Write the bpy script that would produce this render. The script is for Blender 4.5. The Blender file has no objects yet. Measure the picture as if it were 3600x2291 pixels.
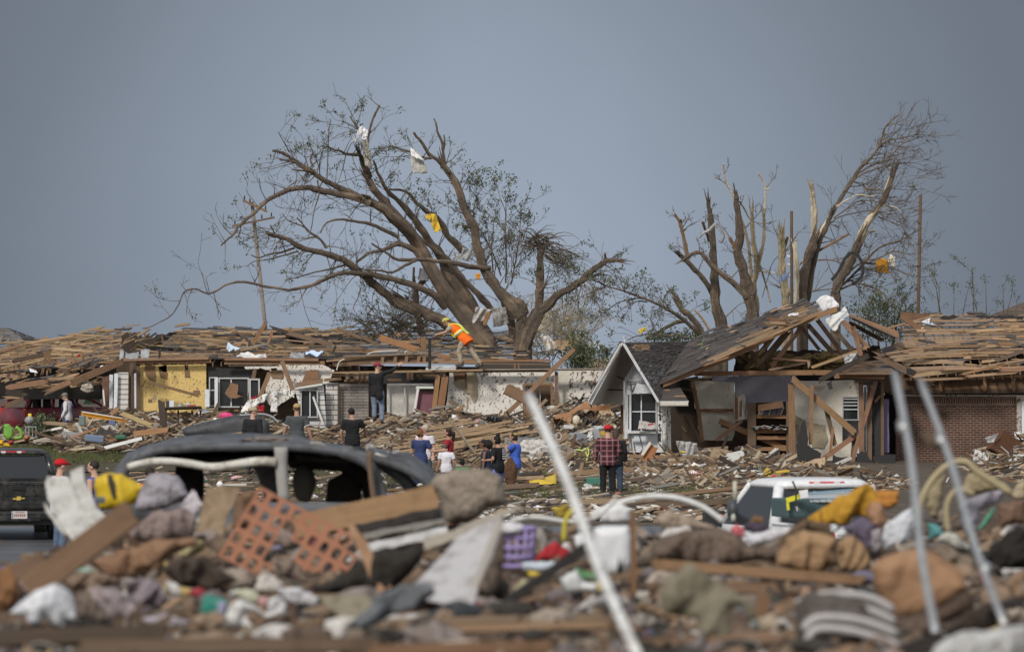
import bpy,bmesh,math,random
from mathutils import Vector,Matrix,noise,geometry
R=random.Random(11)
scn=bpy.context.scene
C=scn.collection
V=Vector
rad=math.radians
# ---------------- camera, world, sun, exposure ----------------
cam=bpy.data.objects.new('camera',bpy.data.cameras.new('camera'));C.objects.link(cam)
cam.location=(0,0,4.35);cam.rotation_euler=(rad(90),0,0)
cam.data.sensor_width=36;cam.data.lens=200;cam.data.clip_start=1;cam.data.clip_end=9000
cam.data.dof.use_dof=True;cam.data.dof.focus_distance=186;cam.data.dof.aperture_fstop=4.2
scn.camera=cam
SUN_EL,SUN_AZ=rad(38),rad(205)          # azimuth measured from +Y clockwise: behind the camera, to the left
w=bpy.data.worlds.new('World');scn.world=w;w.use_nodes=True
nt=w.node_tree;nt.nodes.clear()
def N(t,**k):
    n=nt.nodes.new(t)
    for a,b in k.items(): setattr(n,a,b)
    return n
sky=N('ShaderNodeTexSky',sky_type='NISHITA',sun_disc=False,sun_elevation=SUN_EL,sun_rotation=SUN_AZ)
bg1=N('ShaderNodeBackground');bg1.inputs[1].default_value=0.1;nt.links.new(sky.outputs[0],bg1.inputs[0])
tc=N('ShaderNodeTexCoord');sep=N('ShaderNodeSeparateXYZ');nt.links.new(tc.outputs['Generated'],sep.inputs[0])
# storm cloud: dark blue grey ahead (+Y), brighter overhead and behind
r1=N('ShaderNodeValToRGB');e=r1.color_ramp.elements
m1=N('ShaderNodeMath',operation='MULTIPLY_ADD');m1.inputs[1].default_value=.5;m1.inputs[2].default_value=.5
nt.links.new(sep.outputs[1],m1.inputs[0]);nt.links.new(m1.outputs[0],r1.inputs[0])
e[0].position=0;e[0].color=(.85,.84,.84,1);e[1].position=.97;e[1].color=(.222,.262,.322,1)
q=r1.color_ramp.elements.new(.45);q.color=(.66,.68,.72,1);q=r1.color_ramp.elements.new(.8);q.color=(.42,.46,.52,1)
# patch of lighter cloud in the middle of the view, darker to the sides and above
dot=N('ShaderNodeVectorMath',operation='DISTANCE');dot.inputs[1].default_value=(-.006,1,.012)
nt.links.new(tc.outputs['Generated'],dot.inputs[0])
mr=N('ShaderNodeMapRange',interpolation_type='SMOOTHSTEP');mr.inputs[1].default_value=.0;mr.inputs[2].default_value=.11;mr.inputs[3].default_value=1.22;mr.inputs[4].default_value=.55
nt.links.new(dot.outputs['Value'],mr.inputs[0])
mr2=N('ShaderNodeMapRange');mr2.inputs[1].default_value=.97;mr2.inputs[2].default_value=.995;mr2.inputs[3].default_value=0;mr2.inputs[4].default_value=1
nt.links.new(sep.outputs[1],mr2.inputs[0])
mx=N('ShaderNodeMix',data_type='FLOAT');mx.inputs[2].default_value=.8
nt.links.new(mr2.outputs[0],mx.inputs[0]);nt.links.new(mr.outputs[0],mx.inputs[3])
no=N('ShaderNodeTexNoise');no.inputs['Scale'].default_value=22;no.inputs['Detail'].default_value=6
nt.links.new(tc.outputs['Generated'],no.inputs[0])
nm=N('ShaderNodeMapRange');nm.inputs[3].default_value=.91;nm.inputs[4].default_value=1.09;nt.links.new(no.outputs[0],nm.inputs[0])
mu=N('ShaderNodeMath',operation='MULTIPLY');nt.links.new(mx.outputs[0],mu.inputs[0]);nt.links.new(nm.outputs[0],mu.inputs[1])
bg2=N('ShaderNodeBackground');nt.links.new(r1.outputs[0],bg2.inputs[0]);nt.links.new(mu.outputs[0],bg2.inputs[1])
cover=N('ShaderNodeMapRange');cover.inputs[1].default_value=-1;cover.inputs[2].default_value=.8;cover.inputs[3].default_value=.75;cover.inputs[4].default_value=1
nt.links.new(sep.outputs[1],cover.inputs[0])
ms=N('ShaderNodeMixShader');nt.links.new(cover.outputs[0],ms.inputs[0]);nt.links.new(bg1.outputs[0],ms.inputs[1]);nt.links.new(bg2.outputs[0],ms.inputs[2])
wo=N('ShaderNodeOutputWorld');nt.links.new(ms.outputs[0],wo.inputs[0])
sl=bpy.data.lights.new('sun','SUN');sl.energy=2.2;sl.angle=rad(9);sl.color=(1,.95,.88)
sun=bpy.data.objects.new('sun',sl);C.objects.link(sun)
sd=V((math.sin(SUN_AZ)*math.cos(SUN_EL),math.cos(SUN_AZ)*math.cos(SUN_EL),math.sin(SUN_EL)))
sun.rotation_euler=(-sd).to_track_quat('-Z','Y').to_euler()
vs=scn.view_settings;vs.view_transform='Standard';vs.look='None';vs.exposure=.3;vs.gamma=1
scn.render.engine='CYCLES';scn.cycles.use_denoising=True;scn.cycles.max_bounces=5;scn.cycles.diffuse_bounces=3
scn.cycles.transparent_max_bounces=6
# ---------------- from a spot in the picture to a point in the world ----------------
CR={'S': (0,0,1),'D': (0,0,1.4956),'A': (0,1050,.39164),'B': (800,1050,.39164),'C': (1400,1050,.39164),
      'E': (2000,1000,.39158),'F': (2700,1000,.45685),'T': (500,350,.55487),'U': (1300,350,.61996),
      'V': (2200,350,.52219),'L': (0,1550,.4836),'M': (700,1550,.4838),'N': (1500,1450,.5491),
      'O': (2300,1550,.4838),'Q': (2900,1250,.6796),'H': (2340,1580,.17442),'K': (1420,1480,.16968)}
def P(c,x,y,Y):
    ox,oy,s=CR[c]
    sx=ox+x*s;sy=oy+y*s
    return V(((sx-1800)*Y/20000,Y,4.35-(sy-1145.5)*Y/20000))
def px(c,n,Y): return n*CR[c][2]*Y/20000      # n picture pixels at distance Y, in metres
def n3(p,s=1.0): return noise.noise(V(p)*s)
# ---------------- materials ----------------
MT={}
def newmat(name):
    m=bpy.data.materials.new(name);m.use_nodes=True;t=m.node_tree;t.nodes.clear()
    b=t.nodes.new('ShaderNodeBsdfPrincipled');o=t.nodes.new('ShaderNodeOutputMaterial');t.links.new(b.outputs[0],o.inputs[0])
    b.inputs['Specular IOR Level'].default_value=.25
    MT[name]=m
    return m,t,b
def nd(t,ty,ins=None,**k):
    n=t.nodes.new(ty)
    for a,b in k.items(): setattr(n,a,b)
    for a,b in (ins or {}).items():
        if isinstance(b,bpy.types.NodeSocket): t.links.new(b,n.inputs[a])
        else: n.inputs[a].default_value=b
    return n
def rgb(c): return (*c,1) if len(c) == 3 else c
def mix(t,f,a,b,mode='MIX'):
    n=t.nodes.new('ShaderNodeMix');n.data_type='RGBA';n.blend_type=mode
    for i,x in ((0,f),(6,a),(7,b)):
        if isinstance(x,bpy.types.NodeSocket): t.links.new(x,n.inputs[i])
        else: n.inputs[i].default_value=x if i == 0 else rgb(x)
    return n.outputs[2]
def ramp(t,f,lo,hi,a=0,b=1):
    return nd(t,'ShaderNodeMapRange',{0: f,1: lo,2: hi,3: a,4: b}).outputs[0]
def tintnode(t): return nd(t,'ShaderNodeAttribute',attribute_name='tint').outputs[0]
def bump(t,b,h,d=.02,s=.6):
    n=nd(t,'ShaderNodeBump',{'Strength': s,'Distance': d,'Height': h});t.links.new(n.outputs[0],b.inputs['Normal'])
def wood(name,c1,c2,dirt=(.09,.065,.05),rough=.85,amt=.5):
    m,t,b=newmat(name)
    uv=nd(t,'ShaderNodeUVMap',uv_map='UVMap').outputs[0]
    mp=nd(t,'ShaderNodeMapping',{0: uv,3: (1.2,22,1)}).outputs[0]
    g=nd(t,'ShaderNodeTexNoise',{0: mp,'Scale': 1.6,'Detail': 5,'Roughness': .65}).outputs[0]
    oc=nd(t,'ShaderNodeTexCoord').outputs['Object']
    d=nd(t,'ShaderNodeTexNoise',{0: oc,'Scale': 2.6,'Detail': 6,'Roughness': .7}).outputs[0]
    c=mix(t,ramp(t,g,.35,.65),c1,c2)
    c=mix(t,ramp(t,d,.5,.72,0,amt),c,dirt)
    c=mix(t,1.0,c,tintnode(t),'MULTIPLY')
    t.links.new(c,b.inputs[0]);b.inputs['Roughness'].default_value=rough
    bump(t,b,g,.012,.5)
    return m
def grubby(name,col,dirt=(.1,.08,.06),sc=3,lo=.5,hi=.7,amt=.6,rough=.8,bs=8,bd=.02,metal=0,spec=.25):
    m,t,b=newmat(name)
    oc=nd(t,'ShaderNodeTexCoord').outputs['Object']
    d=nd(t,'ShaderNodeTexNoise',{0: oc,'Scale': sc,'Detail': 6,'Roughness': .7}).outputs[0]
    h=nd(t,'ShaderNodeTexNoise',{0: oc,'Scale': bs,'Detail': 4}).outputs[0]
    c=mix(t,ramp(t,d,lo,hi,0,amt),col,dirt)
    c=mix(t,1.0,c,tintnode(t),'MULTIPLY')
    t.links.new(c,b.inputs[0]);b.inputs['Roughness'].default_value=rough;b.inputs['Metallic'].default_value=metal
    b.inputs['Specular IOR Level'].default_value=spec
    bump(t,b,h,bd,.7)
    return m
def stucco(name,col,spk=(.17,.13,.09),fine=26,cut=.56,und=(.42,.36,.28),plo=.63,grad=0):
    # plaster spattered with wind-driven mud and leaf scraps, patches flaked to the board below
    m,t,b=newmat(name)
    oc=nd(t,'ShaderNodeTexCoord').outputs['Object']
    mp=nd(t,'ShaderNodeMapping',{0: oc,3: (1,1,.62),2: (0,rad(35),0)}).outputs[0]
    f=nd(t,'ShaderNodeTexNoise',{0: mp,'Scale': fine*.55,'Detail': 3,'Roughness': .7}).outputs[0]
    g=nd(t,'ShaderNodeTexNoise',{0: oc,'Scale': 1.1,'Detail': 3}).outputs[0]
    thr=ramp(t,g,.35,.65,cut+.05,cut-.03)
    s=nd(t,'ShaderNodeMath',{0: f,1: thr},operation='SUBTRACT').outputs[0]
    k=ramp(t,s,0,.05)
    pt=nd(t,'ShaderNodeTexNoise',{0: oc,'Scale': .9,'Detail': 6,'Roughness': .62}).outputs[0]
    c=mix(t,ramp(t,pt,plo,plo+.02),col,und)
    c=mix(t,ramp(t,g,.3,.7,0,.25),c,tuple(x*.72 for x in col))
    c=mix(t,k,c,spk)
    c=mix(t,1.0,c,tintnode(t),'MULTIPLY')
    t.links.new(c,b.inputs[0]);b.inputs['Roughness'].default_value=.9
    bump(t,b,f,.03,.8)
    return m
def brickm(name,c1,c2,mortar,scale=1.0,w=.21,h=.075,ms=.012,dirt=.5):
    m,t,b=newmat(name)
    uv=nd(t,'ShaderNodeUVMap',uv_map='UVMap').outputs[0]
    oc=nd(t,'ShaderNodeTexCoord').outputs['Object']
    br=nd(t,'ShaderNodeTexBrick',{0: uv,'Color1': rgb(c1),'Color2': rgb(c2),'Mortar': rgb(mortar),'Scale': scale,
            'Mortar Size': ms,'Mortar Smooth': .3,'Brick Width': w,'Row Height': h,'Bias': -.1})
    d=nd(t,'ShaderNodeTexNoise',{0: oc,'Scale': 1.3,'Detail': 7,'Roughness': .7}).outputs[0]
    c=mix(t,ramp(t,d,.42,.68,0,dirt),br.outputs[0],(.06,.042,.032))
    c=mix(t,1.0,c,tintnode(t),'MULTIPLY')
    t.links.new(c,b.inputs[0]);b.inputs['Roughness'].default_value=.92
    bump(t,b,nd(t,'ShaderNodeMath',{0: br.outputs[1],1: -1},operation='MULTIPLY').outputs[0],.02,.7)
    return m
def barkm(name,c1,c2,sc=1.0,moss=None):
    m,t,b=newmat(name)
    uv=nd(t,'ShaderNodeUVMap',uv_map='UVMap').outputs[0]
    mp=nd(t,'ShaderNodeMapping',{0: uv,3: (3*sc,9*sc,1)}).outputs[0]
    g=nd(t,'ShaderNodeTexNoise',{0: mp,'Scale': 3,'Detail': 5,'Roughness': .7,'Distortion': .6}).outputs[0]
    oc=nd(t,'ShaderNodeTexCoord').outputs['Object']
    d=nd(t,'ShaderNodeTexNoise',{0: oc,'Scale': 1.5,'Detail': 5}).outputs[0]
    c=mix(t,ramp(t,g,.38,.62),c1,c2)
    if moss: c=mix(t,ramp(t,d,.5,.6,0,.8),c,moss)
    elif 'pale' not in name: c=mix(t,ramp(t,d,.5,.64,0,.7),c,(.28,.205,.14))
    c=mix(t,1.0,c,tintnode(t),'MULTIPLY')
    t.links.new(c,b.inputs[0]);b.inputs['Roughness'].default_value=.95
    bump(t,b,g,.06,1)
    return m
def plaid(name):
    m,t,b=newmat(name)
    oc=nd(t,'ShaderNodeTexCoord').outputs['Object']
    s=nd(t,'ShaderNodeSeparateXYZ',{0: oc})
    def stripe(o,per,wid,ph=0):
        f=nd(t,'ShaderNodeMath',{0: nd(t,'ShaderNodeMath',{0: o,1: 1/per,2: ph},operation='MULTIPLY_ADD').outputs[0]},operation='FRACT').outputs[0]
        return nd(t,'ShaderNodeMath',{0: f,1: wid},operation='LESS_THAN').outputs[0]
    c=mix(t,stripe(s.outputs[0],.13,.5),(.2,.022,.028),(.022,.02,.028))
    z=mix(t,stripe(s.outputs[2],.13,.5),(.2,.022,.028),(.022,.02,.028))
    c=mix(t,.5,c,z)
    c=mix(t,stripe(s.outputs[0],.13,.1,.3),c,(.24,.21,.22));c=mix(t,stripe(s.outputs[2],.13,.1,.3),c,(.24,.21,.22))
    t.links.new(c,b.inputs[0]);b.inputs['Roughness'].default_value=.9
    return m
def shiny(name,col,rough=.3,metal=0,dirt=.35,dc=(.14,.12,.1),sc=5):
    m=grubby(name,col,dc,sc,.48,.66,dirt,rough,3,.002,metal,.5)
    return m
# timbers
wood('tan_wood',(.34,.235,.15),(.24,.16,.1))
wood('orange_wood',(.29,.165,.095),(.19,.108,.062))
wood('brown_wood',(.175,.118,.078),(.11,.074,.05))
wood('dark_wood',(.055,.04,.032),(.034,.026,.022))
wood('grey_wood',(.3,.265,.225),(.2,.175,.15))
wood('pale_wood',(.52,.42,.29),(.4,.31,.2),amt=.35)
wood('white_board',(.66,.65,.62),(.56,.55,.52),dirt=(.2,.17,.14),amt=.45)
wood('shingle',(.135,.115,.105),(.08,.068,.064),dirt=(.04,.036,.034),amt=.6)
wood('any_board',(.8,.78,.75),(.62,.6,.57),amt=.45)
# walls
stucco('white_stucco',(.72,.68,.62),cut=.545)
stucco('grey_stucco',(.58,.55,.5),cut=.6)
stucco('cream_plaster',(.6,.56,.47),cut=.66,fine=18,plo=.62)
stucco('speckled_white',(.7,.69,.66),cut=.52,fine=20,plo=.8)
stucco('yellow_stucco',(.66,.475,.185),spk=(.16,.11,.05),cut=.585,und=(.33,.26,.17),plo=.68)
stucco('white_paint',(.66,.68,.71),spk=(.2,.17,.14),cut=.64,fine=22,plo=.72,und=(.3,.25,.2))
stucco('grey_plaster',(.3,.29,.31),cut=.68,fine=14,plo=.75)
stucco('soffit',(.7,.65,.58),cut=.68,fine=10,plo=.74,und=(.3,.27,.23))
brickm('grey_brick',(.3,.27,.235),(.25,.225,.2),(.15,.13,.11),dirt=.3,h=.1,w=.4)
brickm('red_brick',(.12,.05,.034),(.075,.036,.027),(.22,.18,.145),dirt=.75)
brickm('soldier_brick',(.12,.05,.034),(.075,.036,.027),(.22,.18,.145),w=.075,h=.23,dirt=.55)
brickm('orange_brick',(.22,.105,.065),(.16,.08,.05),(.12,.09,.07),dirt=.3)
brickm('siding',(.62,.6,.57),(.57,.55,.52),(.16,.13,.11),w=3,h=.17,ms=.016,dirt=.35)
grubby('black_felt',(.035,.033,.034),(.1,.09,.08),9,.6,.7,.5,.9,14,.03)
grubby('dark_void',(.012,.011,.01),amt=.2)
grubby('insulation',(.27,.19,.085),(.1,.075,.04),4,.45,.7,.7,1,14,.08)
grubby('yellow_foam',(.62,.42,.05),(.4,.25,.05),5,bs=12,bd=.05)
# general stuff
grubby('mud',(.075,.058,.044),(.13,.105,.08),1.2,.45,.65,.8,.95,5,.08)
grubby('rubble_base',(.085,.062,.046),(.03,.024,.02),2.2,.42,.62,.9,.95,6,.15)  # colour darkened so gaps between the pieces read as crevice shade
grubby('grass_soil',(.07,.065,.035),(.06,.045,.03),.8,.45,.6,.8,1,9,.05)
grubby('any_cloth',(.95,.95,.95),(.3,.25,.2),6,.45,.7,.75,.9,16,.06)
grubby('any_hard',(.95,.95,.95),(.25,.2,.16),7,.48,.68,.7,.7,12,.02)
grubby('paper',(.72,.72,.72),(.4,.36,.3),5,.55,.75,.5,.8,6,.03)
grubby('wet_asphalt',(.1,.1,.105),(.045,.045,.05),.6,.45,.6,.7,.35,40,.006,0,.5)
grubby('galvanised',(.42,.43,.43),(.2,.18,.16),6,.5,.7,.5,.45,10,.004,.6,.5)
grubby('sheet_metal',(.34,.35,.36),(.15,.13,.11),3,.45,.65,.7,.6,5,.06,.3,.4)
grubby('black_plastic',(.02,.02,.021),(.1,.09,.08),3,.55,.8,.3,.35,6,.05,0,.5)
grubby('terracotta',(.36,.165,.1),(.2,.12,.08),4,.55,.75,.5,.85)
grubby('plastic',(.9,.9,.9),(.4,.36,.3),4,.6,.8,.3,.45,3,.004,0,.4)
m_,t_,b_=newmat('leaf')
t_.links.new(mix(t_,1.0,(.078,.092,.048),tintnode(t_),'MULTIPLY'),b_.inputs[0]);b_.inputs['Roughness'].default_value=.7
b_.inputs['Transmission Weight'].default_value=0
m_,t_,b_=newmat('grass_blade')
t_.links.new(mix(t_,1.0,(.07,.082,.04),tintnode(t_),'MULTIPLY'),b_.inputs[0]);b_.inputs['Roughness'].default_value=.8
barkm('bark',(.185,.145,.11),(.085,.066,.052))
barkm('bark_grey',(.2,.165,.125),(.11,.09,.07))
barkm('bark_pale',(.8,.71,.54),(.6,.5,.35),.6)
barkm('bark_orange',(.36,.23,.13),(.2,.125,.08),.7)
barkm('bark_mottled',(.46,.38,.25),(.26,.21,.14),.8,moss=(.17,.17,.09))
# paints
shiny('black_paint',(.012,.013,.013),.22)
shiny('white_car_paint',(.7,.71,.72),.3,0,.3,(.25,.2,.15),14)
shiny('maroon_paint',(.15,.018,.028),.35,0,.35)
shiny('burnt_paint',(.085,.09,.1),.65,0,.85,(.022,.02,.018),3)
shiny('red_lens',(.5,.01,.012),.15,0,.1)
shiny('clear_lens',(.7,.7,.7),.15,0,.1)
shiny('gold',(.6,.42,.09),.35,.3,.1)
shiny('chrome',(.55,.56,.57),.2,.9,.2)
shiny('tyre',(.02,.02,.02),.8,0,.6)
m_,t_,b_=newmat('dark_glass');b_.inputs[0].default_value=(.02,.023,.026,1);b_.inputs['Roughness'].default_value=.12;b_.inputs['Specular IOR Level'].default_value=.5
plaid('plaid_cloth')
def flat(name,col,rough=.85):
    if name in MT: return name
    m,t,b=newmat(name)
    oc=nd(t,'ShaderNodeTexCoord').outputs['Object']
    d=nd(t,'ShaderNodeTexNoise',{0: oc,'Scale': 7,'Detail': 4}).outputs[0]
    c=mix(t,ramp(t,d,.3,.7,0,.35),col,tuple(x*.6 for x in col))
    t.links.new(c,b.inputs[0]);b.inputs['Roughness'].default_value=rough
    bump(t,b,d,.02,.5)
    return name
# ---------------- mesh builder ----------------
class MB:
    def __init__(s): s.v=[];s.f=[];s.t=[];s.u=[]
    def add(s,vs,fs,tint=(1,1,1),uv=None,ft=None):
        o=len(s.v);s.v += [tuple(x) for x in vs]
        s.u += uv if uv else [(x[0],x[2]) for x in vs]
        for i,f in enumerate(fs):
            s.f.append([a+o for a in f]);s.t.append(ft[i] if ft else tint)
        return s
    def build(s,name,m,parent=None,origin=None,smooth=False):
        me=bpy.data.meshes.new(name)
        org=V(origin) if origin is not None else V((0,0,0))
        if origin is None and parent is None and s.v:
            n=len(s.v);org=V((sum(a[0] for a in s.v)/n,sum(a[1] for a in s.v)/n,min(a[2] for a in s.v)))
        if parent is not None and origin is None:
            q=parent;org=V((0,0,0))
            while q is not None:
                org=org+q.location
                if q.get('local'): org=V((0,0,0));break
                q=q.parent
        me.from_pydata([(a[0]-org.x,a[1]-org.y,a[2]-org.z) for a in s.v],[],s.f)
        at=me.attributes.new('tint','FLOAT_COLOR','FACE')
        at.data.foreach_set('color',[x for t in s.t for x in (*t,1.0)])
        ul=me.uv_layers.new(name='UVMap')
        ul.data.foreach_set('uv',[x for f in s.f for i in f for x in s.u[i]])
        if smooth: me.polygons.foreach_set('use_smooth',[True]*len(me.polygons))
        me.materials.append(MT[m]);me.update()
        o=bpy.data.objects.new(name,me);C.objects.link(o)
        if parent is not None: o.parent=parent
        else: o.location=org
        return o
def tone(c):
    r,g,b=c;l=(r+g+b)/3;s=max(c)-min(c)
    if s < .16*max(max(c),.05)+.02: return 'white' if l > .42 else 'pale grey' if l > .26 else 'grey' if l > .11 else 'black'
    if r >= g >= b*.9: return ('cream' if l > .36 else 'tan' if l > .2 else 'brown' if l > .085 else 'dark brown') if r < 2.6*g else 'red'
    if r > g: return 'pink' if r > 1.4*g and l > .2 else 'mauve'
    return 'green' if g > b*1.05 and g > r else 'blue'
LM=[(150,'at the left edge'),(330,'below the white planks'),(500,'below the grey pillow'),(850,'below the lattice'),(1080,'below the tan beam'),(1300,'below the lavender basket'),(1500,'beside the white pipe'),(1780,'below the pale hose'),(2060,'below the tan sacks'),(2280,'by the grey pipes'),(9e9,'at the right edge')]
def lmark(x,y,z=None):
    d=x/y*13372+1203.5;row=766+(4.35-(z if z is not None else 2.7))*13372/y
    return next(n for a,n in LM if d < a)+(', near' if y < 31 else ', far' if y > 40 else '')
def tag(o,label=None,cat=None,group=None,kind=None):
    if label: o['label']=label
    if cat: o['category']=cat
    if group: o['group']=group
    if kind: o['kind']=kind
    return o
def thing(name,label,cat,loc,group=None,yaw=0,local=False,kind=None):
    o=bpy.data.objects.new(name,None);C.objects.link(o);o.location=loc;o.rotation_euler=(0,0,yaw)
    o.empty_display_size=.2
    if local: o['local']=1
    return tag(o,label,cat,group,kind)
def tv(a=.25,b=.12):     # random board tint
    k=1+R.uniform(-a,a);return (k*(1+R.uniform(-b,b)*.6),k,k*(1+R.uniform(-b,b)))
def plank(mb,a,b,w,t=.03,face=None,jag=.12,n=4,tint=None,roll=0,bow=0):
    a=V(a);b=V(b);d=b-a;L=d.length
    if L < 1e-4: return
    x=d/L;f=V(face) if face is not None else V((0,-1,.35))
    z=f-x*f.dot(x)
    if z.length < .05: z=V((.3,.2,1))-x*V((.3,.2,1)).dot(x)
    z.normalize()
    if roll: z=Matrix.Rotation(roll,3,x) @ z
    y=z.cross(x)
    vs=[];uv=[];uo=R.uniform(0,50)
    rows=[0,.5,1] if bow else [0,1]
    ja=[R.uniform(0,jag) for _ in range(n+1)];jb=[R.uniform(0,jag) for _ in range(n+1)]
    for r in rows:
        for k in range(n+1):
            s=(k/n-.5)*w
            l=r*L + (ja[k] if r == 0 else -jb[k] if r == 1 else 0)
            for h in (.5,-.5):
                c=a+x*l+y*s+z*(h*t + (bow*4*r*(1-r)))
                vs.append(c);uv.append((l+uo,s+(0 if h > 0 else t)+uo))
    fs=[];st=(n+1)*2
    for q in range(len(rows)-1):
        for k in range(n):
            i=q*st+k*2
            fs.append((i,i+st,i+st+2,i+2));fs.append((i+1,i+3,i+st+3,i+st+1))
        i=q*st;fs.append((i,i+1,i+st+1,i+st));i=q*st+n*2;fs.append((i,i+st,i+st+1,i+1))
    for k in range(n):
        i=k*2;fs.append((i,i+2,i+3,i+1));i=(len(rows)-1)*st+k*2;fs.append((i,i+1,i+3,i+2))
    mb.add(vs,fs,tint or tv(),uv)
def box(mb,c,sx,sy,sz,tint=(1,1,1),rot=None,bev=0):
    c=V(c);vs=[]
    b=min(bev,sx/2.1,sy/2.1,sz/2.1)
    pts=[]
    if b <= 0:
        for i in (-1,1):
            for j in (-1,1):
                for k in (-1,1): pts.append(V((i*sx/2,j*sy/2,k*sz/2)))
        fs=[(0,1,3,2),(4,6,7,5),(0,4,5,1),(2,3,7,6),(0,2,6,4),(1,5,7,3)]
    else:
        bm=bmesh.new();bmesh.ops.create_cube(bm,size=1)
        for v in bm.verts: v.co=V((v.co.x*sx,v.co.y*sy,v.co.z*sz))
        bmesh.ops.bevel(bm,geom=bm.edges[:],offset=b,segments=2,affect='EDGES',profile=.6)
        bm.verts.index_update();pts=[v.co.copy() for v in bm.verts];fs=[[v.index for v in f.verts] for f in bm.faces];bm.free()
    uv=[(p.x+p.y,p.z+p.y) for p in pts]
    if rot is not None: pts=[rot @ p for p in pts]
    mb.add([c+p for p in pts],fs,tint,uv)
def tube(mb,pts,rr,seg=8,rough=0,tint=(1,1,1),cap=True,uo=None,flat_=1):
    pts=[V(p) for p in pts]
    if not isinstance(rr,(list,tuple)): rr=[rr]*len(pts)
    if len(rr) == 2 and len(pts) > 2: rr=[rr[0]+(rr[1]-rr[0])*i/(len(pts)-1) for i in range(len(pts))]
    uo=R.uniform(0,40) if uo is None else uo
    up=V((.13,-1,.2));vs=[];uv=[];l=0
    for i,p in enumerate(pts):
        d=(pts[min(i+1,len(pts)-1)]-pts[max(i-1,0)])
        d=d.normalized() if d.length > 1e-6 else V((0,0,1))
        u=up-d*up.dot(d);u=u.normalized() if u.length > 1e-3 else V((1,0,0));up=u
        s=d.cross(u)
        if i: l += (p-pts[i-1]).length
        for k in range(seg):
            a=2*math.pi*k/seg
            r=rr[i]*(1+(rough*noise.noise(V((math.cos(a)*1.3,math.sin(a)*1.3,l*2/max(rr[0]*4,.1)+uo))) if rough else 0))
            vs.append(p+u*(math.cos(a)*r*flat_)+s*(math.sin(a)*r));uv.append((l+uo,k/seg*2*math.pi*max(rr[0],.02)))
    fs=[]
    for i in range(len(pts)-1):
        for k in range(seg):
            k2=(k+1) % seg
            fs.append((i*seg+k,i*seg+k2,(i+1)*seg+k2,(i+1)*seg+k))
    if cap: fs.append(tuple(range(seg))[::-1]);fs.append(tuple(range((len(pts)-1)*seg,len(pts)*seg)))
    mb.add(vs,fs,tint,uv)
def smooth_path(pts,sub=3):
    out=[]
    n=len(pts)
    for i in range(n-1):
        p0=pts[max(i-1,0)];p1=pts[i];p2=pts[i+1];p3=pts[min(i+2,n-1)]
        for k in range(sub):
            t=k/sub
            out.append(.5*((2*p1)+(p2-p0)*t+(2*p0-5*p1+4*p2-p3)*t*t+(3*p1-p0-3*p2+p3)*t**3))
    out.append(pts[-1]);return out
def slab(mb,pts,th=.12,holes=(),tint=(1,1,1),back=V((0,1,0))):
    """polygon of world points, extruded away from the camera"""
    loops=[list(pts)]+[list(h) for h in holes]
    flatp=[p for l in loops for p in l]
    tr=geometry.tessellate_polygon([[V((p.x,p.z,0)) for p in l] for l in loops])
    n=len(flatp)
    vs=flatp+[p+back*th for p in flatp]
    fs=[]
    for a,b,c in tr:
        pa,pb,pc=flatp[a],flatp[b],flatp[c]
        if (pb-pa).cross(pc-pa).y > 0: a,c=c,a
        fs.append((a,b,c));fs.append((c+n,b+n,a+n))
    o=0
    for l in loops:
        m=len(l)
        for i in range(m):
            j=(i+1) % m;fs.append((o+i,o+j,o+j+n,o+i+n))
        o += m
    uv=[(p.x,p.z) for p in flatp]+[(p.x+th,p.z) for p in flatp]
    mb.add(vs,fs,tint,uv)
def pg(c,Y,*xy): return [P(c,xy[i],xy[i+1],Y) for i in range(0,len(xy),2)]
def ragged(pts,amp=.04,step=.12,closed=True):
    out=[]
    n=len(pts)
    for i in range(n if closed else n-1):
        a=pts[i];b=pts[(i+1) % n];L=(b-a).length;k=max(1,int(L/step))
        for q in range(k):
            p=a.lerp(b,q/k)
            if q: p=p+V((R.uniform(-amp,amp),0,R.uniform(-amp,amp)))
            out.append(p)
    return out
def sheet(mb,p00,p10,p11,p01,nx=10,ny=8,amp=.05,fr=2.,th=.01,tint=(1,1,1),edge=0,fn=None):
    """crumpled rectangle between four world corners, closed with thickness"""
    nrm=(p10-p00).cross(p01-p00);nrm=nrm.normalized() if nrm.length > 1e-9 else V((0,-1,0))
    if nrm.y > 0: nrm=-nrm
    so=R.uniform(0,99);top=[];uv=[]
    lu=(p10-p00).length;lv=(p01-p00).length
    for j in range(ny+1):
        for i in range(nx+1):
            u=i/nx;v=j/ny
            p=(p00*(1-u)+p10*u)*(1-v)+(p01*(1-u)+p11*u)*v
            e=V((0,0,0))
            if edge and (i in (0,nx) or j in (0,ny)): e=V((R.uniform(-edge,edge),0,R.uniform(-edge,edge)))
            h=amp*noise.noise(V((u*lu*fr+so,v*lv*fr,so)))*2 + amp*.5*noise.noise(V((u*lu*fr*2.7+so,v*lv*fr*2.7,so)))
            if fn: h += fn(u,v)
            top.append(p+nrm*h+e);uv.append((u*lu+so,v*lv))
    n=len(top);vs=top+[p-nrm*th for p in top];fs=[]
    W=nx+1
    for j in range(ny):
        for i in range(nx):
            a=j*W+i;fs.append((a,a+1,a+W+1,a+W));fs.append((a+n,a+W+n,a+W+1+n,a+1+n))
    bd=[i for i in range(nx)]+[nx+j*W for j in range(ny)]+[ny*W+nx-i for i in range(nx)]+[(ny-j)*W for j in range(ny)]
    for k in range(len(bd)):
        a=bd[k];b=bd[(k+1) % len(bd)];fs.append((b,a,a+n,b+n))
    mb.add(vs,fs,tint,uv+uv)
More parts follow.
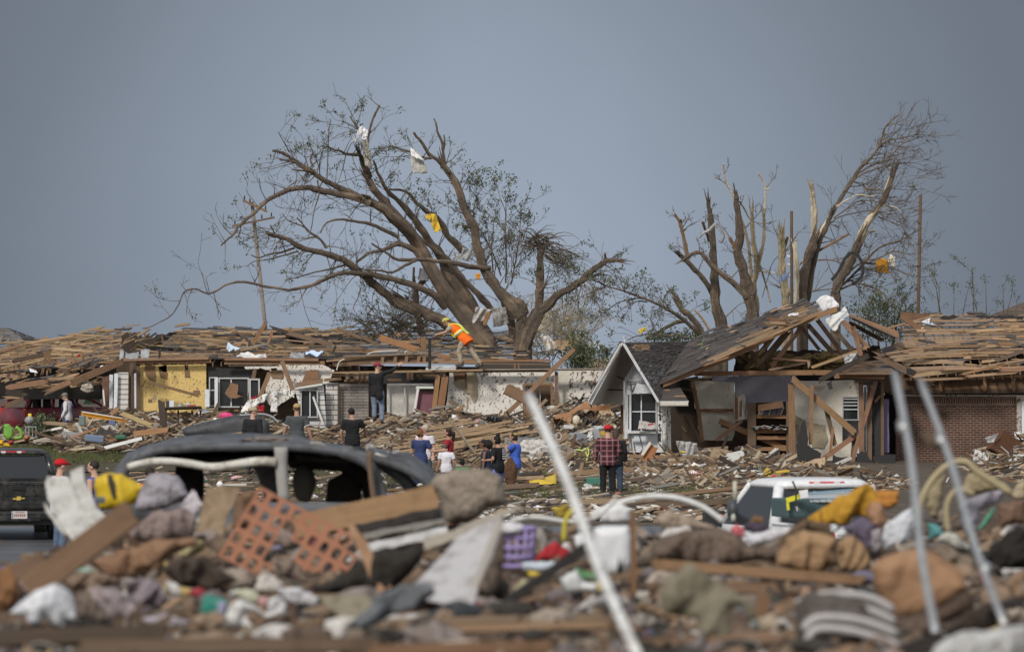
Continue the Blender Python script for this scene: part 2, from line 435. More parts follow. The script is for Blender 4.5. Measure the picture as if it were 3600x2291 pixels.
def puff(mb,pts,depth=.06,namp=.03,fr=2.5,n=22,tint=(1,1,1),edge=.3,ridge=False,ty=0):
    """solid cushion or crumpled sheet grown from an outline: real thickness, folds in depth"""
    xs=[p.x for p in pts];zs=[p.z for p in pts];Y=sum(p.y for p in pts)/len(pts);W=max(xs)-min(xs);H=max(zs)-min(zs);c=max(W,H)/n
    def near(x,z):
        best=(1e9,x,z)
        for i in range(len(pts)):
            a=pts[i];b=pts[(i+1) % len(pts)];dx,dz=b.x-a.x,b.z-a.z;L=dx*dx+dz*dz+1e-12
            t=max(0,min(1,((x-a.x)*dx+(z-a.z)*dz)/L));qx,qz=a.x+dx*t,a.z+dz*t;d=(qx-x)**2+(qz-z)**2
            if d < best[0]: best=(d,qx,qz)
        return best
    def inside(x,z):
        k=False;j=len(pts)-1
        for i in range(len(pts)):
            a,b=pts[i],pts[j]
            if (a.z > z) != (b.z > z) and x < (b.x-a.x)*(z-a.z)/(b.z-a.z)+a.x: k=not k
            j=i
        return k
    depth=min(depth,.3*min(W,H));nx,nz_=int(W/c)+2,int(H/c)+2;x0,z0=min(xs)-c*.3,min(zs)-c*.3;cells=[(i,j) for i in range(nx) for j in range(nz_) if inside(x0+(i+.5)*c,z0+(j+.5)*c)]
    cs_=set(cells);idx={};F=[];B=[];so=R.uniform(0,99);fa=R.uniform(-.9,.9);fc,fz=math.cos(fa),math.sin(fa)
    def vert(i,j):
        if (i,j) not in idx:
            x,z=x0+i*c,z0+j*c;full=all(q in cs_ for q in ((i,j),(i-1,j),(i,j-1),(i-1,j-1)));d,qx,qz=near(x,z)
            if full: e=min(1,math.sqrt(d)/(edge*min(W,H)+1e-6));pf=depth*math.sqrt(max(0,1-(1-e)**2))
            else: x,z,pf=qx,qz,.004;e=0
            fu,fv=(x*fc+z*fz)*1.5,(z*fc-x*fz)*.4+.15*math.sin(x*fr*2)
            h=noise.noise(V((fu*fr+so,fv*fr,so)))+.6*noise.noise(V((fu*fr*2.3,fv*fr*2.3+so,so)))
            if ridge: h=.5-abs(h)*1.5
            h=h*namp*1.15+.35*namp*abs(noise.noise(V((fu*fr*5+so,fv*fr*4,so))));y=Y+ty*(z-z0)
            idx[(i,j)]=len(F);F.append(V((x,y-pf-h,z)));B.append(V((x,y+pf*.8+.006-h,z)))
        return idx[(i,j)]
    fs=[];ed={}
    for i,j in cells:
        q=[vert(i,j),vert(i+1,j),vert(i+1,j+1),vert(i,j+1)];fs.append(q)
        for k in range(4): a,b=q[k],q[(k+1) % 4];ed[(a,b)]=1
    m=len(F);al=[list(f) for f in fs]+[[x+m for x in f][::-1] for f in fs]+[[a,b,b+m,a+m][::-1] for (a,b) in ed if (b,a) not in ed]
    mb.add(F+B,al,tint,[(v.x,v.z) for v in F+B])
_ico={}
def lump(mb,c,sx,sy,sz,amp=.25,fr=1.6,sub=3,tint=(1,1,1),rot=None,ridge=False):
    if sub not in _ico:
        bm=bmesh.new();bmesh.ops.create_icosphere(bm,subdivisions=sub,radius=1);bm.verts.index_update()
        _ico[sub]=([v.co.copy() for v in bm.verts],[[v.index for v in f.verts] for f in bm.faces]);bm.free()
    vs,fs=_ico[sub];so=V((R.uniform(0,99),R.uniform(0,99),0));out=[]
    for p in vs:
        h=noise.noise(p*fr+so)
        if ridge: h=1-2*abs(h)*1.6
        k=1+amp*h+amp*.4*noise.noise(p*fr*2.7+so)
        q=V((p.x*sx*k,p.y*sy*k,p.z*sz*k))
        out.append((rot @ q if rot is not None else q)+V(c))
    mb.add(out,fs,tint)
def courses(mb,p00,p10,p11,p01,rows,bl,tf,th=.02,gap=.004,jit=.01,lift=.02,xj=.2):
    """rows of boards or shingle courses over a (bilinear) roof plane; tf(u,v)->tint or None for a hole"""
    so=R.uniform(0,99)
    def pt(u,v): return (p00*(1-u)+p10*u)*(1-v)+(p01*(1-u)+p11*u)*v
    nrm=(p10-p00).cross(p01-p00).normalized()
    if nrm.z < 0: nrm=-nrm
    L=(p10-p00).length
    for r in range(rows):
        v0=r/rows+gap;v1=(r+1)/rows+.25/rows*0
        u=-R.random()*bl/L
        while u < 1:
            lu=bl*R.uniform(.5,1.5)/L;u0=max(0,u)+R.uniform(0,.002);u1=min(1,u+lu);u += lu
            if u1-u0 < .003: continue
            tn=tf((u0+u1)/2,(v0+v1)/2)
            if tn is None: continue
            l0=R.uniform(0,lift)+R.uniform(0,jit);l1=R.uniform(0,lift);dv=R.uniform(-xj,xj)/rows
            a=pt(u0,v0+dv*.3)+nrm*l0;b=pt(u1,v0+dv*R.uniform(-1,1))+nrm*l1
            c=pt(u1,v1+dv*.3)+nrm*(l1*.5);d=pt(u0,v1)+nrm*(l0*.5)
            vs=[a,b,c,d]+[q-nrm*th for q in (a,b,c,d)]
            fs=[(0,1,2,3),(7,6,5,4),(0,4,5,1),(1,5,6,2),(2,6,7,3),(3,7,4,0)]
            W=(a-d).length;o=R.uniform(0,60);l=(b-a).length
            uv=[(o,o),(o+l,o),(o+l,o+W),(o,o+W)]*2
            mb.add(vs,fs,tn,uv)
def single(name,m,label,cat,group=None,kind=None,smooth=False):
    """collect then build one top-level mesh thing: with-style helper"""
    mb=MB()
    return mb,lambda: tag(mb.build(name,m,smooth=smooth),label,cat,group,kind)
# ================= ground =================
def grid(name,m,x0,x1,y0,y1,nx,ny,hf,kind='structure',origin=(0,0,0)):
    mb=MB();vs=[]
    for j in range(ny+1):
        for i in range(nx+1):
            x=x0+(x1-x0)*i/nx;y=y0+(y1-y0)*j/ny
            vs.append((x,y,hf(x,y)))
    W=nx+1
    fs=[(j*W+i,j*W+i+1,j*W+W+i+1,j*W+W+i) for j in range(ny) for i in range(nx)]
    mb.add(vs,fs,uv=[(v[0],v[1]) for v in vs])
    return tag(mb.build(name,m,origin=origin,smooth=True),kind=kind)
grid('ground','mud',-1500,1500,-40,7000,20,120,lambda x,y: -.03-max(0,y-300)*.0115)
grid('dirt_lot','mud',-34,34,118,215,150,200,lambda x,y: .02+.05*n3((x,y,0),.7)+.03*n3((x,y,3),2.3))
grid('street','wet_asphalt',-40,30,84,122,4,4,lambda x,y: .06)
grid('grass_verge','grass_soil',-22,-6,168,204,60,60,lambda x,y: .06+.12*n3((x,y,0),.4)+.05*n3((x,y,2),1.6))
# grass: nobody could count the blades
mb=MB()
def tuft(x,y,z,h,n=6):
    k=R.uniform(.6,1.3)
    for _ in range(n):
        a=R.uniform(0,6.28);r=R.uniform(0,.12);l=R.uniform(.4,1)*h;w_=.012
        b=V((x+math.cos(a)*r,y+math.sin(a)*r,z));t=b+V((R.uniform(-.5,.5)*l,R.uniform(-.3,.3)*l,l))
        mb.add([b+V((-w_,0,0)),b+V((w_,0,0)),t],[(0,1,2)],(k*R.uniform(.9,1.25),k,k*.8))
for _ in range(3000):
    y=R.uniform(176,203);x=-y*.09+R.uniform(-1,1)*5.0
    if n3((x,y,0),.5) > -.12: tuft(x,y,.1+.12*n3((x,y,0),.4),R.uniform(.1,.28))
for _ in range(1500):
    y=R.uniform(140,172);x=R.choice([R.gauss(1.2,1.3),R.gauss(4.6,1),R.gauss(-4,2.5)])
    tuft(x,y,.03,R.uniform(.08,.22))
tag(mb.build('grass','grass_blade',origin=(0,0,0)),'short green grass growing between the rubble and the street','grass',kind='stuff')
# ================= trees =================
def path(c,Y0,Y1,xy,sub=3):
    n=len(xy)//2
    pts=[P(c,xy[2*i],xy[2*i+1],Y0+(Y1-Y0)*i/max(1,n-1)) for i in range(n)]
    return smooth_path(pts,sub) if n > 2 else pts
LIMBS=[]
def limb(mb,c,Y0,Y1,w0,w1,*xy,seg=10,rough=.35,sub=3,keep=True,splinter=True,tint=(1,1,1)):
    pts=path(c,Y0,Y1,xy,sub)
    n=len(pts)
    for i in range(1,n-1): pts[i]=pts[i]+V((R.uniform(-1,1),0,R.uniform(-1,1)))*px(c,w0,Y0)*.05
    rs=[max(.008,px(c,w0+(w1-w0)*i/(n-1),Y0)/2*(.87 if c in 'UT' else 1)*R.uniform(.9,1.1)) for i in range(n)]
    tube(mb,pts,rs,seg,rough,tint)
    if keep: LIMBS.append((pts,rs))
    if splinter and rs[-1] > .05:      # a torn end: a few pointed shards
        d=(pts[-1]-pts[-2]).normalized()
        for _ in range(8):
            o=V((R.uniform(-1,1),R.uniform(-1,1),R.uniform(-1,1)))*rs[-1]*.7
            tube(mb,[pts[-1]+o-d*.1,pts[-1]+o*1.5+d*R.uniform(.15,.4+3*rs[-1])+V((R.uniform(-.08,.08),0,R.uniform(-.05,.05)))],[rs[-1]*.45,.008],5,0,tint)
    return pts
def leafclump(ml,p,n,s,spread):
    n=int(n*1.7);s *= .7;spread *= .72
    k=R.uniform(.55,1.6)
    for _ in range(n):
        c=p+V((R.gauss(0,spread),R.gauss(0,spread),R.gauss(0,spread)))
        a=V((R.uniform(-1,1),R.uniform(-1,1),R.uniform(-1,1))).normalized();b=a.cross(V((R.uniform(-1,1),R.uniform(-1,1),R.uniform(-1,1)))).normalized()
        l=s*R.uniform(.6,1.3);t=k*R.uniform(.8,1.25)
        ml.add([c-a*l,c+b*l*.42,c+a*l,c-b*l*.42],[(0,1,2,3)],(t*R.uniform(.9,1.15),t,t*R.uniform(.8,1.2)))
def twig(mt,ml,p,d,L,r,lv,wander=.35,leafp=.5,up=0.0,ls=.075,droop=0,kids=3):
    n=max(2,int(L/.28));pts=[p];q=p;dd=d.normalized()
    for i in range(n):
        dd=(dd+V((R.gauss(0,wander),R.gauss(0,wander*.7),R.gauss(0,wander)+up-droop*i/n))*.55).normalized()
        q=q+dd*(L/n);pts.append(q)
    rs=[max(.006,r*(1-.8*i/n)) for i in range(n+1)]
    tube(mt,pts,rs,4 if r < .03 else 6,0,(1,1,1),cap=False)
    if lv > 0:
        for _ in range(kids):
            i=R.randint(1,n);t=(pts[i]-pts[i-1]).normalized()
            s=(t+V((R.uniform(-1,1),R.uniform(-1,1),R.uniform(-.8,1)))*.75).normalized()
            twig(mt,ml,pts[i],s,L*R.uniform(.4,.7),rs[i]*.65,lv-1,wander,leafp,up,ls,droop,kids)
    if ml is not None and lv <= 1:
        for i in range(1,n+1):
            if R.random() < leafp: leafclump(ml,pts[i],R.randint(3,7),ls,.1)
def spray(mt,ml,limbs,count,Lr,r,lv=2,t0=.15,bias=V((0,0,0)),**kw):
    tot=sum(len(l[0]) for l in limbs)
    for _ in range(count):
        k=R.random()*tot
        for pts,rs in limbs:
            k -= len(pts)
            if k < 0: break
        i=R.randint(int(len(pts)*t0),len(pts)-2)
        t=(pts[i+1]-pts[i]).normalized()
        a=R.uniform(0,6.28)
        s=V((math.cos(a),R.uniform(-.6,.6),math.sin(a)))
        d=(s-t*s.dot(t)*.4+t*.35+bias).normalized()
        twig(mt,ml,pts[i]+d*rs[i]*.6,d,R.uniform(*Lr)*(1.05-.65*i/len(pts)),min(r,rs[i]*.5),lv,**kw)
def tree_thing(name,label,base,group=None): return thing(name,label,'tree',base,group)
# --- the big leaning elm: trunk + long limbs thrown to the left
LIMBS=[]
t1=tree_thing('leaning_tree','large stripped tree leaning left behind the orange-vested worker, long bare limbs',P('U',690,1530,199).xyz*1)
t1.location.z=0
g0=P('U',720,1500,199);g0.z=0
mb=MB()
tp=[g0,P('U',670,1440,199),P('U',610,1330,199),P('U',510,1190,199),P('U',425,1080,199),P('U',345,960,199),P('U',290,850,199),P('U',235,770,199)]
tube(mb,smooth_path(tp),[px('U',a,199)/2 for a in (130,126,122,118,114,110,106,102,98,94,90,86,84,82,80,78,76,74,72,70,68,66)],16,.22)
LIMBS.append((smooth_path(tp)[9:],[.3]*15))
tp=[P('U',700,1460,200.5),P('U',640,1330,200.5),P('U',590,1230,200.5),P('U',545,1130,200.5),P('U',480,1020,200.5),P('U',430,940,200.5)]
tube(mb,smooth_path(tp),[px('U',105-2.2*i,199)/2 for i in range(16)],14,.25)
mb.build('trunk','bark',t1)
mb=MB();A=('U',199,198)
limb(mb,'U',199,197.5,72,44,245,780,130,670,80,620,20,588,-20,565)
limb(mb,'T',197.5,196,56,10,1442,660,1350,622,1250,598,1150,582,1060,560,960,565,860,600,790,640,740,690,660,760,605,810,572,860,540,885,500,925,rough=.2)
limb(mb,'T',198,196.5,62,16,1660,790,1540,700,1450,650,1340,600,1250,560,1150,510,1080,460,1000,410,940,370,890,340,825,325)
limb(mb,'T',197,196.6,26,14,1080,460,1030,440,980,400,920,388,870,378)
limb(mb,'T',197,196.6,18,8,1060,455,1000,450,950,443)
limb(mb,'U',199,198,62,46,300,860,240,760,170,680,100,600,40,530,-5,460)
limb(mb,'T',198,197,50,28,1440,490,1420,440,1390,380,1375,340,rough=.3)
limb(mb,'T',197.5,196.5,26,9,1375,345,1330,350,1290,345,1250,325,1210,318,1170,295)
limb(mb,'T',197.6,197.6,24,13,1400,400,1420,310,1432,240,1445,180,1462,120,1488,70,1505,35)
limb(mb,'T',197.6,197.6,22,9,1425,235,1395,195,1365,180,1340,145,1315,108)
limb(mb,'U',200.5,199,70,12,430,940,400,880,330,790,250,680,190,600,120,540,60,450,20,345)
limb(mb,'U',200.5,200,50,14,560,880,500,830,440,770,400,690,330,640,270,590,200,520,110,510)
limb(mb,'U',200,199.6,46,18,700,1200,640,1130,560,1050,500,980,440,900,380,860,300,800)
limb(mb,'T',199,196,70,22,1760,1360,1622,1290,1520,1210,1420,1130,1360,1080,1300,1030,1200,990,1100,962,1000,935,950,900,880,870,830,862,790,850)
limb(mb,'U',199,199,84,60,640,1380,560,1335,480,1290,400,1255,330,1215,250,1170,190,1140)
limb(mb,'T',197,196.8,14,9,850,865,835,840,812,795)
limb(mb,'U',199,198,52,34,430,1180,370,1110,290,1070,180,1030,90,1010,0,985)
limb(mb,'T',198,195,36,20,1450,1110,1340,1100,1250,1102,1150,1140,1080,1175,1000,1195,930,1208)
limb(mb,'T',195,193.5,20,6,930,1208,860,1195,760,1180,680,1160,600,1155,530,1175,480,1205,440,1225,400,1225,340,1200,280,1210,255,1235,230,1300,180,1370,110,1410,50,1440,0,1450,rough=.15)
limb(mb,'U',199,198,48,14,290,900,250,850,200,828,150,820,80,850,0,870,-80,925,rough=.2)
limb(mb,'T',198.5,197,30,9,1622,870,1540,830,1450,790,1340,770,1250,760,1170,780,1130,845)
limb(mb,'T',197.5,197,22,7,1170,940,1130,890,1050,830,1010,780,980,750)
limb(mb,'T',197.5,197,12,5,1050,825,1000,795,930,770,885,720)
limb(mb,'T',197,196.4,16,8,965,940,880,968,800,980,740,1002,690,985)
limb(mb,'T',197,196.4,12,4,990,960,880,992,790,1015,710,1025,660,1060)
limb(mb,'T',198,197,14,6,1310,1040,1200,1072,1100,1092,1000,1120,900,1145)
limb(mb,'T',197,197,15,6,1085,430,1065,380,1080,340,1060,280,1050,230)
limb(mb,'T',197,197,12,5,1110,510,1120,600,1090,700,1075,800,1050,880)
limb(mb,'T',197,197,9,3,1170,500,1175,400,1178,300,1185,200,1195,120)
limb(mb,'T',197,196,9,3,930,330,910,290,880,240,860,205)
limb(mb,'T',195,195,6,3,1000,1200,1020,1290,1040,1360,1080,1460)
limb(mb,'T',194,194,5,2,265,1220,285,1290,278,1370)
limb(mb,'T',197,197,9,4,1385,1190,1365,1260,1340,1310,1350,1350)
limb(mb,'U',201,201,46,34,300,1330,272,1230,262,1130,262,1080,320,1010,rough=.3)
limb(mb,'U',201,201,22,14,262,1090,250,1020,250,950)
mb.build('limb','bark',t1)
big=[l for l in LIMBS]
mt=MB();ml=MB()
spray(mt,ml,big,120,(.6,1.8),.022,2,leafp=.05,wander=.32,kids=2)
spray(mt,ml,big[1:9]+big[10:13],60,(.7,1.6),.018,2,leafp=.2,bias=V((.1,0,.7)),wander=.22,kids=2)
spray(mt,ml,[big[16],big[17],big[14],big[5]],46,(.6,1.5),.018,2,leafp=.13,bias=V((0,0,-.7)),droop=.25,kids=2)
mt.build('twigs','bark_grey',t1);ml.build('foliage','leaf',t1)
# --- forked tree right of it: tall limb going up left plus broken fork going right
LIMBS=[]
t2=tree_thing('forked_tree','thick forked tree right of the orange-vested worker, snapped bushy top and a stub reaching right',P('U',865,1500,198))
t2.location.z=0
g0=t2.location.copy()
mb=MB()
tube(mb,smooth_path([g0+V((0,0,0)),P('U',868,1470,198),P('U',880,1380,198),P('U',915,1290,198),P('U',960,1200,198)]),[px('U',a,198)/2 for a in (110,108,105,100,96,94,92,90,88,84,80,78,76)],14,.25)
limb(mb,'U',198,198,74,66,850,1420,850,1330,860,1250,862,1180,820,1140)
mb.build('trunk','bark',t2);mb=MB()
limb(mb,'U',198,198,56,42,950,1215,966,1100,964,1000,966,900,970,840,rough=.3)
limb(mb,'U',198,197,66,26,960,1205,1010,1165,1060,1110,1150,1060,1230,1000,1300,940,1350,915,1408,912)
limb(mb,'U',197.5,197,26,18,1160,1052,1220,1020,1270,1000,1310,985)
limb(mb,'U',197.5,197.3,20,12,1330,925,1335,895,1333,870)
limb(mb,'U',197.8,197.8,22,16,965,1090,985,1060,1000,1042)
limb(mb,'U',198,198,80,36,860,1230,780,1140,700,1040,650,960,610,830,590,730,540,620,500,500,440,400,415,365)
limb(mb,'U',200,200,66,50,820,1350,800,1260,770,1150,740,1080)
limb(mb,'U',198,197.4,28,15,420,380,380,340,335,308,300,252,265,210,250,188)
limb(mb,'U',198,198,24,9,425,370,415,300,412,245,385,190,378,145,364,108)
limb(mb,'U',198,198,12,8,418,290,425,240,420,200)
limb(mb,'U',197.5,197,20,6,350,332,300,328,230,298,160,275,108,262)
limb(mb,'U',198,196.5,40,12,680,960,640,955,560,945,470,925,380,915,290,905,200,910,145,903,80,862,10,815,rough=.2)
limb(mb,'U',197,196,22,9,260,912,200,940,130,980,60,970,-20,965,rough=.2)
for a in ((770,1040,775,900,765,750,770,640,740,560,720,480),(700,980,690,850,700,740,705,660),(800,1050,830,900,850,760,855,615),(640,960,600,800,590,600,640,500),(745,1000,700,880,640,760,560,640)):
    limb(mb,'U',198.5,198.5,11,3,*a)
mb.build('limb','bark',t2)
l2=list(LIMBS)
mt=MB();ml=MB()
spray(mt,ml,l2[-5:],60,(.5,1.4),.016,2,leafp=.3,kids=2,bias=V((0,0,.8)),wander=.2)
spray(mt,ml,l2[5:7]+[l2[11]],60,(.6,1.8),.02,2,leafp=.16,bias=V((.1,0,.5)),kids=2)
spray(mt,ml,l2[2:4],36,(.5,1.9),.016,2,leafp=.16,kids=2,bias=V((.1,0,-.6)),droop=.3)
top=P('U',960,830,198)
for _ in range(70):      # shredded mop of strips at the snapped top
    d=V((R.uniform(-1,1),R.uniform(-1,1),R.uniform(-.2,.5)))
    twig(mt,None,top+V((R.uniform(-.3,.3),R.uniform(-.2,.2),R.uniform(-.1,.35))),d,R.uniform(.5,1.5),.022,0,droop=1.2,wander=.3)
for k in range(45):
    twig(mt,ml,top+V((R.uniform(-.1,.7),R.uniform(-.2,.2),R.uniform(-.5,.2))),V((.7,0,-.3)),R.uniform(.5,1.1),.015,1,leafp=.15,droop=.8)
for p in (P('U',725,440,198.5),P('U',650,440,198.5)):
    for _ in range(22): leafclump(ml,p+V((R.gauss(0,.35),R.gauss(0,.3),R.gauss(0,.32))),5,.075,.1)
mt.build('twigs','bark_grey',t2);ml.build('foliage','leaf',t2)
# --- uprooted tree lying towards the left between the two houses
LIMBS=[]
t3=tree_thing('fallen_tree','fallen tree arching left with drooping leafy branches over the gap beside the gable',P('E',1220,470,192))
t3.location.z=0
mb=MB()
limb(mb,'E',192,192,60,50,1300,560,1200,440,1130,330,1070,265,1010,220,985,178)
limb(mb,'E',191,191,26,16,1262,410,1220,340,1170,270,1130,230,tint=(2.6,2.3,1.9))
limb(mb,'E',192,192,40,26,1060,320,980,335,900,370,820,420,740,455,690,490,tint=(1.3,1.4,1.1))
g0=t3.location.copy();tube(mb,[g0,P('E',1300,560,192)],.3,10,.3)
mb.build('trunk','bark',t3);mb=MB();LIMBS=[]
limb(mb,'E',192,190,40,12,1170,440,1100,380,1000,290,900,230,780,170,650,115,500,60,330,10)
limb(mb,'U',190,189,14,7,1337,1055,1300,1035,1250,1022)
limb(mb,'E',191,189,14,3,690,130,600,125,480,150,380,200,280,300,230,400,180,470)
limb(mb,'E',191,189,12,3,330,20,260,40,180,80,100,120,30,190,-40,260)
limb(mb,'E',191,190,16,6,700,155,620,150,520,190,430,260)
limb(mb,'E',191,191,14,8,1080,480,980,462,850,452,750,440,620,460,520,500)
limb(mb,'E',190,190,12,5,790,420,750,370,735,300,742,255)
limb(mb,'E',192,192,8,3,910,220,870,170,800,120,740,150)
limb(mb,'E',193,193,12,4,1410,290,1470,230,1530,180,1580,160)
mb.build('limb','bark_grey',t3)
mt=MB();ml=MB()
spray(mt,ml,LIMBS,60,(.35,1.2),.014,2,leafp=.15,bias=V((-.1,0,-.5)),droop=.5,kids=2)
spray(mt,ml,LIMBS[:1],26,(.4,1.0),.014,2,leafp=.25,kids=2,bias=V((0,0,.7)))
for _ in range(110): leafclump(ml,P('E',R.uniform(720,1230),R.uniform(440,505),192)+V((0,R.uniform(-1,1),0)),6,.08,.15)
mt.build('twigs','bark_grey',t3);ml.build('foliage','leaf',t3)
# --- snapped trees behind the shingled house
def snapped(name,label,base,Y,trunks,leaves=0,twigs=0,bias=V((0,0,.5)),tm='bark_grey',lp=.0,group=None,Lr=(.5,1.5),lv=2,kids=3,extra=None):
    global LIMBS
    LIMBS=[]
    b=P('V',*base,Y);b.z=0
    t=tree_thing(name,label,b,group)
    parts={}
    for (m,pn,w0,w1,xy) in trunks:
        k=(m,pn)
        parts.setdefault(k,MB())
        limb(parts[k],'V',Y+R.uniform(-.3,.3),Y-.5,w0,w1,*xy,seg=12,rough=.35)
    k=('bark','trunk')
    tube(parts.setdefault((trunks[0][0],'trunk'),MB()),[b,P('V',*base,Y)],px('V',trunks[0][2],Y)/2,10,.2)
    for (m,pn),q in parts.items(): q.build(pn,m,t)
    if twigs:
        mt=MB();ml=MB()
        spray(mt,ml,LIMBS[-(extra or len(LIMBS)):],twigs,Lr,.022,lv,leafp=lp,bias=bias,kids=kids)
        mt.build('twigs',tm,t)
        if ml.v: ml.build('foliage','leaf',t)
    return t
snapped('snapped_tree','leftmost brown snapped tree with a strip of dark metal wrapped round its top',(650,1520),200,[
    ('bark','trunk',78,26,(650,1560,640,1480,610,1380,600,1250,595,1100,585,950,575,830,562,740,555,690)),
    ('bark','limb',40,28,(600,1330,560,1260,500,1180,450,1130,400,1075,368,1050)),
    ('bark_orange','limb',30,14,(420,1075,400,980,380,890,360,820,330,768)),
    ('bark_orange','limb',18,12,(385,900,375,850,368,805)),
    ('bark','limb',24,14,(560,950,540,890,516,822))],twigs=12,lp=.03,Lr=(.3,.9))
snapped('snapped_tree','bare split tree with a pale whip-like top, second of the broken trunks',(850,1440),199,[
    ('bark','trunk',90,30,(860,1480,840,1350,815,1240,785,1130,755,1010,768,900,758,800,745,700,742,645)),
    ('bark','limb',42,22,(815,1330,740,1250,680,1195,600,1135,545,1080,510,1035,465,1030,415,1058)),
    ('bark_orange','limb',30,18,(742,1000,715,960,700,925)),
    ('bark_pale','limb',16,9,(745,700,700,600,668,545,660,480,656,432)),
    ('bark_pale','limb',12,4,(750,740,780,690,798,632)),
    ('bark','limb',11,4,(765,685,800,740,832,800,872,826,940,836,1015,815)),
    ('bark_pale','limb',22,6,(800,1300,740,1230,690,1190))],twigs=12,lp=.03,Lr=(.3,1))
snapped('snapped_tree','slim mottled green and cream tree with three broken stems between the darker trunks',(870,1380),201,[
    ('bark_mottled','trunk',44,34,(880,1420,870,1340,858,1250,880,1170,882,1110)),
    ('bark_mottled','limb',36,22,(882,1120,872,1040,860,950,853,850,848,765)),
    ('bark_mottled','limb',24,16,(850,1210,836,1080,826,980,802,870,770,780)),
    ('bark_mottled','limb',26,18,(890,1160,905,1060,930,930,930,800)),
    ('bark_pale','limb',18,8,(930,800,940,680,938,590,915,530,890,497)),
    ('bark_mottled','limb',14,10,(905,1120,930,1200,955,1290,972,1362)),
    ('bark_pale','limb',12,10,(830,1150,920,1155,1002,1170)),
    ('bark_pale','limb',10,7,(935,600,955,602,972,600))],twigs=6)
snapped('tree_stump','mottled pale green trunk snapped off level beside the short brown pole',(1080,1370),198,[
    ('bark_mottled','trunk',60,42,(1085,1420,1075,1330,1068,1240,1050,1130,1055,1040,1048,960,1048,905)),
    ('bark_mottled','limb',24,18,(1062,1010,1078,960,1090,918)),
    ('bark_orange','limb',12,6,(1050,1260,1030,1262,1010,1245))],twigs=5)
snapped('windswept_tree','tall bare tree with fine twigs swept right and a cream peeled left fork',(1190,1370),199.5,[
    ('bark','trunk',80,56,(1180,1420,1185,1330,1190,1200,1222,1080,1262,965)),
    ('bark_pale','limb',54,32,(1255,985,1270,900,1266,780,1262,680,1256,620)),
    ('bark_pale','limb',40,10,(1285,925,1320,880,1355,820,1385,742)),
    ('bark_pale','limb',54,26,(1155,1380,1160,1250,1150,1120,1138,990)),
    ('bark_pale','limb',14,16,(1175,1110,1220,1060,1260,1040)),
    ('bark_orange','limb',18,14,(1260,1042,1330,1000,1430,945,1502,905)),
    ('bark_grey','limb',50,30,(1215,1370,1240,1230,1270,1070,1320,920,1370,800)),
    ('bark_grey','limb',32,6,(1370,800,1450,660,1520,550,1570,470,1640,400,1690,340,1722,270,1740,200,1790,140,1840,100)),
    ('bark_grey','limb',14,3,(1500,590,1560,520,1650,480,1760,440,1900,425,1960,430)),
    ('bark_grey','limb',14,3,(1560,500,1660,440,1760,400,1860,300,1960,260,2040,180)),
    ('bark_grey','limb',12,3,(1690,340,1760,280,1850,260,1930,240,2000,215)),
    ('bark_pale','limb',10,3,(1420,720,1480,680,1560,640,1640,650,1700,640)),
    ('bark_grey','limb',10,2,(1400,800,1480,740,1580,680,1700,690,1790,720,1850,745)),
    ('bark_grey','limb',10,2,(1380,830,1440,790,1560,760,1680,750,1800,800,1900,860)),
    ('bark_grey','limb',10,2,(1600,600,1700,610,1800,600,1900,610,2020,600)),
    ('bark_grey','limb',9,3,(1590,560,1640,640,1660,740,1640,800))],
    twigs=95,bias=V((.9,0,.12)),Lr=(.5,1.7),extra=10,kids=3)
snapped('stripped_tree','leaning trunk with its middle stripped to pale wood and a dark strap over it',(1410,1370),198,[
    ('bark','trunk',68,54,(1400,1420,1410,1330,1430,1240,1480,1150,1535,1040,1570,960)),
    ('bark_pale','trunk',53,42,(1566,968,1590,900,1625,830,1662,780)),
    ('bark','trunk',46,34,(1655,790,1710,710,1755,630,1785,550,1800,490)),
    ('bark_pale','limb',22,8,(1740,640,1765,560,1785,500,1795,462)),
    ('bark_pale','limb',14,5,(1640,900,1680,880,1640,880)),
    ('bark_orange','limb',8,3,(1405,1190,1370,1130,1345,1045)),
    ('bark_grey','limb',20,5,(1420,1280,1500,1210,1600,1110,1700,1000,1840,950,1930,900,1990,860)),
    ('bark_grey','limb',14,4,(1500,1160,1600,1090,1700,1070,1800,1020,1900,1040,2000,1030)),
    ('bark_grey','limb',14,3,(1600,1100,1720,1110,1830,1150,1950,1190,2060,1190)),
    ('bark_grey','limb',14,3,(1440,1280,1560,1240,1700,1280,1800,1370,1850,1400)),
    ('bark_grey','limb',14,3,(1250,1290,1330,1280,1400,1270)),
    ('bark_grey','limb',12,3,(1290,1080,1380,1080,1480,1100,1560,1085)),
    ('bark_grey','limb',10,2,(1700,790,1780,820,1880,860,1900,870)),
    ('bark_pale','limb',9,2,(1740,710,1800,720,1855,750))],
    twigs=85,bias=V((.6,0,.1)),lp=.03,Lr=(.5,1.6),extra=8,kids=2)
# bushes and thin saplings at the far right and in the gap
def bush(name,label,c,x,y,Y,rx,rz,n,stems,ls=.08,tl=None,group=None,bz=0):
    b=P(c,x,y,Y);b0=V((b.x,Y,bz));t=thing(name,label,'bush' if 'bush' in name else 'tree',b0,group)
    mt=MB();ml=MB()
    for s in range(stems):
        e_=b+V((R.uniform(-rx,rx)*.7,R.uniform(-.8,.8),R.uniform(-rz*.3,rz)))
        m_=b0.lerp(e_,.55)+V((R.uniform(-.3,.3),0,.2))
        tube(mt,smooth_path([b0,m_,e_]),[.05,.012],5);twig(mt,ml,e_,V((R.uniform(-.6,.6),0,1)),rz*.5,.012,1,leafp=.7,ls=ls)
    for _ in range(n): leafclump(ml,b+V((R.gauss(0,rx*.5),R.gauss(0,.5),R.gauss(0,rz*.5))),6,ls,.12)
    mt.build('trunk','bark_grey',t);ml.build('crown','leaf',t)
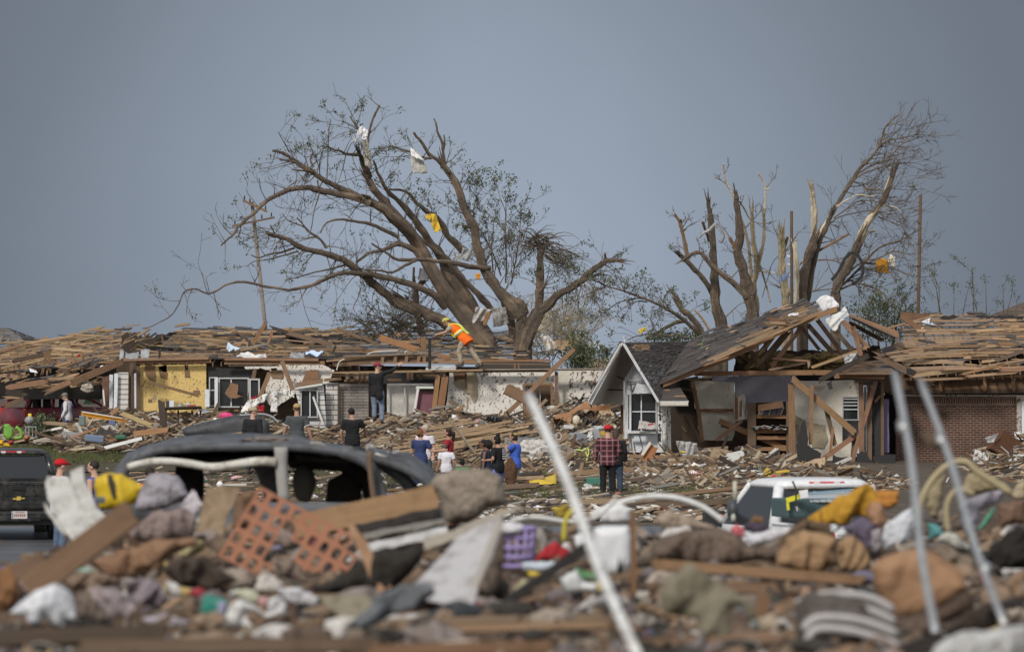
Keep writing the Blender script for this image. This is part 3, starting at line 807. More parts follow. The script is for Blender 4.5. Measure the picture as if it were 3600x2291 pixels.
bush('bush','dense dark green bush peeping up between the shingled roof and the plank roof','F',880,270,205,1.3,1.1,330,14)
bush('bush','bright green bush growing in the gap below the white gable frame','E',95,660,196,.5,.6,200,8)
bush('bush','small dull green bush right of the white gable frame','E',240,640,215,.8,.4,80,6)
bush('sapling','thin leafy sapling rising over the right-hand plank roof','F',1450,130,208,1.3,1.2,8,7,.06)
bush('sapling','sparse young tree at the far right edge above the plank roof','F',1700,150,212,1.6,.8,8,6,.06)
# brushwood caught behind the roof in the middle, and pale brush in the gap
mt=MB();ml=MB()
for _ in range(85):
    p=P('B',R.uniform(1290,1780),R.uniform(190,300),201+R.uniform(-1,1));twig(mt,ml,p,V((R.uniform(-1,1),0,R.uniform(-.3,.5))),R.uniform(.6,1.6),.02,1,leafp=.15)
o=tag(mt.build('brushwood','bark_grey'),'tangle of broken brushwood piled behind the roof left of the worker','brushwood',kind='stuff')
ml.build('leaves','leaf',o)
mt=MB()
for _ in range(190):
    p=P('C',R.uniform(1180,1640),R.uniform(150,560),200+R.uniform(-1,1));twig(mt,None,p,V((R.uniform(-1,1),0,R.uniform(-.2,1))),R.uniform(.4,1.6),.022,1)
tag(mt.build('brushwood','bark_pale'),'tangle of pale stripped twigs in the gap right of the forked tree','brushwood',kind='stuff')
# ================= poles and wires =================
def pole(c,Y,w_,x0,y0,x1,y1,label,m='brown_wood',cross=()):
    a=P(c,x0,y0,Y);b=P(c,x1,y1,Y);d=(b-a);a=a-d*(a.z/d.z) if d.z else a
    t=thing('utility_pole',label,'pole',a)
    mb=MB();tube(mb,[a.lerp(b,i/8) for i in range(9)],[px(c,w_,Y)/2*(1.1-.02*i) for i in range(9)],12,.04);mb.build('shaft',m,t)
    for (xa,ya,xb,yb,h) in cross:
        q=MB();plank(q,P(c,xa,ya,Y-.2),P(c,xb,yb,Y-.2),px(c,h,Y),.12,(0,-1,0),.03);q.build('crossarm','brown_wood',t)
        q=MB()
        for k in (.08,.3,.7,.92):
            p=P(c,xa,ya,Y-.2).lerp(P(c,xb,yb,Y-.2),k);tube(q,[p+V((0,0,.05)),p+V((0,0,.2))],[.035,.02],6)
        q.build('insulator','dark_wood',t)
    return t
pole('T',206,24,780,1440,695,648,'leaning wooden utility pole with two tilted crossarms at the left of the big tree','grey_wood',
     ((635,637,794,712,14),(565,802,840,746,12)))
pole('V',203,22,1117,1350,1116,750,'short brown wooden pole standing among the snapped trunks')
pole('V',205,24,1968,1440,1984,642,'tall brown wooden pole standing alone right of the windswept tree')
pole('C',240,18,1553,360,1550,135,'distant thin utility pole with a small crossarm in the gap between houses','brown_wood',((1535,178,1568,172,8),))
wn=iter(('left of the short pole, longest','short, from the windswept tree','left of the windswept tree','sagging through the leaning tree','thin, high in the leaning tree'))
def wire(c,Y,r,*xy,g='black cables dangling from the broken trees'):
    mb=MB();tube(mb,path(c,Y,Y,xy,4),r,4)
    tag(mb.build('hanging_cable','black_plastic'),'black cable '+next(wn),'cable',g)
wire('V',203,.012,1110,1000,1000,1080,950,1220,920,1330);wire('V',203,.012,1450,810,1500,900,1520,915);wire('V',203,.012,1370,840,1400,920,1440,1000)
wire('T',199,.012,1100,480,1250,610,1420,720,1622,800);wire('T',199,.01,1230,530,1330,500,1400,470)
# ================= houses =================
def wallp(parent,name,m,c,Y,xy,th=.14,holes=(),rag=0,label=None,tint=(1,1,1)):
    pts=pg(c,Y,*xy)
    if rag: pts=ragged(pts,rag)
    hs=[ragged(pg(c,Y,*h),.0,9) for h in holes]
    mb=MB();slab(mb,pts,th,hs,tint)
    o=mb.build(name,m,parent)
    if label: o['label']=label
    return o
def beam(parent,name,m,c,Y,w_,*xy,Y2=None,t=.05,label=None,jag=.05,tint=None,face=(0,-1,.1),bow=0):
    mb=MB();a=P(c,xy[0],xy[1],Y);b=P(c,xy[2],xy[3],Y2 or Y)
    plank(mb,a,b,px(c,w_,Y),t,face,jag,4,tint or tv(.12,.08),bow=bow)
    o=mb.build(name,m,parent)
    if parent is None: return o
    if label: o['label']=label
    return o
def window(parent,c,Y,x0,y0,x1,y1,fw,vx=(),hy=(),m='white_paint',depth=.1,glass=True,name='window'):
    """frame with muntins, dark glass behind"""
    mb=MB();W=lambda n: px(c,n,Y)
    a=P(c,x0,y0,Y);b=P(c,x1,y1,Y);f=W(fw)
    for (xa,za,xb,zb) in ((a.x,a.z,b.x,a.z-f),(a.x,b.z+f,b.x,b.z),(a.x,a.z-f,a.x+f,b.z+f),(b.x-f,a.z-f,b.x,b.z+f)):
        box(mb,((xa+xb)/2,Y,(za+zb)/2),xb-xa,.1,za-zb,(.72,.7,.66))
    for v in vx: p=P(c,v,y0,Y);box(mb,(p.x,Y+.01,(a.z+b.z)/2),f*.8,.06,a.z-b.z-2*f)
    for h in hy: p=P(c,x0,h,Y);box(mb,((a.x+b.x)/2,Y+.015,p.z),b.x-a.x-2*f,.05,f*.7)
    o=mb.build(name,m,parent)
    if glass:
        g=MB();box(g,((a.x+b.x)/2,Y+.06,(a.z+b.z)/2),b.x-a.x-f,.01,a.z-b.z-f);g.build('pane','dark_glass',o)
    return o
TAN=lambda: (lambda k: (.47*k*R.uniform(.95,1.08),.335*k,.215*k*R.uniform(.88,1.06)))(R.uniform(.6,1.05))
DK=lambda: (lambda k: (k*1.0,k*.94,k*.95))(R.uniform(.07,.17))
def nz(u,v,s,a=7.3): return noise.noise(V((u*s,v*s*.5,a)))
# ---- middle bungalow -------------------------------------------------
hm=thing('ruined_bungalow','long torn bungalow in the middle with yellow, white stucco, siding and brick walls','house',(P('B',1000,1100,192).x,192,0))
mb=MB()
def tf(u,v):
    if nz(u,v,9,1) > .3 and v < .85: return None
    return DK() if nz(u*6,v,3,2)+(u-.35)*.7 > .05 or v > .93 else TAN()
courses(mb,P('A',1290,545,193),P('B',1180,545,193),P('B',1180,292,206),P('A',1640,262,206),60,3.4,tf,lift=.04,xj=.6)
mb.build('roof_deck','any_board',hm)
mb=MB()
courses(mb,P('B',1180,545,194),P('C',1180,545,194),P('C',1120,300,207),P('B',1150,290,207),44,2.6,lambda u,v: None if nz(u,v,12,5) > .42 else (DK() if R.random() < .75 else TAN()),lift=.06,xj=.6)
mb.build('shingle_roof','any_board',hm)
for k in range(26):      # rafters under the deck
    u=k/25;a=P('A',1290,560,193).lerp(P('B',1180,560,193),u);b=P('A',1640,280,206).lerp(P('B',1180,312,206),u)
    mb=MB();plank(mb,a-V((0,0,.12)),b-V((0,0,.12)),.14,.05,(1,0,0),.02);mb.build('rafter','brown_wood',hm)
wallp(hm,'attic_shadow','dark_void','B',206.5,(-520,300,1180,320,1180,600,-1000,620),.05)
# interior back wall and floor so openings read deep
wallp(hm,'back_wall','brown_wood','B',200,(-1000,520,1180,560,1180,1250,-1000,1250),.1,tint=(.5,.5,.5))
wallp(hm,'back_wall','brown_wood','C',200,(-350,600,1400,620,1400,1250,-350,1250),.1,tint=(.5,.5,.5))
wallp(hm,'wall','yellow_stucco','A',192,(1252,598,1850,585,1852,1020,1252,1020),.14,[(1420,612,1495,590,1500,690,1460,700,1430,660),(1655,592,1688,590,1690,640,1665,700,1660,630)],label='yellow stucco wall pocked with holes')
for q in ((1300,600,1395,600,1395,745,1340,725,1310,690),(1425,650,1505,660,1500,720,1440,705),(1735,820,1790,820,1800,860,1730,855),(1655,640,1700,640,1700,705,1660,700),(1330,900,1360,900,1365,925,1330,925)):
    wallp(hm,'bare_patch','brown_wood','A',191.97,q,.03,rag=.03,tint=(1.5,1.4,1.2))
beam(hm,'corner_post','brown_wood','A',191.8,34,1240,575,1240,1010)
beam(hm,'top_beam','orange_wood','A',191.7,40,1215,562,1900,553,tint=(.95,.9,.9))
beam(hm,'top_beam','brown_wood','A',191.6,30,1100,545,1880,530,tint=(1.7,1.6,1.5))
beam(hm,'collapsed_rafter','orange_wood','A',191,60,640,760,1100,560,Y2=192,tint=(.6,.62,.62))
# stump siding left of the yellow wall
wallp(hm,'siding','siding','A',192,(1058,660,1152,660,1150,1000,1058,1000),.12)
wallp(hm,'siding','white_paint','A',191.8,(1025,670,1060,668,1050,1000,1020,1000),.06)
wallp(hm,'siding','white_paint','A',192.3,(982,680,1015,680,1010,980,980,985),.06)
wallp(hm,'brick_pier','orange_brick','A',192.5,(920,700,985,690,985,1000,915,1000),.2)
beam(hm,'stud','brown_wood','A',192.2,30,1180,570,1175,1000);beam(hm,'stud','dark_wood','A',192.1,24,1205,570,1208,1000,tint=(2,2,2))
wallp(hm,'siding','white_paint','A',191.9,(1205,670,1225,668,1225,980,1207,982),.05)
# bay with window right of yellow wall
wallp(hm,'felt_band','black_felt','A',192,(1868,612,2262,636,2262,712,1868,700),.1,rag=.02)
window(hm,'A',191.9,1876,702,1952,965,10,(),(820,))
window(hm,'A',191.9,1962,706,2236,975,12,(2075,),())
wallp(hm,'torn_board','orange_wood','A',191.6,(2070,750,2140,770,2130,860,2190,880,2060,890,2020,850),.04,rag=.03)
wallp(hm,'shutter','white_paint','A',191.6,(1926,705,1956,705,1954,985,1926,985),.05)
wallp(hm,'shutter','white_paint','A',191.5,(1840,812,1876,812,1878,970,1840,970),.05)
wallp(hm,'tan_siding','siding','A',191.4,(1785,985,1955,980,1955,1110,1785,1110),.2,tint=(.62,.55,.43))
beam(hm,'stud','brown_wood','B',191.5,36,245,630,175,1020);beam(hm,'stud','brown_wood','B',191.3,40,380,660,270,930,tint=(1.6,1.5,1.3))
# leaning door frame
window(hm,'B',191.4,195,715,290,905,14,(),(),glass=True,name='door')
wallp(hm,'wall','white_stucco','B',192,(150,600,480,592,840,590,960,640,900,760,640,790,600,860,400,1000,330,870,380,640,300,620,160,640),.12,[(385,625,440,620,450,665,400,660)],rag=.02,label='white stucco wall with a ragged hole')
wallp(hm,'bare_patch','tan_wood','B',191.96,(375,655,490,640,490,720,400,712),.02,rag=.03,tint=(.9,.85,.8))
wallp(hm,'torn_board','orange_wood','B',191.8,(700,645,820,640,820,715,720,745,665,750),.04,rag=.03)
beam(hm,'collapsed_rafter','brown_wood','B',191.2,40,485,550,590,830,tint=(1.6,1.5,1.4));
beam(hm,'top_beam','brown_wood','B',191.6,34,-30,572,880,575,tint=(1.5,1.35,1.2));beam(hm,'top_beam','orange_wood','B',191.5,24,-30,540,820,548)
beam(hm,'top_beam','grey_wood','B',191.7,12,0,602,460,598,tint=(1.3,1.3,1.2))
# white sided bay with its window, leaning a little
wallp(hm,'bay','siding','B',190.5,(600,802,862,762,888,1150,692,1205,690,1130),.15,[(655,826,806,800,812,1058,672,1078)],label='white clapboard bay leaning forward',tint=(1,1.03,1.08))
window(hm,'B',190.4,655,815,812,1066,11,(740,),(),glass=True)
beam(hm,'bay_header','brown_wood','B',190.3,40,612,775,860,735,tint=(1.4,1.3,1.2));beam(hm,'bay_trim','white_board','B',190.2,16,600,806,860,765)
beam(hm,'bay_trim','white_board','B',190.1,18,765,870,860,1130)
wallp(hm,'siding','siding','B',191,(882,750,992,755,992,1150,878,1145),.14,rag=.01)
beam(hm,'stud','dark_wood','B',190.9,18,996,745,996,1150,tint=(2,2,1.8))
wallp(hm,'brick_wall','grey_brick','B',191.2,(1002,760,1265,758,1265,1190,1002,1190),.14)
beam(hm,'wall_plate','brown_wood','B',190.8,26,860,730,1030,715,tint=(1.4,1.3,1.2))
# dark open band above brick and doors
wallp(hm,'felt_band','black_felt','B',191.4,(1040,652,1960,648,1960,760,1440,765,1262,750,1060,735),.1,[(1110,680,1130,680,1130,715,1110,715),(1650,672,1730,672,1730,700,1650,700)])
for k,(x0,x1,y) in enumerate(((1040,1290,735),(1430,1565,730),(1690,1960,690))): beam(hm,'blocking','tan_wood','B',191.2,22,x0,y,x1,y,tint=(.7,.62,.55))
for x in (1075,1140,1165,1210,1255,1620,1655,1730): beam(hm,'blocking','brown_wood','B',191.1,26,x,655,x,735,tint=(R.uniform(.8,1.8),)*3)
# big ceiling joist and stringers left of the worker
beam(hm,'joist','brown_wood','B',190.2,78,950,570,1860,522,tint=(1.1,1.05,1))
beam(hm,'top_beam','grey_wood','B',190,14,1030,515,1860,490,tint=(.8,.75,.7))
for x0,y0,x1,y1,w_ in ((880,560,1600,500,16),(1280,578,2290,570,14),(900,665,2298,640,18),(930,690,1500,680,14),(1700,660,1960,660,12)):
    beam(hm,'stringer','tan_wood','B',190.1+R.uniform(-.2,.1),w_,x0,y0,x1,y1,tint=tv(.2))
for x in (1395,1510,1610,1720,1770): beam(hm,'blocking','brown_wood','B',190.05,30,x,505,x-8,575,tint=(1.6,1.45,1.25))
beam(hm,'stud','brown_wood','B',191.5,34,1275,755,1285,1060);wallp(hm,'door','grey_stucco','B',191.3,(1430,768,1725,765,1700,1180,1430,1180),.08,label='dirty white double door')
for x in (1440,1590,1715): beam(hm,'door_frame','white_board','B',191.1,14,x,768,x,1120,tint=(.8,.8,.78))
beam(hm,'door_frame','white_board','B',191,16,1425,768,1850,768,tint=(.85,.85,.85))
wallp(hm,'door','flat_door','B',190.4,(1690,828,1850,832,1812,1145,1655,1140),.05,label='loose maroon door leaning in its frame') if flat('flat_door',(.2,.09,.11)) else 0
beam(hm,'door_frame','white_board','B',190.2,22,1712,790,1658,1130);beam(hm,'door_frame','white_board','B',190.2,22,1685,795,1860,795)
beam(hm,'torn_stud','tan_wood','B',190,42,1890,680,1830,1180,tint=(1,.85,.65));beam(hm,'torn_stud','orange_wood','B',190,62,1955,690,1885,1150,tint=(.95,.9,.85));beam(hm,'torn_stud','dark_wood','B',190.2,40,1920,660,1900,1000)
# long white stucco wall with the peeled patches and the window opening
wallp(hm,'wall','white_stucco','C',191,(462,652,1402,640,1402,1230,380,1230,440,900),.14,
      [(490,660,604,658,606,800,560,790,505,760),(1122,762,1382,760,1384,1120,1122,1120)],label='long white spattered stucco wall with a window hole')
for q,m in (((612,662,700,658,718,720,716,860,690,930,660,900,640,850,610,850,600,760),'cream_plaster'),((488,742,604,742,604,852,560,800,520,790),'cream_plaster')):
    wallp(hm,'bare_patch',m,'C',190.96,q,.02,rag=.02,tint=(.62,.55,.45))
beam(hm,'stud','brown_wood','C',190.9,12,605,655,605,800)
wallp(hm,'closet_shelf','brown_wood','C',191.3,(490,660,604,658,604,740,490,740),.05,tint=(1.1,1,.85))
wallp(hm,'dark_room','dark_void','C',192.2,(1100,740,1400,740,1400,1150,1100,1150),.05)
for a in ((1128,760,1128,1125),(1378,760,1378,1010),(1120,768,1392,764)): beam(hm,'window_frame','brown_wood','C',190.8,22,*a,tint=(1.5,1.35,1.1))
for x in (1145,1160,1185,1272): beam(hm,'curtain','white_board','C',191.5,10,x,775,x+3,1000,tint=(.8,.8,.8))
wallp(hm,'room_wall','brown_wood','C',192,(1200,775,1370,775,1370,1000,1200,1000),.03,tint=(.8,.8,.75))
beam(hm,'corner_post','orange_wood','C',190.7,30,1420,650,1420,1010,tint=(.8,.78,.8))
wallp(hm,'wall','cream_plaster','C',191.3,(1438,648,1862,640,1900,1100,1438,1100),.14,label='pinkish plaster end wall, heavily spattered on the right')
wallp(hm,'wall','speckled_white','C',191.25,(1560,650,1860,640,1890,960,1720,1000,1600,950,1520,850),.02,rag=.05,tint=(.97,.92,.88))
beam(hm,'wall_plate','grey_wood','C',190.6,12,170,643,1862,632,t=.3,tint=(.95,.9,.85));beam(hm,'wall_plate','brown_wood','C',190.7,12,440,656,1400,650,tint=(1,.8,.7))
mb=MB();sheet(mb,P('C',250,600,190.4),P('C',520,606,190.4),P('C',520,632,190.1),P('C',245,636,190.1),8,3,.01,2,.03);o=tag(mb.build('white_sheet','white_board'),'flat white panel lying on the wall top by the black pry bar','panel')
beam(hm,'stringer','brown_wood','C',193.5,20,240,560,1370,552,tint=(1.7,1.4,1.1));beam(hm,'stringer','brown_wood','C',193.5,14,240,575,1370,590)
wallp(hm,'attic_board','black_felt','C',194,(730,560,1365,566,1365,640,730,640),.1,rag=.02,tint=(2,1.8,1.5))
for x in (1046,1080): beam(hm,'blocking','orange_wood','C',193.2,14,x,570,x,635)
# gutter cap of bent sheet
for k,(x0,y0,x1,y1) in enumerate(((1070,475,1110,550),(1125,460,1250,540),(1265,455,1345,530))):
    mb=MB();sheet(mb,P('A',x0,y0,191),P('A',x1,y0+15,191),P('A',x1-10,y1,190.6),P('A',x0,y1,190.6),10,6,.09,2,.008)
    tag(mb.build('metal_flashing','sheet_metal',smooth=True),'bent grey metal flashing on the wall top, %s' % ('left end','middle, largest','right end by the upright pipe')[k],'sheet metal')
def roof_litter(parent,p00,p10,p11,p01,n,nb,lab,grp,tp=.5):
    q=MB();nrm=V((0,-.4,1)).normalized()
    def one(q,L,w_,tn):
        u,v=R.random(),R.random();p=(p00*(1-u)+p10*u)*(1-v)+(p01*(1-u)+p11*u)*v;ex=(p10-p00).normalized();ey=(p01-p00).normalized()
        a=R.gauss(0,.12) if R.random() < .86 else R.uniform(-1.5,1.5);d=ex*math.cos(a)+ey*math.sin(a)+V((0,0,R.gauss(0,.09)))
        p=p+V((0,0,R.uniform(.03,.16)));plank(q,p-d*L/2,p+d*L/2,w_,.025,nrm+V((0,R.uniform(-.8,.2),0)),jag=.12,tint=tn)
    for _ in range(n): one(q,R.uniform(.1,.8),R.uniform(.03,.12),TAN() if R.random() < tp else DK())
    tag(q.build('roof_splinters','any_board',origin=(0,0,0)),'splintered wood and torn shingles strewn over the '+grp,'splinters',kind='stuff')
    for _ in range(nb):
        q=MB();one(q,R.uniform(.9,2.4),R.uniform(.07,.15),TAN());xa=[v[0] for v in q.v];xm=sum(xa)/len(xa);f_=(xm-p00.x)/(p10.x-p00.x)
        tag(q.build('loose_board','any_board'),('long ' if max(xa)-min(xa) > 1.7 else 'short ')+tone(tuple(q.t[0]))+' '+lab+', '+('left end','left of middle','middle','right of middle','right end')[max(0,min(4,int(f_*5)))],'board','loose boards on the '+grp)
roof_litter(hm,P('A',1290,545,193),P('B',1180,545,193),P('B',1180,292,206),P('A',1640,262,206),150,18,'loose board lying on the torn roof of the middle bungalow','torn middle roof')
roof_litter(hm,P('B',1180,545,194),P('C',1180,545,194),P('C',1120,300,207),P('B',1150,290,207),120,6,'loose board lying on the dark roof behind the worker','dark roof behind the worker')
# ---- collapsed house at the left ---------------------------------------
hl=thing('collapsed_house','collapsed house at the left, its tan plank roof sloping down behind the maroon car','house',(P('A',500,1000,215).x,215,0))
mb=MB()
def tfl(u,v):
    if .58 < u < .96 and .86 < v < .95: return None
    if .36 < u < .47 and .74 < v < .79: return None
    if .72 < u < .84 and .5 < v < .54: return None
    if nz(u,v,14,3) > .37: return None
    return DK() if nz(u,v,8,9) > .36 or v > .975 else TAN()
courses(mb,P('A',-120,670,206),P('A',1060,570,205),P('A',1190,262,224),P('A',60,420,226),74,4,tfl,lift=.06,xj=.6,th=.03)
mb.build('roof_deck','any_board',hl)
roof_litter(hl,P('A',-120,670,206),P('A',1060,570,205),P('A',1190,262,224),P('A',60,420,226),160,20,'board loose on the collapsed left roof','collapsed left roof')
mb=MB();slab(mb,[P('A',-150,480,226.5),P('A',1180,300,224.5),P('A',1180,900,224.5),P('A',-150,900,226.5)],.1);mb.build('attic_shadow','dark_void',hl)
for k in range(12):
    u=k/11;a=P('A',-100,660,206).lerp(P('A',1050,560,205),u);b=P('A',70,440,225.7).lerp(P('A',1185,290,223.7),u)
    mb=MB();plank(mb,a-V((0,0,.2)),b-V((0,0,.2)),.16,.06,(1,0,0),.02);mb.build('rafter','tan_wood',hl)
for (m,w_,x0,y0,x1,y1,Y,Y2) in (('tan_wood',34,0,640,250,625,204,204),('tan_wood',48,0,705,270,660,203,203),('orange_wood',50,40,800,440,740,202,202),('brown_wood',60,230,800,700,640,203,204),('tan_wood',26,390,720,700,712,203,203),('brown_wood',46,360,860,1000,600,202,203),('orange_wood',40,420,830,1080,560,201,202),('tan_wood',30,0,760,120,700,202,202),('brown_wood',44,0,980,260,880,202,202),('tan_wood',26,0,890,200,880,203,203),('orange_wood',40,480,590,870,570,204.5,204.5),('brown_wood',50,480,640,880,600,204,204),('brown_wood',40,100,560,400,500,205,208),('orange_wood',40,0,480,170,420,206,210),('dark_wood',60,20,830,240,860,203,203)):
    beam(hl,'roof_timber',m,'A',Y,w_,x0,y0,x1,y1,Y2=Y2,jag=.25)
for x0,y0,x1,y1,w_ in ((432,420,372,705,24),(436,430,452,690,26),(742,450,752,660,22),(676,490,690,690,22),(655,480,640,550,22),(145,455,135,540,34),(1296,280,1310,330,30),(1445,300,1475,430,20)):
    beam(hl,'broken_stud','orange_wood','A',204.5,w_,x0,y0,x1,y1,tint=(.75,.75,.75),jag=.3)
for k in range(46):
    x_=R.uniform(-20,860);y_=R.uniform(590,880-.12*x_);L=R.uniform(90,330);s=R.choice([-.12,-.3,-.35,.05,.12])+R.gauss(0,.08);mb=MB()
    plank(mb,P('A',x_,y_,203.4+R.uniform(-1,1)),P('A',x_+L,y_+L*s,203.4+R.uniform(-1,1)),px('A',R.uniform(9,26),203),.05,(0,-1,R.uniform(-.2,.8)),.2,tint=TAN() if R.random() < .7 else DK());tag(mb.build('roof_timber','any_board'),('thick ' if L > 210 else 'thin ')+tone(tuple(mb.t[0]))+' timber under the collapsed left roof, '+('steep' if abs(s) > .25 else 'flat')+', '+('far left','left','middle','right, near the white siding')[min(3,int(max(0,x_)/215))],'timber','timbers under the collapsed left roof')
for k in range(16):
    x_=R.uniform(1060,1480);y_=R.uniform(330,500);L=R.uniform(60,200);s=R.gauss(0,.6);mb=MB()
    plank(mb,P('A',x_,y_,195+R.uniform(0,8)),P('A',x_+L,y_+L*s,197),px('A',R.uniform(9,24),196),.05,(0,-1,R.uniform(-.2,.8)),.25,tint=TAN() if R.random() < .7 else DK());tag(mb.build('roof_timber','any_board'),'broken timber heaped in the gap between the two left roofs','timber','timbers between the two left roofs')
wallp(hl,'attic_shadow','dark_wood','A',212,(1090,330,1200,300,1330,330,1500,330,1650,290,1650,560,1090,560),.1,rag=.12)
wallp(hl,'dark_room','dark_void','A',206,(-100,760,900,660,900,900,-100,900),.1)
# ---- weathered hip roof far left
h2=thing('weathered_house','grey weathered hip roof of a far house at the left edge of the picture','house',(P('A',100,500,238).x,238,0))
mb=MB();courses(mb,P('A',-420,560,232),P('A',370,480,232),P('A',60,262,244),P('A',-420,230,244),22,1.5,lambda u,v: None if R.random() < .04 else (lambda k: (k,k*.9,k*.82))(R.uniform(.12,.3)),lift=.06)
courses(mb,P('A',370,480,232),P('A',700,480,244),P('A',380,372,246),P('A',60,262,244),10,1.5,lambda u,v: DK(),lift=.06)
mb.build('roof','any_board',h2)
for k in range(5): beam(h2,'rafter','grey_wood','A',231.8,22,-60+90*k,545-8*k,20+60*k,330+30*k,Y2=238,tint=(.8,.75,.7))
wallp(h2,'wall','dark_wood','A',233,(-420,555,370,480,370,900,-420,900),.2)
# ---- shingled house with the gabled bay --------------------------------
hg=thing('gabled_house','grey-shingled house with a white gabled bay and its front wall torn open','house',(P('E',1200,1500,181).x,181,0))
mb=MB();bp=[]
# main left slope seen from the front-left: front rake, back ridge line
FL=P('E',775,908,178.4);FH=P('F',425,218,180.3);BH=P('F',300,122,190);BL=P('E',1062,512,190)
def tfm(u,v):      # u along rake (0 low .. 1 high), v front->back
    if v > .97: return DK()
    a=nz(u*3,v*2,4,4)*.3
    if .5 < u < .6 and .03 < v < .1: return None
    if .78 < u < .86 and .08 < v < .16: return None
    if u > .25 and v < min(.66,(u-.18)*.85)+a: return TAN()
    return (lambda k: (k,k*.9,k*.88))(R.uniform(.09,.17))
mb=MB();courses(mb,FL,FH,BH,BL,30,1.1,tfm,th=.05,lift=.05,xj=.4)
mb.build('main_roof','any_board',hg)
# bay roof, right slope (towards us)
mb=MB()
R0=P('E',482,522,176.5);R1=P('E',1075,508,190);E0=P('E',800,1048,176.5);E1=P('E',800,900,178.6)
def tfd(u,v):
    if .1 < u < .42 and .83 < v < .97: return (lambda k: (k*.5,k*.32,k*.18))(R.uniform(.8,1.1)) if not (.36 < u < .42 and v > .85) else (.05,.05,.05)
    k=R.uniform(.085,.15);return (k,k*.87,k*.82)
# skew grid: rows from eave (v=0) to ridge (v=1)
courses(mb,E0,P('E',905,850,181),R1,R0,26,.45,tfd,th=.04,lift=.03,xj=.3)
mb.build('bay_roof','any_board',hg)
mb=MB();courses(mb,P('E',800,1052,176.8),P('E',1078,1052,176.8),P('E',1000,925,179),P('E',752,925,179),9,.45,lambda u,v: (.12,.1,.095) if nz(u,v,6) < .25 else (.4,.25,.15),th=.04)
mb.build('porch_roof','any_board',hg)
# overhang seen from below on the left with its pale soffit boards
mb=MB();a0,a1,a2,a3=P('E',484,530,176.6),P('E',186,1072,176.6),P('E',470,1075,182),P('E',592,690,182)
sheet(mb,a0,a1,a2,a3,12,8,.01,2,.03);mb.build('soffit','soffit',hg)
for q in ((345,800,500,850),(278,945,485,945)): beam(hg,'soffit_seam','dark_wood','E',177.5,5,*q,Y2=180.5,tint=(1.4,1.3,1.2))
mb=MB();courses(mb,P('E',165,1046,176.4),P('E',455,1052,182),P('E',577,652,182),P('E',462,506,176.4),14,.5,lambda u,v: DK(),th=.03);mb.build('bay_roof','any_board',hg)
for (w_,x0,y0,x1,y1,Y) in ((26,478,520,186,1078,176.2),(10,462,530,170,1050,176.1),(24,486,520,640,780,176.1),(22,636,770,808,1060,176.1)):
    beam(hg,'bargeboard','white_board','E',Y,w_,x0,y0,x1,y1,t=.03,tint=(.88,.9,.95))
beam(hg,'soffit_trim','brown_wood','E',176,10,455,600,330,810);
# gable front
gf=wallp(hg,'bay_wall','white_paint','E',177.6,(492,860,588,705,700,880,795,1045,800,1505,508,1505),.12,[(545,975,788,975,788,1318,545,1318)],label='white painted gable wall with peeling panels')
window(hg,'E',177.5,540,970,792,1324,14,(650,),(1140,),depth=.1)
wallp(hg,'window_trim','white_paint','E',177.4,(522,940,560,960,560,1330,522,1340),.05,[(530,985,545,990,545,1300,530,1300)])
wallp(hg,'torn_panel','brown_wood','E',177.3,(560,960,600,895,598,960,575,975),.02)
wallp(hg,'torn_panel','white_paint','E',177.2,(575,975,610,885,690,900,740,975),.02,rag=.01)
for q in ((505,878,770,860),(548,1330,560,1500),(575,1400,592,1500),(625,1330,660,1470),(552,870,552,970),(664,980,664,975)): beam(hg,'seam','dark_wood','E',177.52,4,*q)
beam(hg,'corner_trim','white_board','E',177.3,14,497,860,497,1500,tint=(.75,.74,.72));beam(hg,'sill','white_board','E',177.2,14,530,1328,795,1328,t=.12)
cb=wallp(hg,'corner_board','white_board','E',177.2,(797,1070,836,1070,838,1505,797,1505),.06,label='white corner board with sprayed black writing')
def stroke(parent,name,m,c,Y,r,strokes,x=0,y=0,s=1,z=.0):
    mb=MB()
    for st in strokes:
        pts=smooth_path([P(c,x+st[i]*s,y+st[i+1]*s,Y) for i in range(0,len(st),2)],4) if len(st) > 4 else [P(c,x+st[i]*s,y+st[i+1]*s,Y) for i in range(0,len(st),2)]
        tube(mb,pts,r,6)
    return mb.build(name,m,parent)
Z1=.3334   # spray writing "2 8 S E 8" read from the enlarged view, in crop 'W'
CR['W']=(2180,1400,.13055)
stroke(cb,'writing','black_plastic','W',177.17,.016,[
    (1042,210,1062,205,1082,235,1062,290,1050,330,1062,365,1092,352,1094,335),
    (1078,430,1050,425,1046,455,1090,520,1088,565,1068,575,1062,545,1092,470,1078,430),
    (1082,690,1050,700,1045,740,1092,800,1094,850,1070,872,1045,845,1050,820),
    (1100,945,1030,950,1024,1010,1020,1190),(1024,985,1100,975),(1012,1010,1060,1012),
    (1060,1000,1036,1020,1046,1060,1084,1100,1082,1138,1058,1135,1052,1095,1086,1040,1060,1000)])
wallp(hg,'side_wall','speckled_white','E',177.8,(838,1092,876,1092,876,1505,838,1505),.06);wallp(hg,'side_wall','speckled_white','E',177.9,(880,1092,915,1095,917,1505,880,1505),.06,tint=(.88,.86,.82))
beam(hg,'porch_fascia','white_board','E',176.5,40,806,1072,1076,1070,tint=(.9,.87,.8));beam(hg,'gutter','white_board','E',176.3,10,806,1052,1078,1050)
wallp(hg,'brick_pier','orange_brick','E',178,(466,1085,508,1085,508,1700,466,1700),.3)
wallp(hg,'brick_base','orange_brick','E',178.2,(508,1498,930,1498,930,1700,508,1700),.2)
mb=MB();sheet(mb,P('E',632,1232,177.2),P('E',775,1240,177.2),P('E',785,1290,177),P('E',618,1305,177),12,8,.05,4,.02,(.5,.48,.46))
bag=tag(mb.build('plastic_bag','any_cloth',smooth=True),'greyish plastic bag with red print lying on the sill of the white gable window','bag')
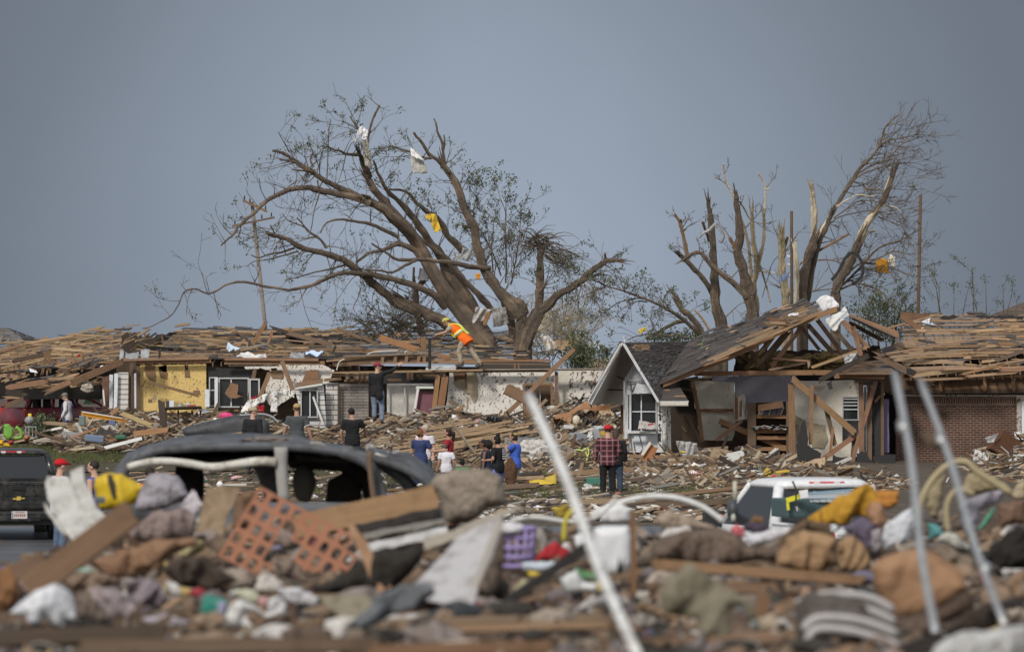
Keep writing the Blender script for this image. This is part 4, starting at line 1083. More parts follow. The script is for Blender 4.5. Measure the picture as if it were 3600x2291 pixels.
stroke(bag,'print','red_lens','E',177.1,.01,[(708,1254,760,1245),(712,1262,740,1258),(738,1252,765,1256)])
# inside rooms
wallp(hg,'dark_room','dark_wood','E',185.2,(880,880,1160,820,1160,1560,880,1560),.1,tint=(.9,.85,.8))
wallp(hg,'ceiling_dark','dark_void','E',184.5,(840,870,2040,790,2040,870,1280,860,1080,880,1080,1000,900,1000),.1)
wallp(hg,'plaster_panel','cream_plaster','E',183,(1118,862,1485,878,1487,1112,1130,1112),.06,rag=.012);beam(hg,'wall_rail','orange_wood','E',182.9,30,1160,1130,1487,1130,tint=(.8,.75,.75))
wallp(hg,'plaster_panel','cream_plaster','E',183,(1172,1150,1495,1147,1490,1330,1462,1400,1210,1395),.06,rag=.012)
wallp(hg,'grey_wall','grey_plaster','E',183.2,(1280,822,2043,815,2043,1070,1600,1070,1592,1240,1570,1100,1560,1010,1490,1000,1487,880,1290,868),.1,rag=.01,tint=(1,.98,1.05))
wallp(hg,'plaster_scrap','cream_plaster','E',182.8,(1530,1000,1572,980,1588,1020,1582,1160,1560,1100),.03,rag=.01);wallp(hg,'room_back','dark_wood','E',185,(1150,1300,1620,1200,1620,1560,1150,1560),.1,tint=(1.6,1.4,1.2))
for (m,w_,x0,y0,x1,y1) in (('orange_wood',34,1105,850,1170,1180),('orange_wood',36,1165,1150,1200,1420),('brown_wood',20,1060,1180,1190,1420),('orange_wood',30,1503,1000,1505,1220),('orange_wood',22,1545,1030,1540,1190),('brown_wood',24,1010,930,1155,965),('tan_wood',26,1065,848,1270,850),('brown_wood',70,1050,1160,1060,1420),('tan_wood',12,1010,1270,1060,1330),('orange_wood',30,1320,1400,1560,1215),('orange_wood',50,1345,1220,1970,1480),('brown_wood',22,1360,1265,1970,1420)):
    beam(hg,'stud',m,'E',182.2+R.uniform(-.3,.3),w_,x0,y0,x1,y1,tint=tv(.15))
# broken beams and front trusses
for (m,w_,x0,y0,x1,y1,c,Y,Y2) in (
    ('orange_wood',40,1110,800,2043,792,'E',181,181),('orange_wood',38,0,678,510,677,'F',181,181),
    ('orange_wood',44,825,908,1480,640,'E',178.6,179.6),('orange_wood',42,1400,672,2060,352,'E',179.5,180.6),
    ('orange_wood',40,0,395,552,178,'F',180.4,180.2),('orange_wood',16,1200,730,1450,645,'E',178.9,178.9),
    ('tan_wood',24,1100,780,1690,560,'E',180,181),('orange_wood',40,556,262,780,500,'F',180.6,180.6),
    ('orange_wood',30,640,250,1000,410,'F',183,183),('brown_wood',30,600,280,900,440,'F',184,184),('brown_wood',34,600,300,720,420,'F',182,182),
    ('brown_wood',34,375,265,575,530,'F',182,182),('brown_wood',34,510,340,650,510,'F',181.5,181.5),('brown_wood',36,300,300,510,540,'F',183,183),('brown_wood',26,260,330,410,520,'F',184,184),
    ('orange_wood',34,270,310,20,640,'F',181,181),('brown_wood',34,150,350,-90,640,'F',182,182),('brown_wood',30,40,400,-180,660,'F',183,183),
    ('brown_wood',36,1600,560,1770,770,'E',182,182),('brown_wood',36,1850,450,1700,660,'E',182.5,182.5),('brown_wood',36,1990,410,1760,690,'E',183,183),('brown_wood',36,1500,590,1640,700,'E',183,183),('brown_wood',30,1450,610,1560,710,'E',182.5,182.5),('brown_wood',30,1760,480,1780,760,'E',184,184),
    ('orange_wood',36,650,310,720,565,'F',180,180),('tan_wood',22,330,640,770,480,'F',180.3,180.3),('orange_wood',14,20,568,340,590,'F',180.9,180.9),('tan_wood',16,0,660,300,600,'F',181.5,181.5),('dark_wood',40,380,745,790,535,'F',179.8,179.8),('tan_wood',20,310,570,318,650,'F',180.5,180.5),
    ('tan_wood',26,1745,345,1965,365,'E',180.5,181),('orange_wood',26,1780,300,1990,345,'E',180.3,181),('tan_wood',20,0,290,160,300,'F',180.2,180.2),('brown_wood',26,100,250,280,265,'F',180.6,180.6)):
    beam(hg,'truss_member',m,c,Y,w_,x0,y0,x1,y1,Y2=Y2,jag=.12,tint=tv(.12),t=.045)
mb=MB()
for k in range(26): lump(mb,P('F',R.uniform(-200,520),R.uniform(555,640),185+R.uniform(-.8,.8)),R.uniform(.25,.5),.35,R.uniform(.12,.25),.4,2,3)
mb.build('insulation','insulation',hg)
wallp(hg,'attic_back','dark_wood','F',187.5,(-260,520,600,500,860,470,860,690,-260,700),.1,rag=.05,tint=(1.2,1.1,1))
# right slope rafters and deck of that roof, seen edge on
mb=MB();courses(mb,P('F',600,232,182),P('F',1010,420,182),P('F',1000,360,190),P('F',560,200,190),6,1.6,lambda u,v: (.42,.24,.13) if R.random() < .7 else DK());mb.build('main_roof','any_board',hg)
# open front of the right-hand rooms
wallp(hg,'room_wall','cream_plaster','F',183,(205,742,700,735,700,1320,205,1400),.08,[(572,862,698,862,698,1215,572,1215)],rag=.01,label='spattered white room wall behind the crossed timbers',tint=(1.12,1.12,1.15))
wallp(hg,'bare_patch','cream_plaster','F',182.96,(208,1000,260,1030,300,1060,440,1080,460,1200,430,1260,340,1255,330,1180,225,1180),.02,rag=.02,tint=(.6,.55,.48))
window(hg,'F',183,570,858,700,1045,10,(),(880,905,930,960));wallp(hg,'room_back','grey_plaster','F',183.5,(560,1040,710,1040,710,1310,560,1310),.05)
for (m,w_,x0,y0,x1,y1) in (('orange_wood',50,178,752,188,1372),('orange_wood',48,175,712,680,1150),('orange_wood',30,338,765,328,1250),('brown_wood',34,440,930,520,1250),('orange_wood',38,690,1148,228,1482),('orange_wood',34,835,728,625,1432),('orange_wood',36,715,745,722,1290),('brown_wood',34,780,755,782,1370),('brown_wood',34,440,1310,420,1500),('orange_wood',22,500,1090,480,1300),('grey_wood',18,748,770,750,1290),('brown_wood',26,650,745,820,728),('brown_wood',24,880,700,880,1450),('brown_wood',40,670,1160,640,1480),('orange_wood',20,815,910,870,850)):
    beam(hg,'stud',m,'F',180.5+R.uniform(-.4,.4),w_,x0,y0,x1,y1,tint=tv(.12),jag=.1)
for q in ((222,1180,250,1090,285,1038,300,1100,305,1230,350,1265,410,1300,400,1350,330,1400,300,1560,150,1560,160,1370,220,1340),
          (500,1305,560,1330,630,1320,620,1400,600,1450,650,1560,460,1560,480,1420),(680,1300,740,1290,780,1340,830,1370,880,1450,880,1560,670,1560),(805,1320,985,1310,980,1400,880,1430,820,1400)):
    wallp(hg,'black_sheathing','black_felt','F',180.0,q,.03,rag=.03)
wallp(hg,'black_sheathing','black_felt','F',180.9,(800,760,882,740,882,1430,800,1400),.04,rag=.01,tint=(1.2,1.2,1.2))
flat('faded_ochre',(.1,.08,.03))
stroke(hg,'sheathing_print','faded_ochre','F',179.97,.02,[(184,1405,184,1450),(184,1450,176,1440,176,1415,184,1405),(200,1405,193,1428,200,1450,207,1428,200,1405),(220,1405,213,1428,220,1450,227,1428,220,1405),(244,1405,244,1450),(236,1405,244,1405),(240,1350,240,1375),(262,1350,262,1378),(290,1345,290,1380)])
stroke(hg,'sheathing_print','faded_ochre','F',179.97,.02,[(706,1405,706,1455),(706,1405,722,1415,722,1440,706,1455),(750,1410,742,1430,750,1452,758,1430,750,1410),(772,1410,772,1450,786,1450),(800,1410,800,1450)])
beam(hg,'eave_beam','brown_wood','F',180.2,44,500,700,905,704,tint=(1.7,1.5,1.25));wallp(hg,'purple_frame','flat_purple','F',181,(888,880,930,880,932,1290,890,1295),.06,rag=.008) if flat('flat_purple',(.16,.13,.22)) else 0
wallp(hg,'felt_scrap','black_felt','F',179.5,(452,760,490,735,497,800,470,810),.02,rag=.02)
mb=MB();courses(mb,P('F',520,690,179.5),P('F',1000,690,179.5),P('F',890,580,183),P('F',620,600,183),8,1.2,lambda u,v: (.22,.15,.1) if R.random() < .8 else DK());mb.build('valley_roof','any_board',hg)
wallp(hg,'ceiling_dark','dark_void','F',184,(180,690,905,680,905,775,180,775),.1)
# bookcase
bc=thing('bookcase','brown wooden bookcase with rows of books left standing in the opened room','bookcase',(P('E',1780,1500,182).x,182,0))
mb=MB()
for (x0,y0,x1,y1) in ((1605,1060,1680,1640),(1952,1050,1972,1640)): slab(mb,pg('E',181.6,x0,y0,x1,y0,x1,y1,x0,y1),.4)
mb.build('side_panel','brown_wood',bc)
for y in (1185,1318,1375,1475): mb=MB();slab(mb,pg('E',181.7,1680,y-16,1952,y-18,1952,y+16,1680,y+16),.35,tint=(1.8,1.5,1.2));mb.build('shelf','brown_wood',bc)
mb=MB();slab(mb,pg('E',182.1,1680,1060,1952,1050,1952,1640,1680,1640),.04,tint=(.6,.6,.6));mb.build('back_panel','dark_wood',bc)
beam(bc,'loose_board','orange_wood','E',181.4,60,1690,1110,1930,1070,tint=(.7,.68,.68))
beam(bc,'drawer_divider','brown_wood','E',181.5,18,1800,1490,1800,1640);beam(bc,'drawer_divider','brown_wood','E',181.5,18,1885,1490,1885,1640)
cols=[(.1,.12,.2),(.3,.04,.04),(.4,.38,.34),(.05,.06,.1),(.2,.16,.1),(.1,.16,.12),(.5,.5,.5),(.12,.04,.06)]
def books(x0,x1,yb,hgt,lean,n,lab):
    for k in range(n):
        x=x0+(x1-x0)*k/n;mb=MB();h=px('E',hgt*R.uniform(.75,1),181.7);w_=px('E',(x1-x0)/n*.92,181.7);p=P('E',x,yb,181.75);l=lean+R.uniform(-.06,.06)
        box(mb,p+V((math.sin(l)*h/2,0,math.cos(l)*h/2)),w_,.14,h,R.choice(cols),Matrix.Rotation(l,3,'Y'))
        tag(mb.build('book','plastic'),lab+', '+('left end','left of middle','right of middle','right end')[k*4//n],'book',lab+'s')
books(1700,1910,1168,80,.35,22,'thin book leaning in the upper shelf of the bookcase')
for k in range(16):
    mb=MB();p=P('E',R.uniform(1680,1930),R.uniform(1265,1298),181.5);box(mb,p,R.uniform(.18,.35),.2,.02,R.choice(cols+[(.6,.6,.58)]*3),Matrix.Rotation(R.uniform(-.35,.3),3,'Y'))
    tag(mb.build('magazine','plastic'),tone(tuple(mb.t[0]))+' loose magazine slumped on the middle shelf of the bookcase','magazine','magazines on the middle shelf')
# ---- brick house at the right -------------------------------------------
hb=thing('brick_house','dark red brick house at the right with a stripped tan plank roof','house',(P('F',1500,1500,182).x,183,0))
mb=MB()
def tfb(u,v):
    if v < .32 and u > .28 and nz(u*2,v*3,6,8) > -.08: return None
    if v < .45 and nz(u*3,v*5,5,8) > .28: return None
    if v > .955 and R.random() < .6: return DK()
    if nz(u*2,v,9,2) > .42: return DK()
    return (lambda k: (k*.49,k*.33,k*.2))(R.uniform(.8,1.15))
courses(mb,P('F',1020,700,181.5),P('F',2400,655,181.5),P('F',2300,236,196),P('F',1060,238,196),56,3.8,tfb,lift=.05,xj=.55)
courses(mb,P('F',780,520,183),P('F',1020,700,181.5),P('F',1060,430,190),P('F',930,480,188),10,1.2,tfb,lift=.05,xj=.5)
mb.build('roof_deck','any_board',hb)
roof_litter(hb,P('F',1020,700,181.5),P('F',2400,655,181.5),P('F',2300,236,196),P('F',1060,238,196),110,5,'loose board lying on the stripped plank roof at the right','stripped right roof')
roof_litter(hg,FL,FH,BH,BL,60,0,'','shingled roof',.1)
mb=MB()
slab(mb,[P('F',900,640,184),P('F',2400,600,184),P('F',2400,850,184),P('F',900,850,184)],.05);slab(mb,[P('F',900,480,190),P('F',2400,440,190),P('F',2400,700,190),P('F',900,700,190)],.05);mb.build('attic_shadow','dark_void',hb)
for k in range(18):
    u=k/17;a=P('F',1100,725,181.5).lerp(P('F',2300,700,181.5),u);b=P('F',960,290,196).lerp(P('F',2200,290,196),u)
    mb=MB();plank(mb,a,b-V((0,0,.15)),.15,.05,(1,0,.2),.05,tint=(1.7,1.4,1.1));mb.build('rafter','brown_wood',hb)
for (m,w_,x0,y0,x1,y1) in (('tan_wood',26,1000,655,1520,630),('tan_wood',30,880,570,1560,605),('tan_wood',16,860,540,1750,400),('tan_wood',20,920,560,1520,505),('orange_wood',20,1450,700,1870,600),('tan_wood',20,1480,710,1970,670),('tan_wood',18,1300,650,1970,640),('brown_wood',30,1740,590,1990,500),('tan_wood',18,1150,735,1520,720),('orange_wood',30,1750,660,2000,650),('brown_wood',50,790,520,1290,780),('tan_wood',30,1100,705,1640,640)):
    beam(hb,'loose_deck_board',m,'F',181+R.uniform(-.3,.3),w_,x0,y0,x1,y1,Y2=181.2,tint=tv(.15),jag=.3)
beam(hb,'ridge_flap','orange_wood','F',194.5,60,1015,238,1250,258,tint=(.6,.6,.6));beam(hb,'ridge_flap','orange_wood','F',192,40,1020,240,1180,350,tint=(.75,.75,.75))
for q in ((1340,240,1480,235,1440,262,1370,275,1320,262),(1590,242,1970,245,1960,270,1780,258,1640,262)): wallp(hb,'tar_paper','black_felt','F',194.6,q,.02,rag=.03)
for q in ((1035,645,1090,640,1140,665,1120,690,1070,690),(860,500,960,470,1000,500,930,530)): wallp(hb,'tar_paper','black_felt','F',181.0,q,.02,rag=.03)
wallp(hb,'eave_wall','brown_wood','F',182.6,(885,700,2400,690,2400,832,885,832),.1,tint=(.8,.75,.7));beam(hb,'eave_board','brown_wood','F',182.1,34,930,828,2400,812,tint=(.5,.5,.5));beam(hb,'wall_plate','tan_wood','F',182.2,26,940,822,1790,790,tint=(.6,.5,.4))
for x in (1330,1670,1890): beam(hb,'blocking','brown_wood','F',182.0,26,x,720,x,825,tint=(1.5,1.2,1))
wallp(hb,'soldier_course','soldier_brick','F',182.4,(1000,856,1912,856,1912,932,1000,932),.15);wallp(hb,'brick_wall','red_brick','F',182.43,(985,934,1912,934,1912,1800,870,1800,985,1400),.2)
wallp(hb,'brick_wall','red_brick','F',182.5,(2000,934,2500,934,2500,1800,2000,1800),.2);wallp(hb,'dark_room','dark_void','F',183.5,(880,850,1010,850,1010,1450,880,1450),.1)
wallp(hb,'door_jamb','speckled_white','F',182.3,(1915,862,1945,862,1950,1235,1915,1225),.1,tint=(.6,.55,.5));wallp(hb,'door_jamb','white_paint','F',182.35,(1950,900,2000,900,2000,1240,1950,1240),.1)
wallp(hb,'window_sill','orange_brick','F',182.2,(885,1300,985,1305,985,1325,885,1318),.2)
# far roof, upper right, and the distant white gable frame
hr=thing('far_house','far brown shingled roof rising at the right edge above the plank roof','house',(P('F',2000,300,225).x,225,0))
mb=MB();courses(mb,P('F',1715,236,222),P('F',2500,250,222),P('F',2500,60,234),P('F',2060,100,234),18,1.2,lambda u,v: (lambda k: (k,k*.72,k*.58))(R.uniform(.12,.2)));mb.build('roof','any_board',hr)
wallp(hr,'wall','brown_wood','F',223,(1780,240,2500,240,2500,700,1780,700),.1)
hw=thing('white_gable_frame','bare white gable frame of a distant shed in the gap between the houses','shed',(P('E',220,700,230).x,230,0))
for q in ((60,640,215,515,18),(210,515,370,625,16),(268,670,380,680,26),(20,735,180,560,14)): beam(hw,'rafter','white_board','E',230,q[4],*q[:4])
wallp(hw,'wall','cream_plaster','E',231,(170,690,300,650,360,690,360,760,170,760),.1,tint=(.6,.5,.4))
hp=thing('collapsed_porch','tilted tan slatted roof piece in the gap right of the forked tree','roof piece',(P('C',1450,450,197).x,197,0))
mb=MB();courses(mb,P('C',1460,470,196),P('C',1640,380,196),P('C',1600,362,199),P('C',1290,375,199),6,2,lambda u,v: TAN());mb.build('roof_deck','any_board',hp)
mb=MB();slab(mb,ragged(pg('C',197,1290,375,1620,370,1450,478,1380,440,1320,420),.03),.06,tint=(.4,.3,.2));mb.build('board_panel','any_board',hp)
# ================= rubble =================
def lerp_prof(pr,x):
    for (a,b),(c,d) in zip(pr,pr[1:]):
        if x <= c: return b+(d-b)*max(0,(x-a))/(c-a)
    return pr[-1][1]
PAL=[((.34,.25,.165),5),((.24,.155,.095),3.5),((.16,.115,.08),6),((.45,.38,.28),3),((.28,.26,.235),2.5),((.07,.055,.048),5),((.58,.57,.54),1.2)]
SCR=[((.66,.65,.62),4),((.5,.46,.4),4),((.33,.26,.19),5),((.18,.14,.11),4),((.05,.05,.05),2.5),((.3,.34,.4),.8),((.4,.16,.12),.8),((.1,.2,.16),.3),((.55,.42,.1),.3),((.16,.2,.4),.3),((.5,.3,.32),.4)]
def pick(pal):
    s=sum(w for _,w in pal);r=R.random()*s
    for c,w in pal:
        r -= w
        if r <= 0: k=R.uniform(.75,1.25);return tuple(x*k for x in c)
    return pal[0][0]
SHT=[((.6,.58,.54),3),((.34,.25,.16),3),((.24,.17,.11),2),((.07,.065,.06),3),((.45,.4,.32),2),((.3,.3,.3),1),((.42,.24,.22),.5)]
def heap(name,label,pr,yb,Yt,Yb,boards,blabel,bgroup,nst,nscr,amp=.16,ang=.25,blen=(.8,3),slope=0.0,pal=PAL,m='rubble_base'):
    x0,x1=pr[0][0],pr[-1][0]
    def pos(x,t):
        yt=lerp_prof(pr,x);y=yt+(yb-yt)*t;Y=Yt+(Yb-Yt)*t
        p=P('D',x,y,Y);return p+V((0,0,amp*(n3(p,1.1)+.5*n3(p,3.1))))
    nx,ny=int((x1-x0)/5)+2,26
    mb=MB();vs=[]
    for j in range(-1,ny+2):
        for i in range(nx+1):
            x=x0+(x1-x0)*i/nx
            p=pos(x,min(max(j/ny,0),1))
            if j == -1: p=V((p.x,p.y+1.0,-.1))
            if j == ny+1: p=V((p.x,p.y-.6,-.1))
            vs.append(p)
    W=nx+1
    fs=[(j*W+i,j*W+i+1,j*W+W+i+1,j*W+W+i) for j in range(ny+2) for i in range(nx)]
    mb.add(vs,fs,ft=[(lambda k: (k,k*.95,k*.9))(R.uniform(.5,1.5)) for _ in fs]);tag(mb.build(name,m),label,'debris heap',kind='stuff')
    def put(q,L,w_,th,tn):
        x=R.uniform(x0,x1);t=R.random()**.8;p=pos(x,t)
        a=R.gauss(slope,ang) if R.random() < .93 else R.uniform(-1.2,1.2)
        d=V((math.cos(a),R.gauss(0,.35),math.sin(a))).normalized()
        p.z += R.uniform(-.04,.16)+abs(d.z)*L*.18
        plank(q,p-d*L/2,p+d*L/2,w_,th,V((R.gauss(0,.4),-1,R.uniform(-.1,1.6))),jag=R.choice([.02,.05,.2]),tint=tn,bow=R.choice([0,0,.04]))
    for _ in range(int(boards*.8)):
        q=MB();L_=R.uniform(*blen)*R.uniform(.5,1);c_=pick(pal);put(q,L_,R.uniform(.06,.15),R.choice([.02,.04]),c_);xx=sum(v[0] for v in q.v)/len(q.v);f_=(xx/q.v[0][1]*13372+1203.5-x0)/(x1-x0)
        tag(q.build('broken_board','any_board'),('short ' if L_ < 1 else 'long ' if L_ > 1.9 else '')+tone(c_)+' '+blabel+', '+('left end','left of middle','middle','right of middle','right end')[max(0,min(4,int(f_*5)))],'board',bgroup)
    for _ in range(boards//3):
        x=R.uniform(x0,x1);p=pos(x,R.random()**.7)+V((0,0,R.uniform(0,.12)));s=R.uniform(.25,.6);c_=pick(SHT);rm=Matrix.Rotation(R.uniform(-.5,.5),3,'Z') @ Matrix.Rotation(R.uniform(-1.25,-.2),3,'X') @ Matrix.Rotation(R.uniform(-.6,.6),3,'Y');k_=R.randint(4,7);q=MB()
        pts=ragged([V((math.cos(6.283*i/k_+.4)*s*R.uniform(.7,1.2),0,math.sin(6.283*i/k_+.4)*s*R.uniform(.4,.8))) for i in range(k_)],.03,.1)
        slab(q,pts,.02,tint=c_);q.v=[tuple(rm @ V(v)+p) for v in q.v]
        tag(q.build('broken_sheet','any_hard'),tone(c_)+' broken sheet of '+('wallboard' if c_[2] > .4 else 'plywood' if c_[0] > 1.4*c_[2] else 'roofing')+' '+blabel.split('board ',1)[1]+', '+('left','middle','right')[min(2,int(3*(x-x0)/(x1-x0)))],'sheet','broken sheets '+bgroup.split('boards ')[-1])
    q=MB()
    for _ in range(boards//2): put(q,R.uniform(.7,1.3),R.uniform(.05,.1),.03,pick(pal))
    for _ in range(int(nst*2.6)): put(q,R.uniform(.15,.9),R.uniform(.025,.1),.02,pick(pal))
    tag(q.build('splintered_wood','any_board',origin=(0,0,0)),'mass of small splintered wood covering the '+label.split(' of ')[-1][:60],'splinters',kind='stuff')
    q=MB()
    for _ in range(nscr):
        x=R.uniform(x0,x1);p=pos(x,R.random())+V((0,0,R.uniform(-.02,.12)));s=R.uniform(.04,.2)
        rm=Matrix.Rotation(R.uniform(-1.2,1.2),3,'Y') @ Matrix.Rotation(R.uniform(-1.2,.6),3,'X')
        if R.random() < .5: lump(q,p,s*.7,s*.5,s*.35,.5,1.3,1,pick(SCR),rm)
        else:
            a=[rm @ V((R.uniform(.5,1)*s*i,R.uniform(-.3,.3)*s,R.uniform(.4,.8)*s*j)) for i,j in ((-1,-1),(1,-1),(1,1),(-1,1))]
            sheet(q,*[p+v for v in a],2,2,.05,4,.01,pick(SCR))
    tag(q.build('scraps','any_hard',origin=(0,0,0)),'scattered scraps of plaster, paper and cloth over the '+label.split(' of ')[-1][:60],'scraps',kind='stuff')
    return pos
heap('debris_heap','low heap of debris below the yellow wall',[(150,1015),(240,975),(320,985),(440,985)],1064,191.2,186,34,'broken board lying in the heap below the yellow wall','boards below the yellow wall',700,260)
heap('debris_heap','strewn heap of wreckage round the maroon car',[(-30,1014),(60,1016),(130,1022),(190,1010),(262,985)],1046,209.5,203,20,'broken board lying in the wreckage round the maroon car','boards round the maroon car',500,200)
heap('debris_heap','heap of wreckage between the dark car and the grey brick wall',[(430,1000),(480,980),(560,975),(640,1000),(700,1005),(760,1020),(830,1005),(900,985),(1000,982)],1078,189.5,181,38,'broken board in the wreckage below the grey brick wall','boards below the grey brick wall',900,300,slope=.1)
heap('debris_heap','heap of lath and studs behind the standing women',[(930,1015),(1000,990),(1060,960),(1130,985),(1260,985)],1110,188.5,174,20,'broken board on the heap behind the standing women','boards behind the standing women',900,220,slope=.08)
heap('debris_heap','tall heap of wreckage beside the gabled bay',[(1225,985),(1290,965),(1350,950),(1420,940),(1462,960)],1125,188,168,36,'broken board in the tall heap beside the gabled bay','boards beside the gabled bay',800,300,slope=.15,ang=.35)
heap('debris_heap','low heap of wreckage in front of the gabled house',[(1470,1092),(1560,1082),(1640,1066),(1750,1064),(1850,1088),(1900,1108),(2130,1118)],1165,176,150,54,'broken board in the low heap before the gabled house','boards before the gabled house',1300,560,slope=.03)
heap('debris_heap','low heap of wreckage at the foot of the red brick wall',[(1850,1125),(1950,1115),(2100,1130),(2230,1095),(2330,1058),(2430,1020)],1240,180,140,40,'broken board at the foot of the red brick wall','boards below the red brick wall',900,420)
# flat litter on the open ground
def gp(x,y): Y=4.33*13372/(y-766);return P('D',x,y,Y)
q=MB();q2=MB()
for _ in range(2600):
    y=R.uniform(1072,1225);x=R.choice([R.uniform(230,1000),R.uniform(980,1900),R.uniform(1000,1900)])
    if x < 420 and R.random() < .6: continue
    p=gp(x,y)+V((0,0,R.uniform(0,.07)));a=R.gauss(0,.7);L=R.uniform(.15,1.1)
    if R.random() < .55: plank(q,p,p+V((math.cos(a)*L,math.sin(a)*L,R.uniform(-.05,.12))),R.uniform(.03,.12),.02,(R.gauss(0,.2),-.5,1),tint=pick(PAL),jag=.05)
    else:
        s=R.uniform(.04,.2);lump(q2,p,s,s*.7,s*.4,.5,1.3,1,pick(SCR),Matrix.Rotation(R.uniform(-.6,.6),3,'Y'))
tag(q.build('litter','any_board',origin=(0,0,0)),'small broken wood strewn flat over the muddy lot','splinters',kind='stuff')
tag(q2.build('litter','any_hard',origin=(0,0,0)),'small lumps and scraps strewn over the muddy lot','scraps',kind='stuff')
for _ in range(30):
    x=R.uniform(1000,1880);y=R.uniform(1100,1200);p=gp(x,y)+V((0,0,.08));a=R.gauss(0,.3);L=R.uniform(.8,2.8);q=MB()
    plank(q,p,p+V((math.cos(a)*L,math.sin(a)*L*2,R.uniform(0,.2))),R.uniform(.1,.2),.04,(0,-1,1),tint=pick(PAL),jag=.15);tag(q.build('broken_board','any_board'),tone(tuple(q.t[0]))+' board flat on the muddy lot '+('left of the women','between the women and the white pipe','behind the plaid-shirted person','right of the plaid-shirted person','left of the white truck')[min(4,max(0,int((x-1000)/176)))],'board','boards flat on the muddy lot')
# the long tan lath stack
for k in range(34):
    t=k/33;y0=1200+t*250+R.uniform(-8,8);q=MB();x0=R.uniform(-60,500)-t*30;x1=x0+R.uniform(550,950)
    Y=181-t*4+R.uniform(-.4,.4);s=-.16+R.uniform(-.05,.05)
    c=R.uniform(.75,1.15);plank(q,P('C',x0,y0-s*(x0-350)*0,Y),P('C',x1,y0+s*(x1-x0),Y-R.uniform(-.6,.6)),px('C',R.uniform(13,24),Y),.05,(0,-1,R.uniform(0,.5)),.1,tint=(.47*c,.34*c,.22*c),bow=R.uniform(-.03,.03))
    tag(q.build('lath_board','any_board'),('upper','middle','lower')[k//12]+(' long tan board' if x1-x0 > 750 else ' shorter tan board')+' in the fanned stack behind the women','board','long tan boards fanned behind the women')
def board(label,m,c,Y,w_,x0,y0,x1,y1,Y2=None,t=.04,jag=.1,tint=None,name='board',cat='board',group=None,face=(0,-1,.25),bow=0):
    q=MB();plank(q,P(c,x0,y0,Y),P(c,x1,y1,Y2 or Y),px(c,w_,Y),t,face,jag,4,tint or tv(.08,.06),bow=bow);return tag(q.build(name,m),label,cat,group)
def panel(label,m,c,Y,xy,Yb=None,name='panel',cat='panel',amp=.02,th=.02,nx=8,ny=6,tint=(1,1,1),fr=2,sm=False,edge=0):
    q=MB();Ys=Yb or Y;a=[P(c,xy[0],xy[1],Ys),P(c,xy[2],xy[3],Ys),P(c,xy[4],xy[5],Y),P(c,xy[6],xy[7],Y)]
    sheet(q,*a,nx,ny,amp,fr,th,tint,edge);return tag(q.build(name,m,smooth=sm),label,cat)
def blob(label,m,c,Y,x,y,wx,wy,name='lump',cat='debris',d=None,amp=.35,fr=1.6,tint=(1,1,1),rot=0,sub=4,sm=True,ridge=False):
    q=MB();lump(q,P(c,x,y,Y),px(c,wx,Y)/2,d or px(c,(wx+wy)/2,Y)/2*.7,px(c,wy,Y)/2,amp,fr,sub,tint,Matrix.Rotation(rot,3,'Y') if rot else None,ridge);return tag(q.build(name,m,smooth=sm),label,cat)
# named pieces of the middle distance
board('long tan board crossing the white stucco wall and its window up to the right','tan_wood','C',189,40,930,1075,1590,440,tint=(.75,.66,.6))
board('thick brown beam tilted down to the right in front of the window hole','brown_wood','C',188,100,960,800,1250,950,t=.12,tint=(1.3,1.2,1.05));board('brown beam running down from the blurred white pipe behind the women','brown_wood','C',186,46,1130,960,1310,1260,tint=(1.4,1.2,1))
board('dark board lying across the yellow wall','brown_wood','A',191.3,24,1325,745,1800,875,tint=(1.2,1.1,.9));board('orange plank lying tilted on the roof left of the worker','orange_wood','B',190,56,1350,345,1730,465,t=.05,tint=(1.15,1.05,.9));board('orange board end poking right behind the black pry bar','orange_wood','B',191,40,1865,495,2010,545,tint=(1.1,1,.9))
for (x0,y0,x1,y1,w_,t_) in ((1645,340,1650,405,22,'short tan block standing by the orange plank'),(1715,335,1715,410,26,'second short tan block standing by the orange plank'),(1760,330,1758,478,46,'wide tan post standing just left of the black pry bar')): board(t_,'tan_wood','B',190.3,w_,x0,y0,x1,y1,tint=(.75,.62,.5))
for k,(x0,y0,x1,y1,w_,m) in enumerate(((205,440,360,190,34,'orange_wood'),(60,440,190,350,24,'tan_wood'),(140,390,200,440,26,'tan_wood'),(350,430,410,280,24,'orange_wood'),(520,300,960,420,40,'brown_wood'),(200,350,480,470,12,'tan_wood'),(955,255,1370,420,26,'brown_wood'),(1180,330,1380,430,30,'brown_wood'),(560,470,1240,440,24,'brown_wood'),(500,370,880,400,10,'tan_wood'),(360,250,640,330,30,'dark_wood'),(525,360,515,480,36,'brown_wood'),(1020,400,1015,455,26,'tan_wood'),(845,440,940,540,30,'tan_wood'),(900,470,1380,490,12,'tan_wood'),(1160,460,1560,470,18,'orange_wood'),(100,470,300,425,12,'tan_wood'),(350,350,340,190,14,'orange_wood'),(0,470,380,400,12,'grey_wood'),(860,430,1500,405,14,'grey_wood'),(820,520,930,660,80,'orange_wood'))):
    board(('thin ' if w_ < 20 else 'wide ' if w_ > 32 else '')+m.split('_')[0]+' timber on the middle bungalow roof, '+('left end','left of middle','middle','right, near the worker')[min(3,int(x0/340))],m,'B',192+R.uniform(-1,3),w_,x0,y0,x1,y1,name='roof_timber',group='roof timbers on the middle bungalow',cat='timber',tint=tv(.15),jag=.2)
panel('sagging black tar paper tent over the broken ridge','black_felt','B',199,(480,290,760,350,860,400,540,330),203,name='tar_paper',cat='tar paper')
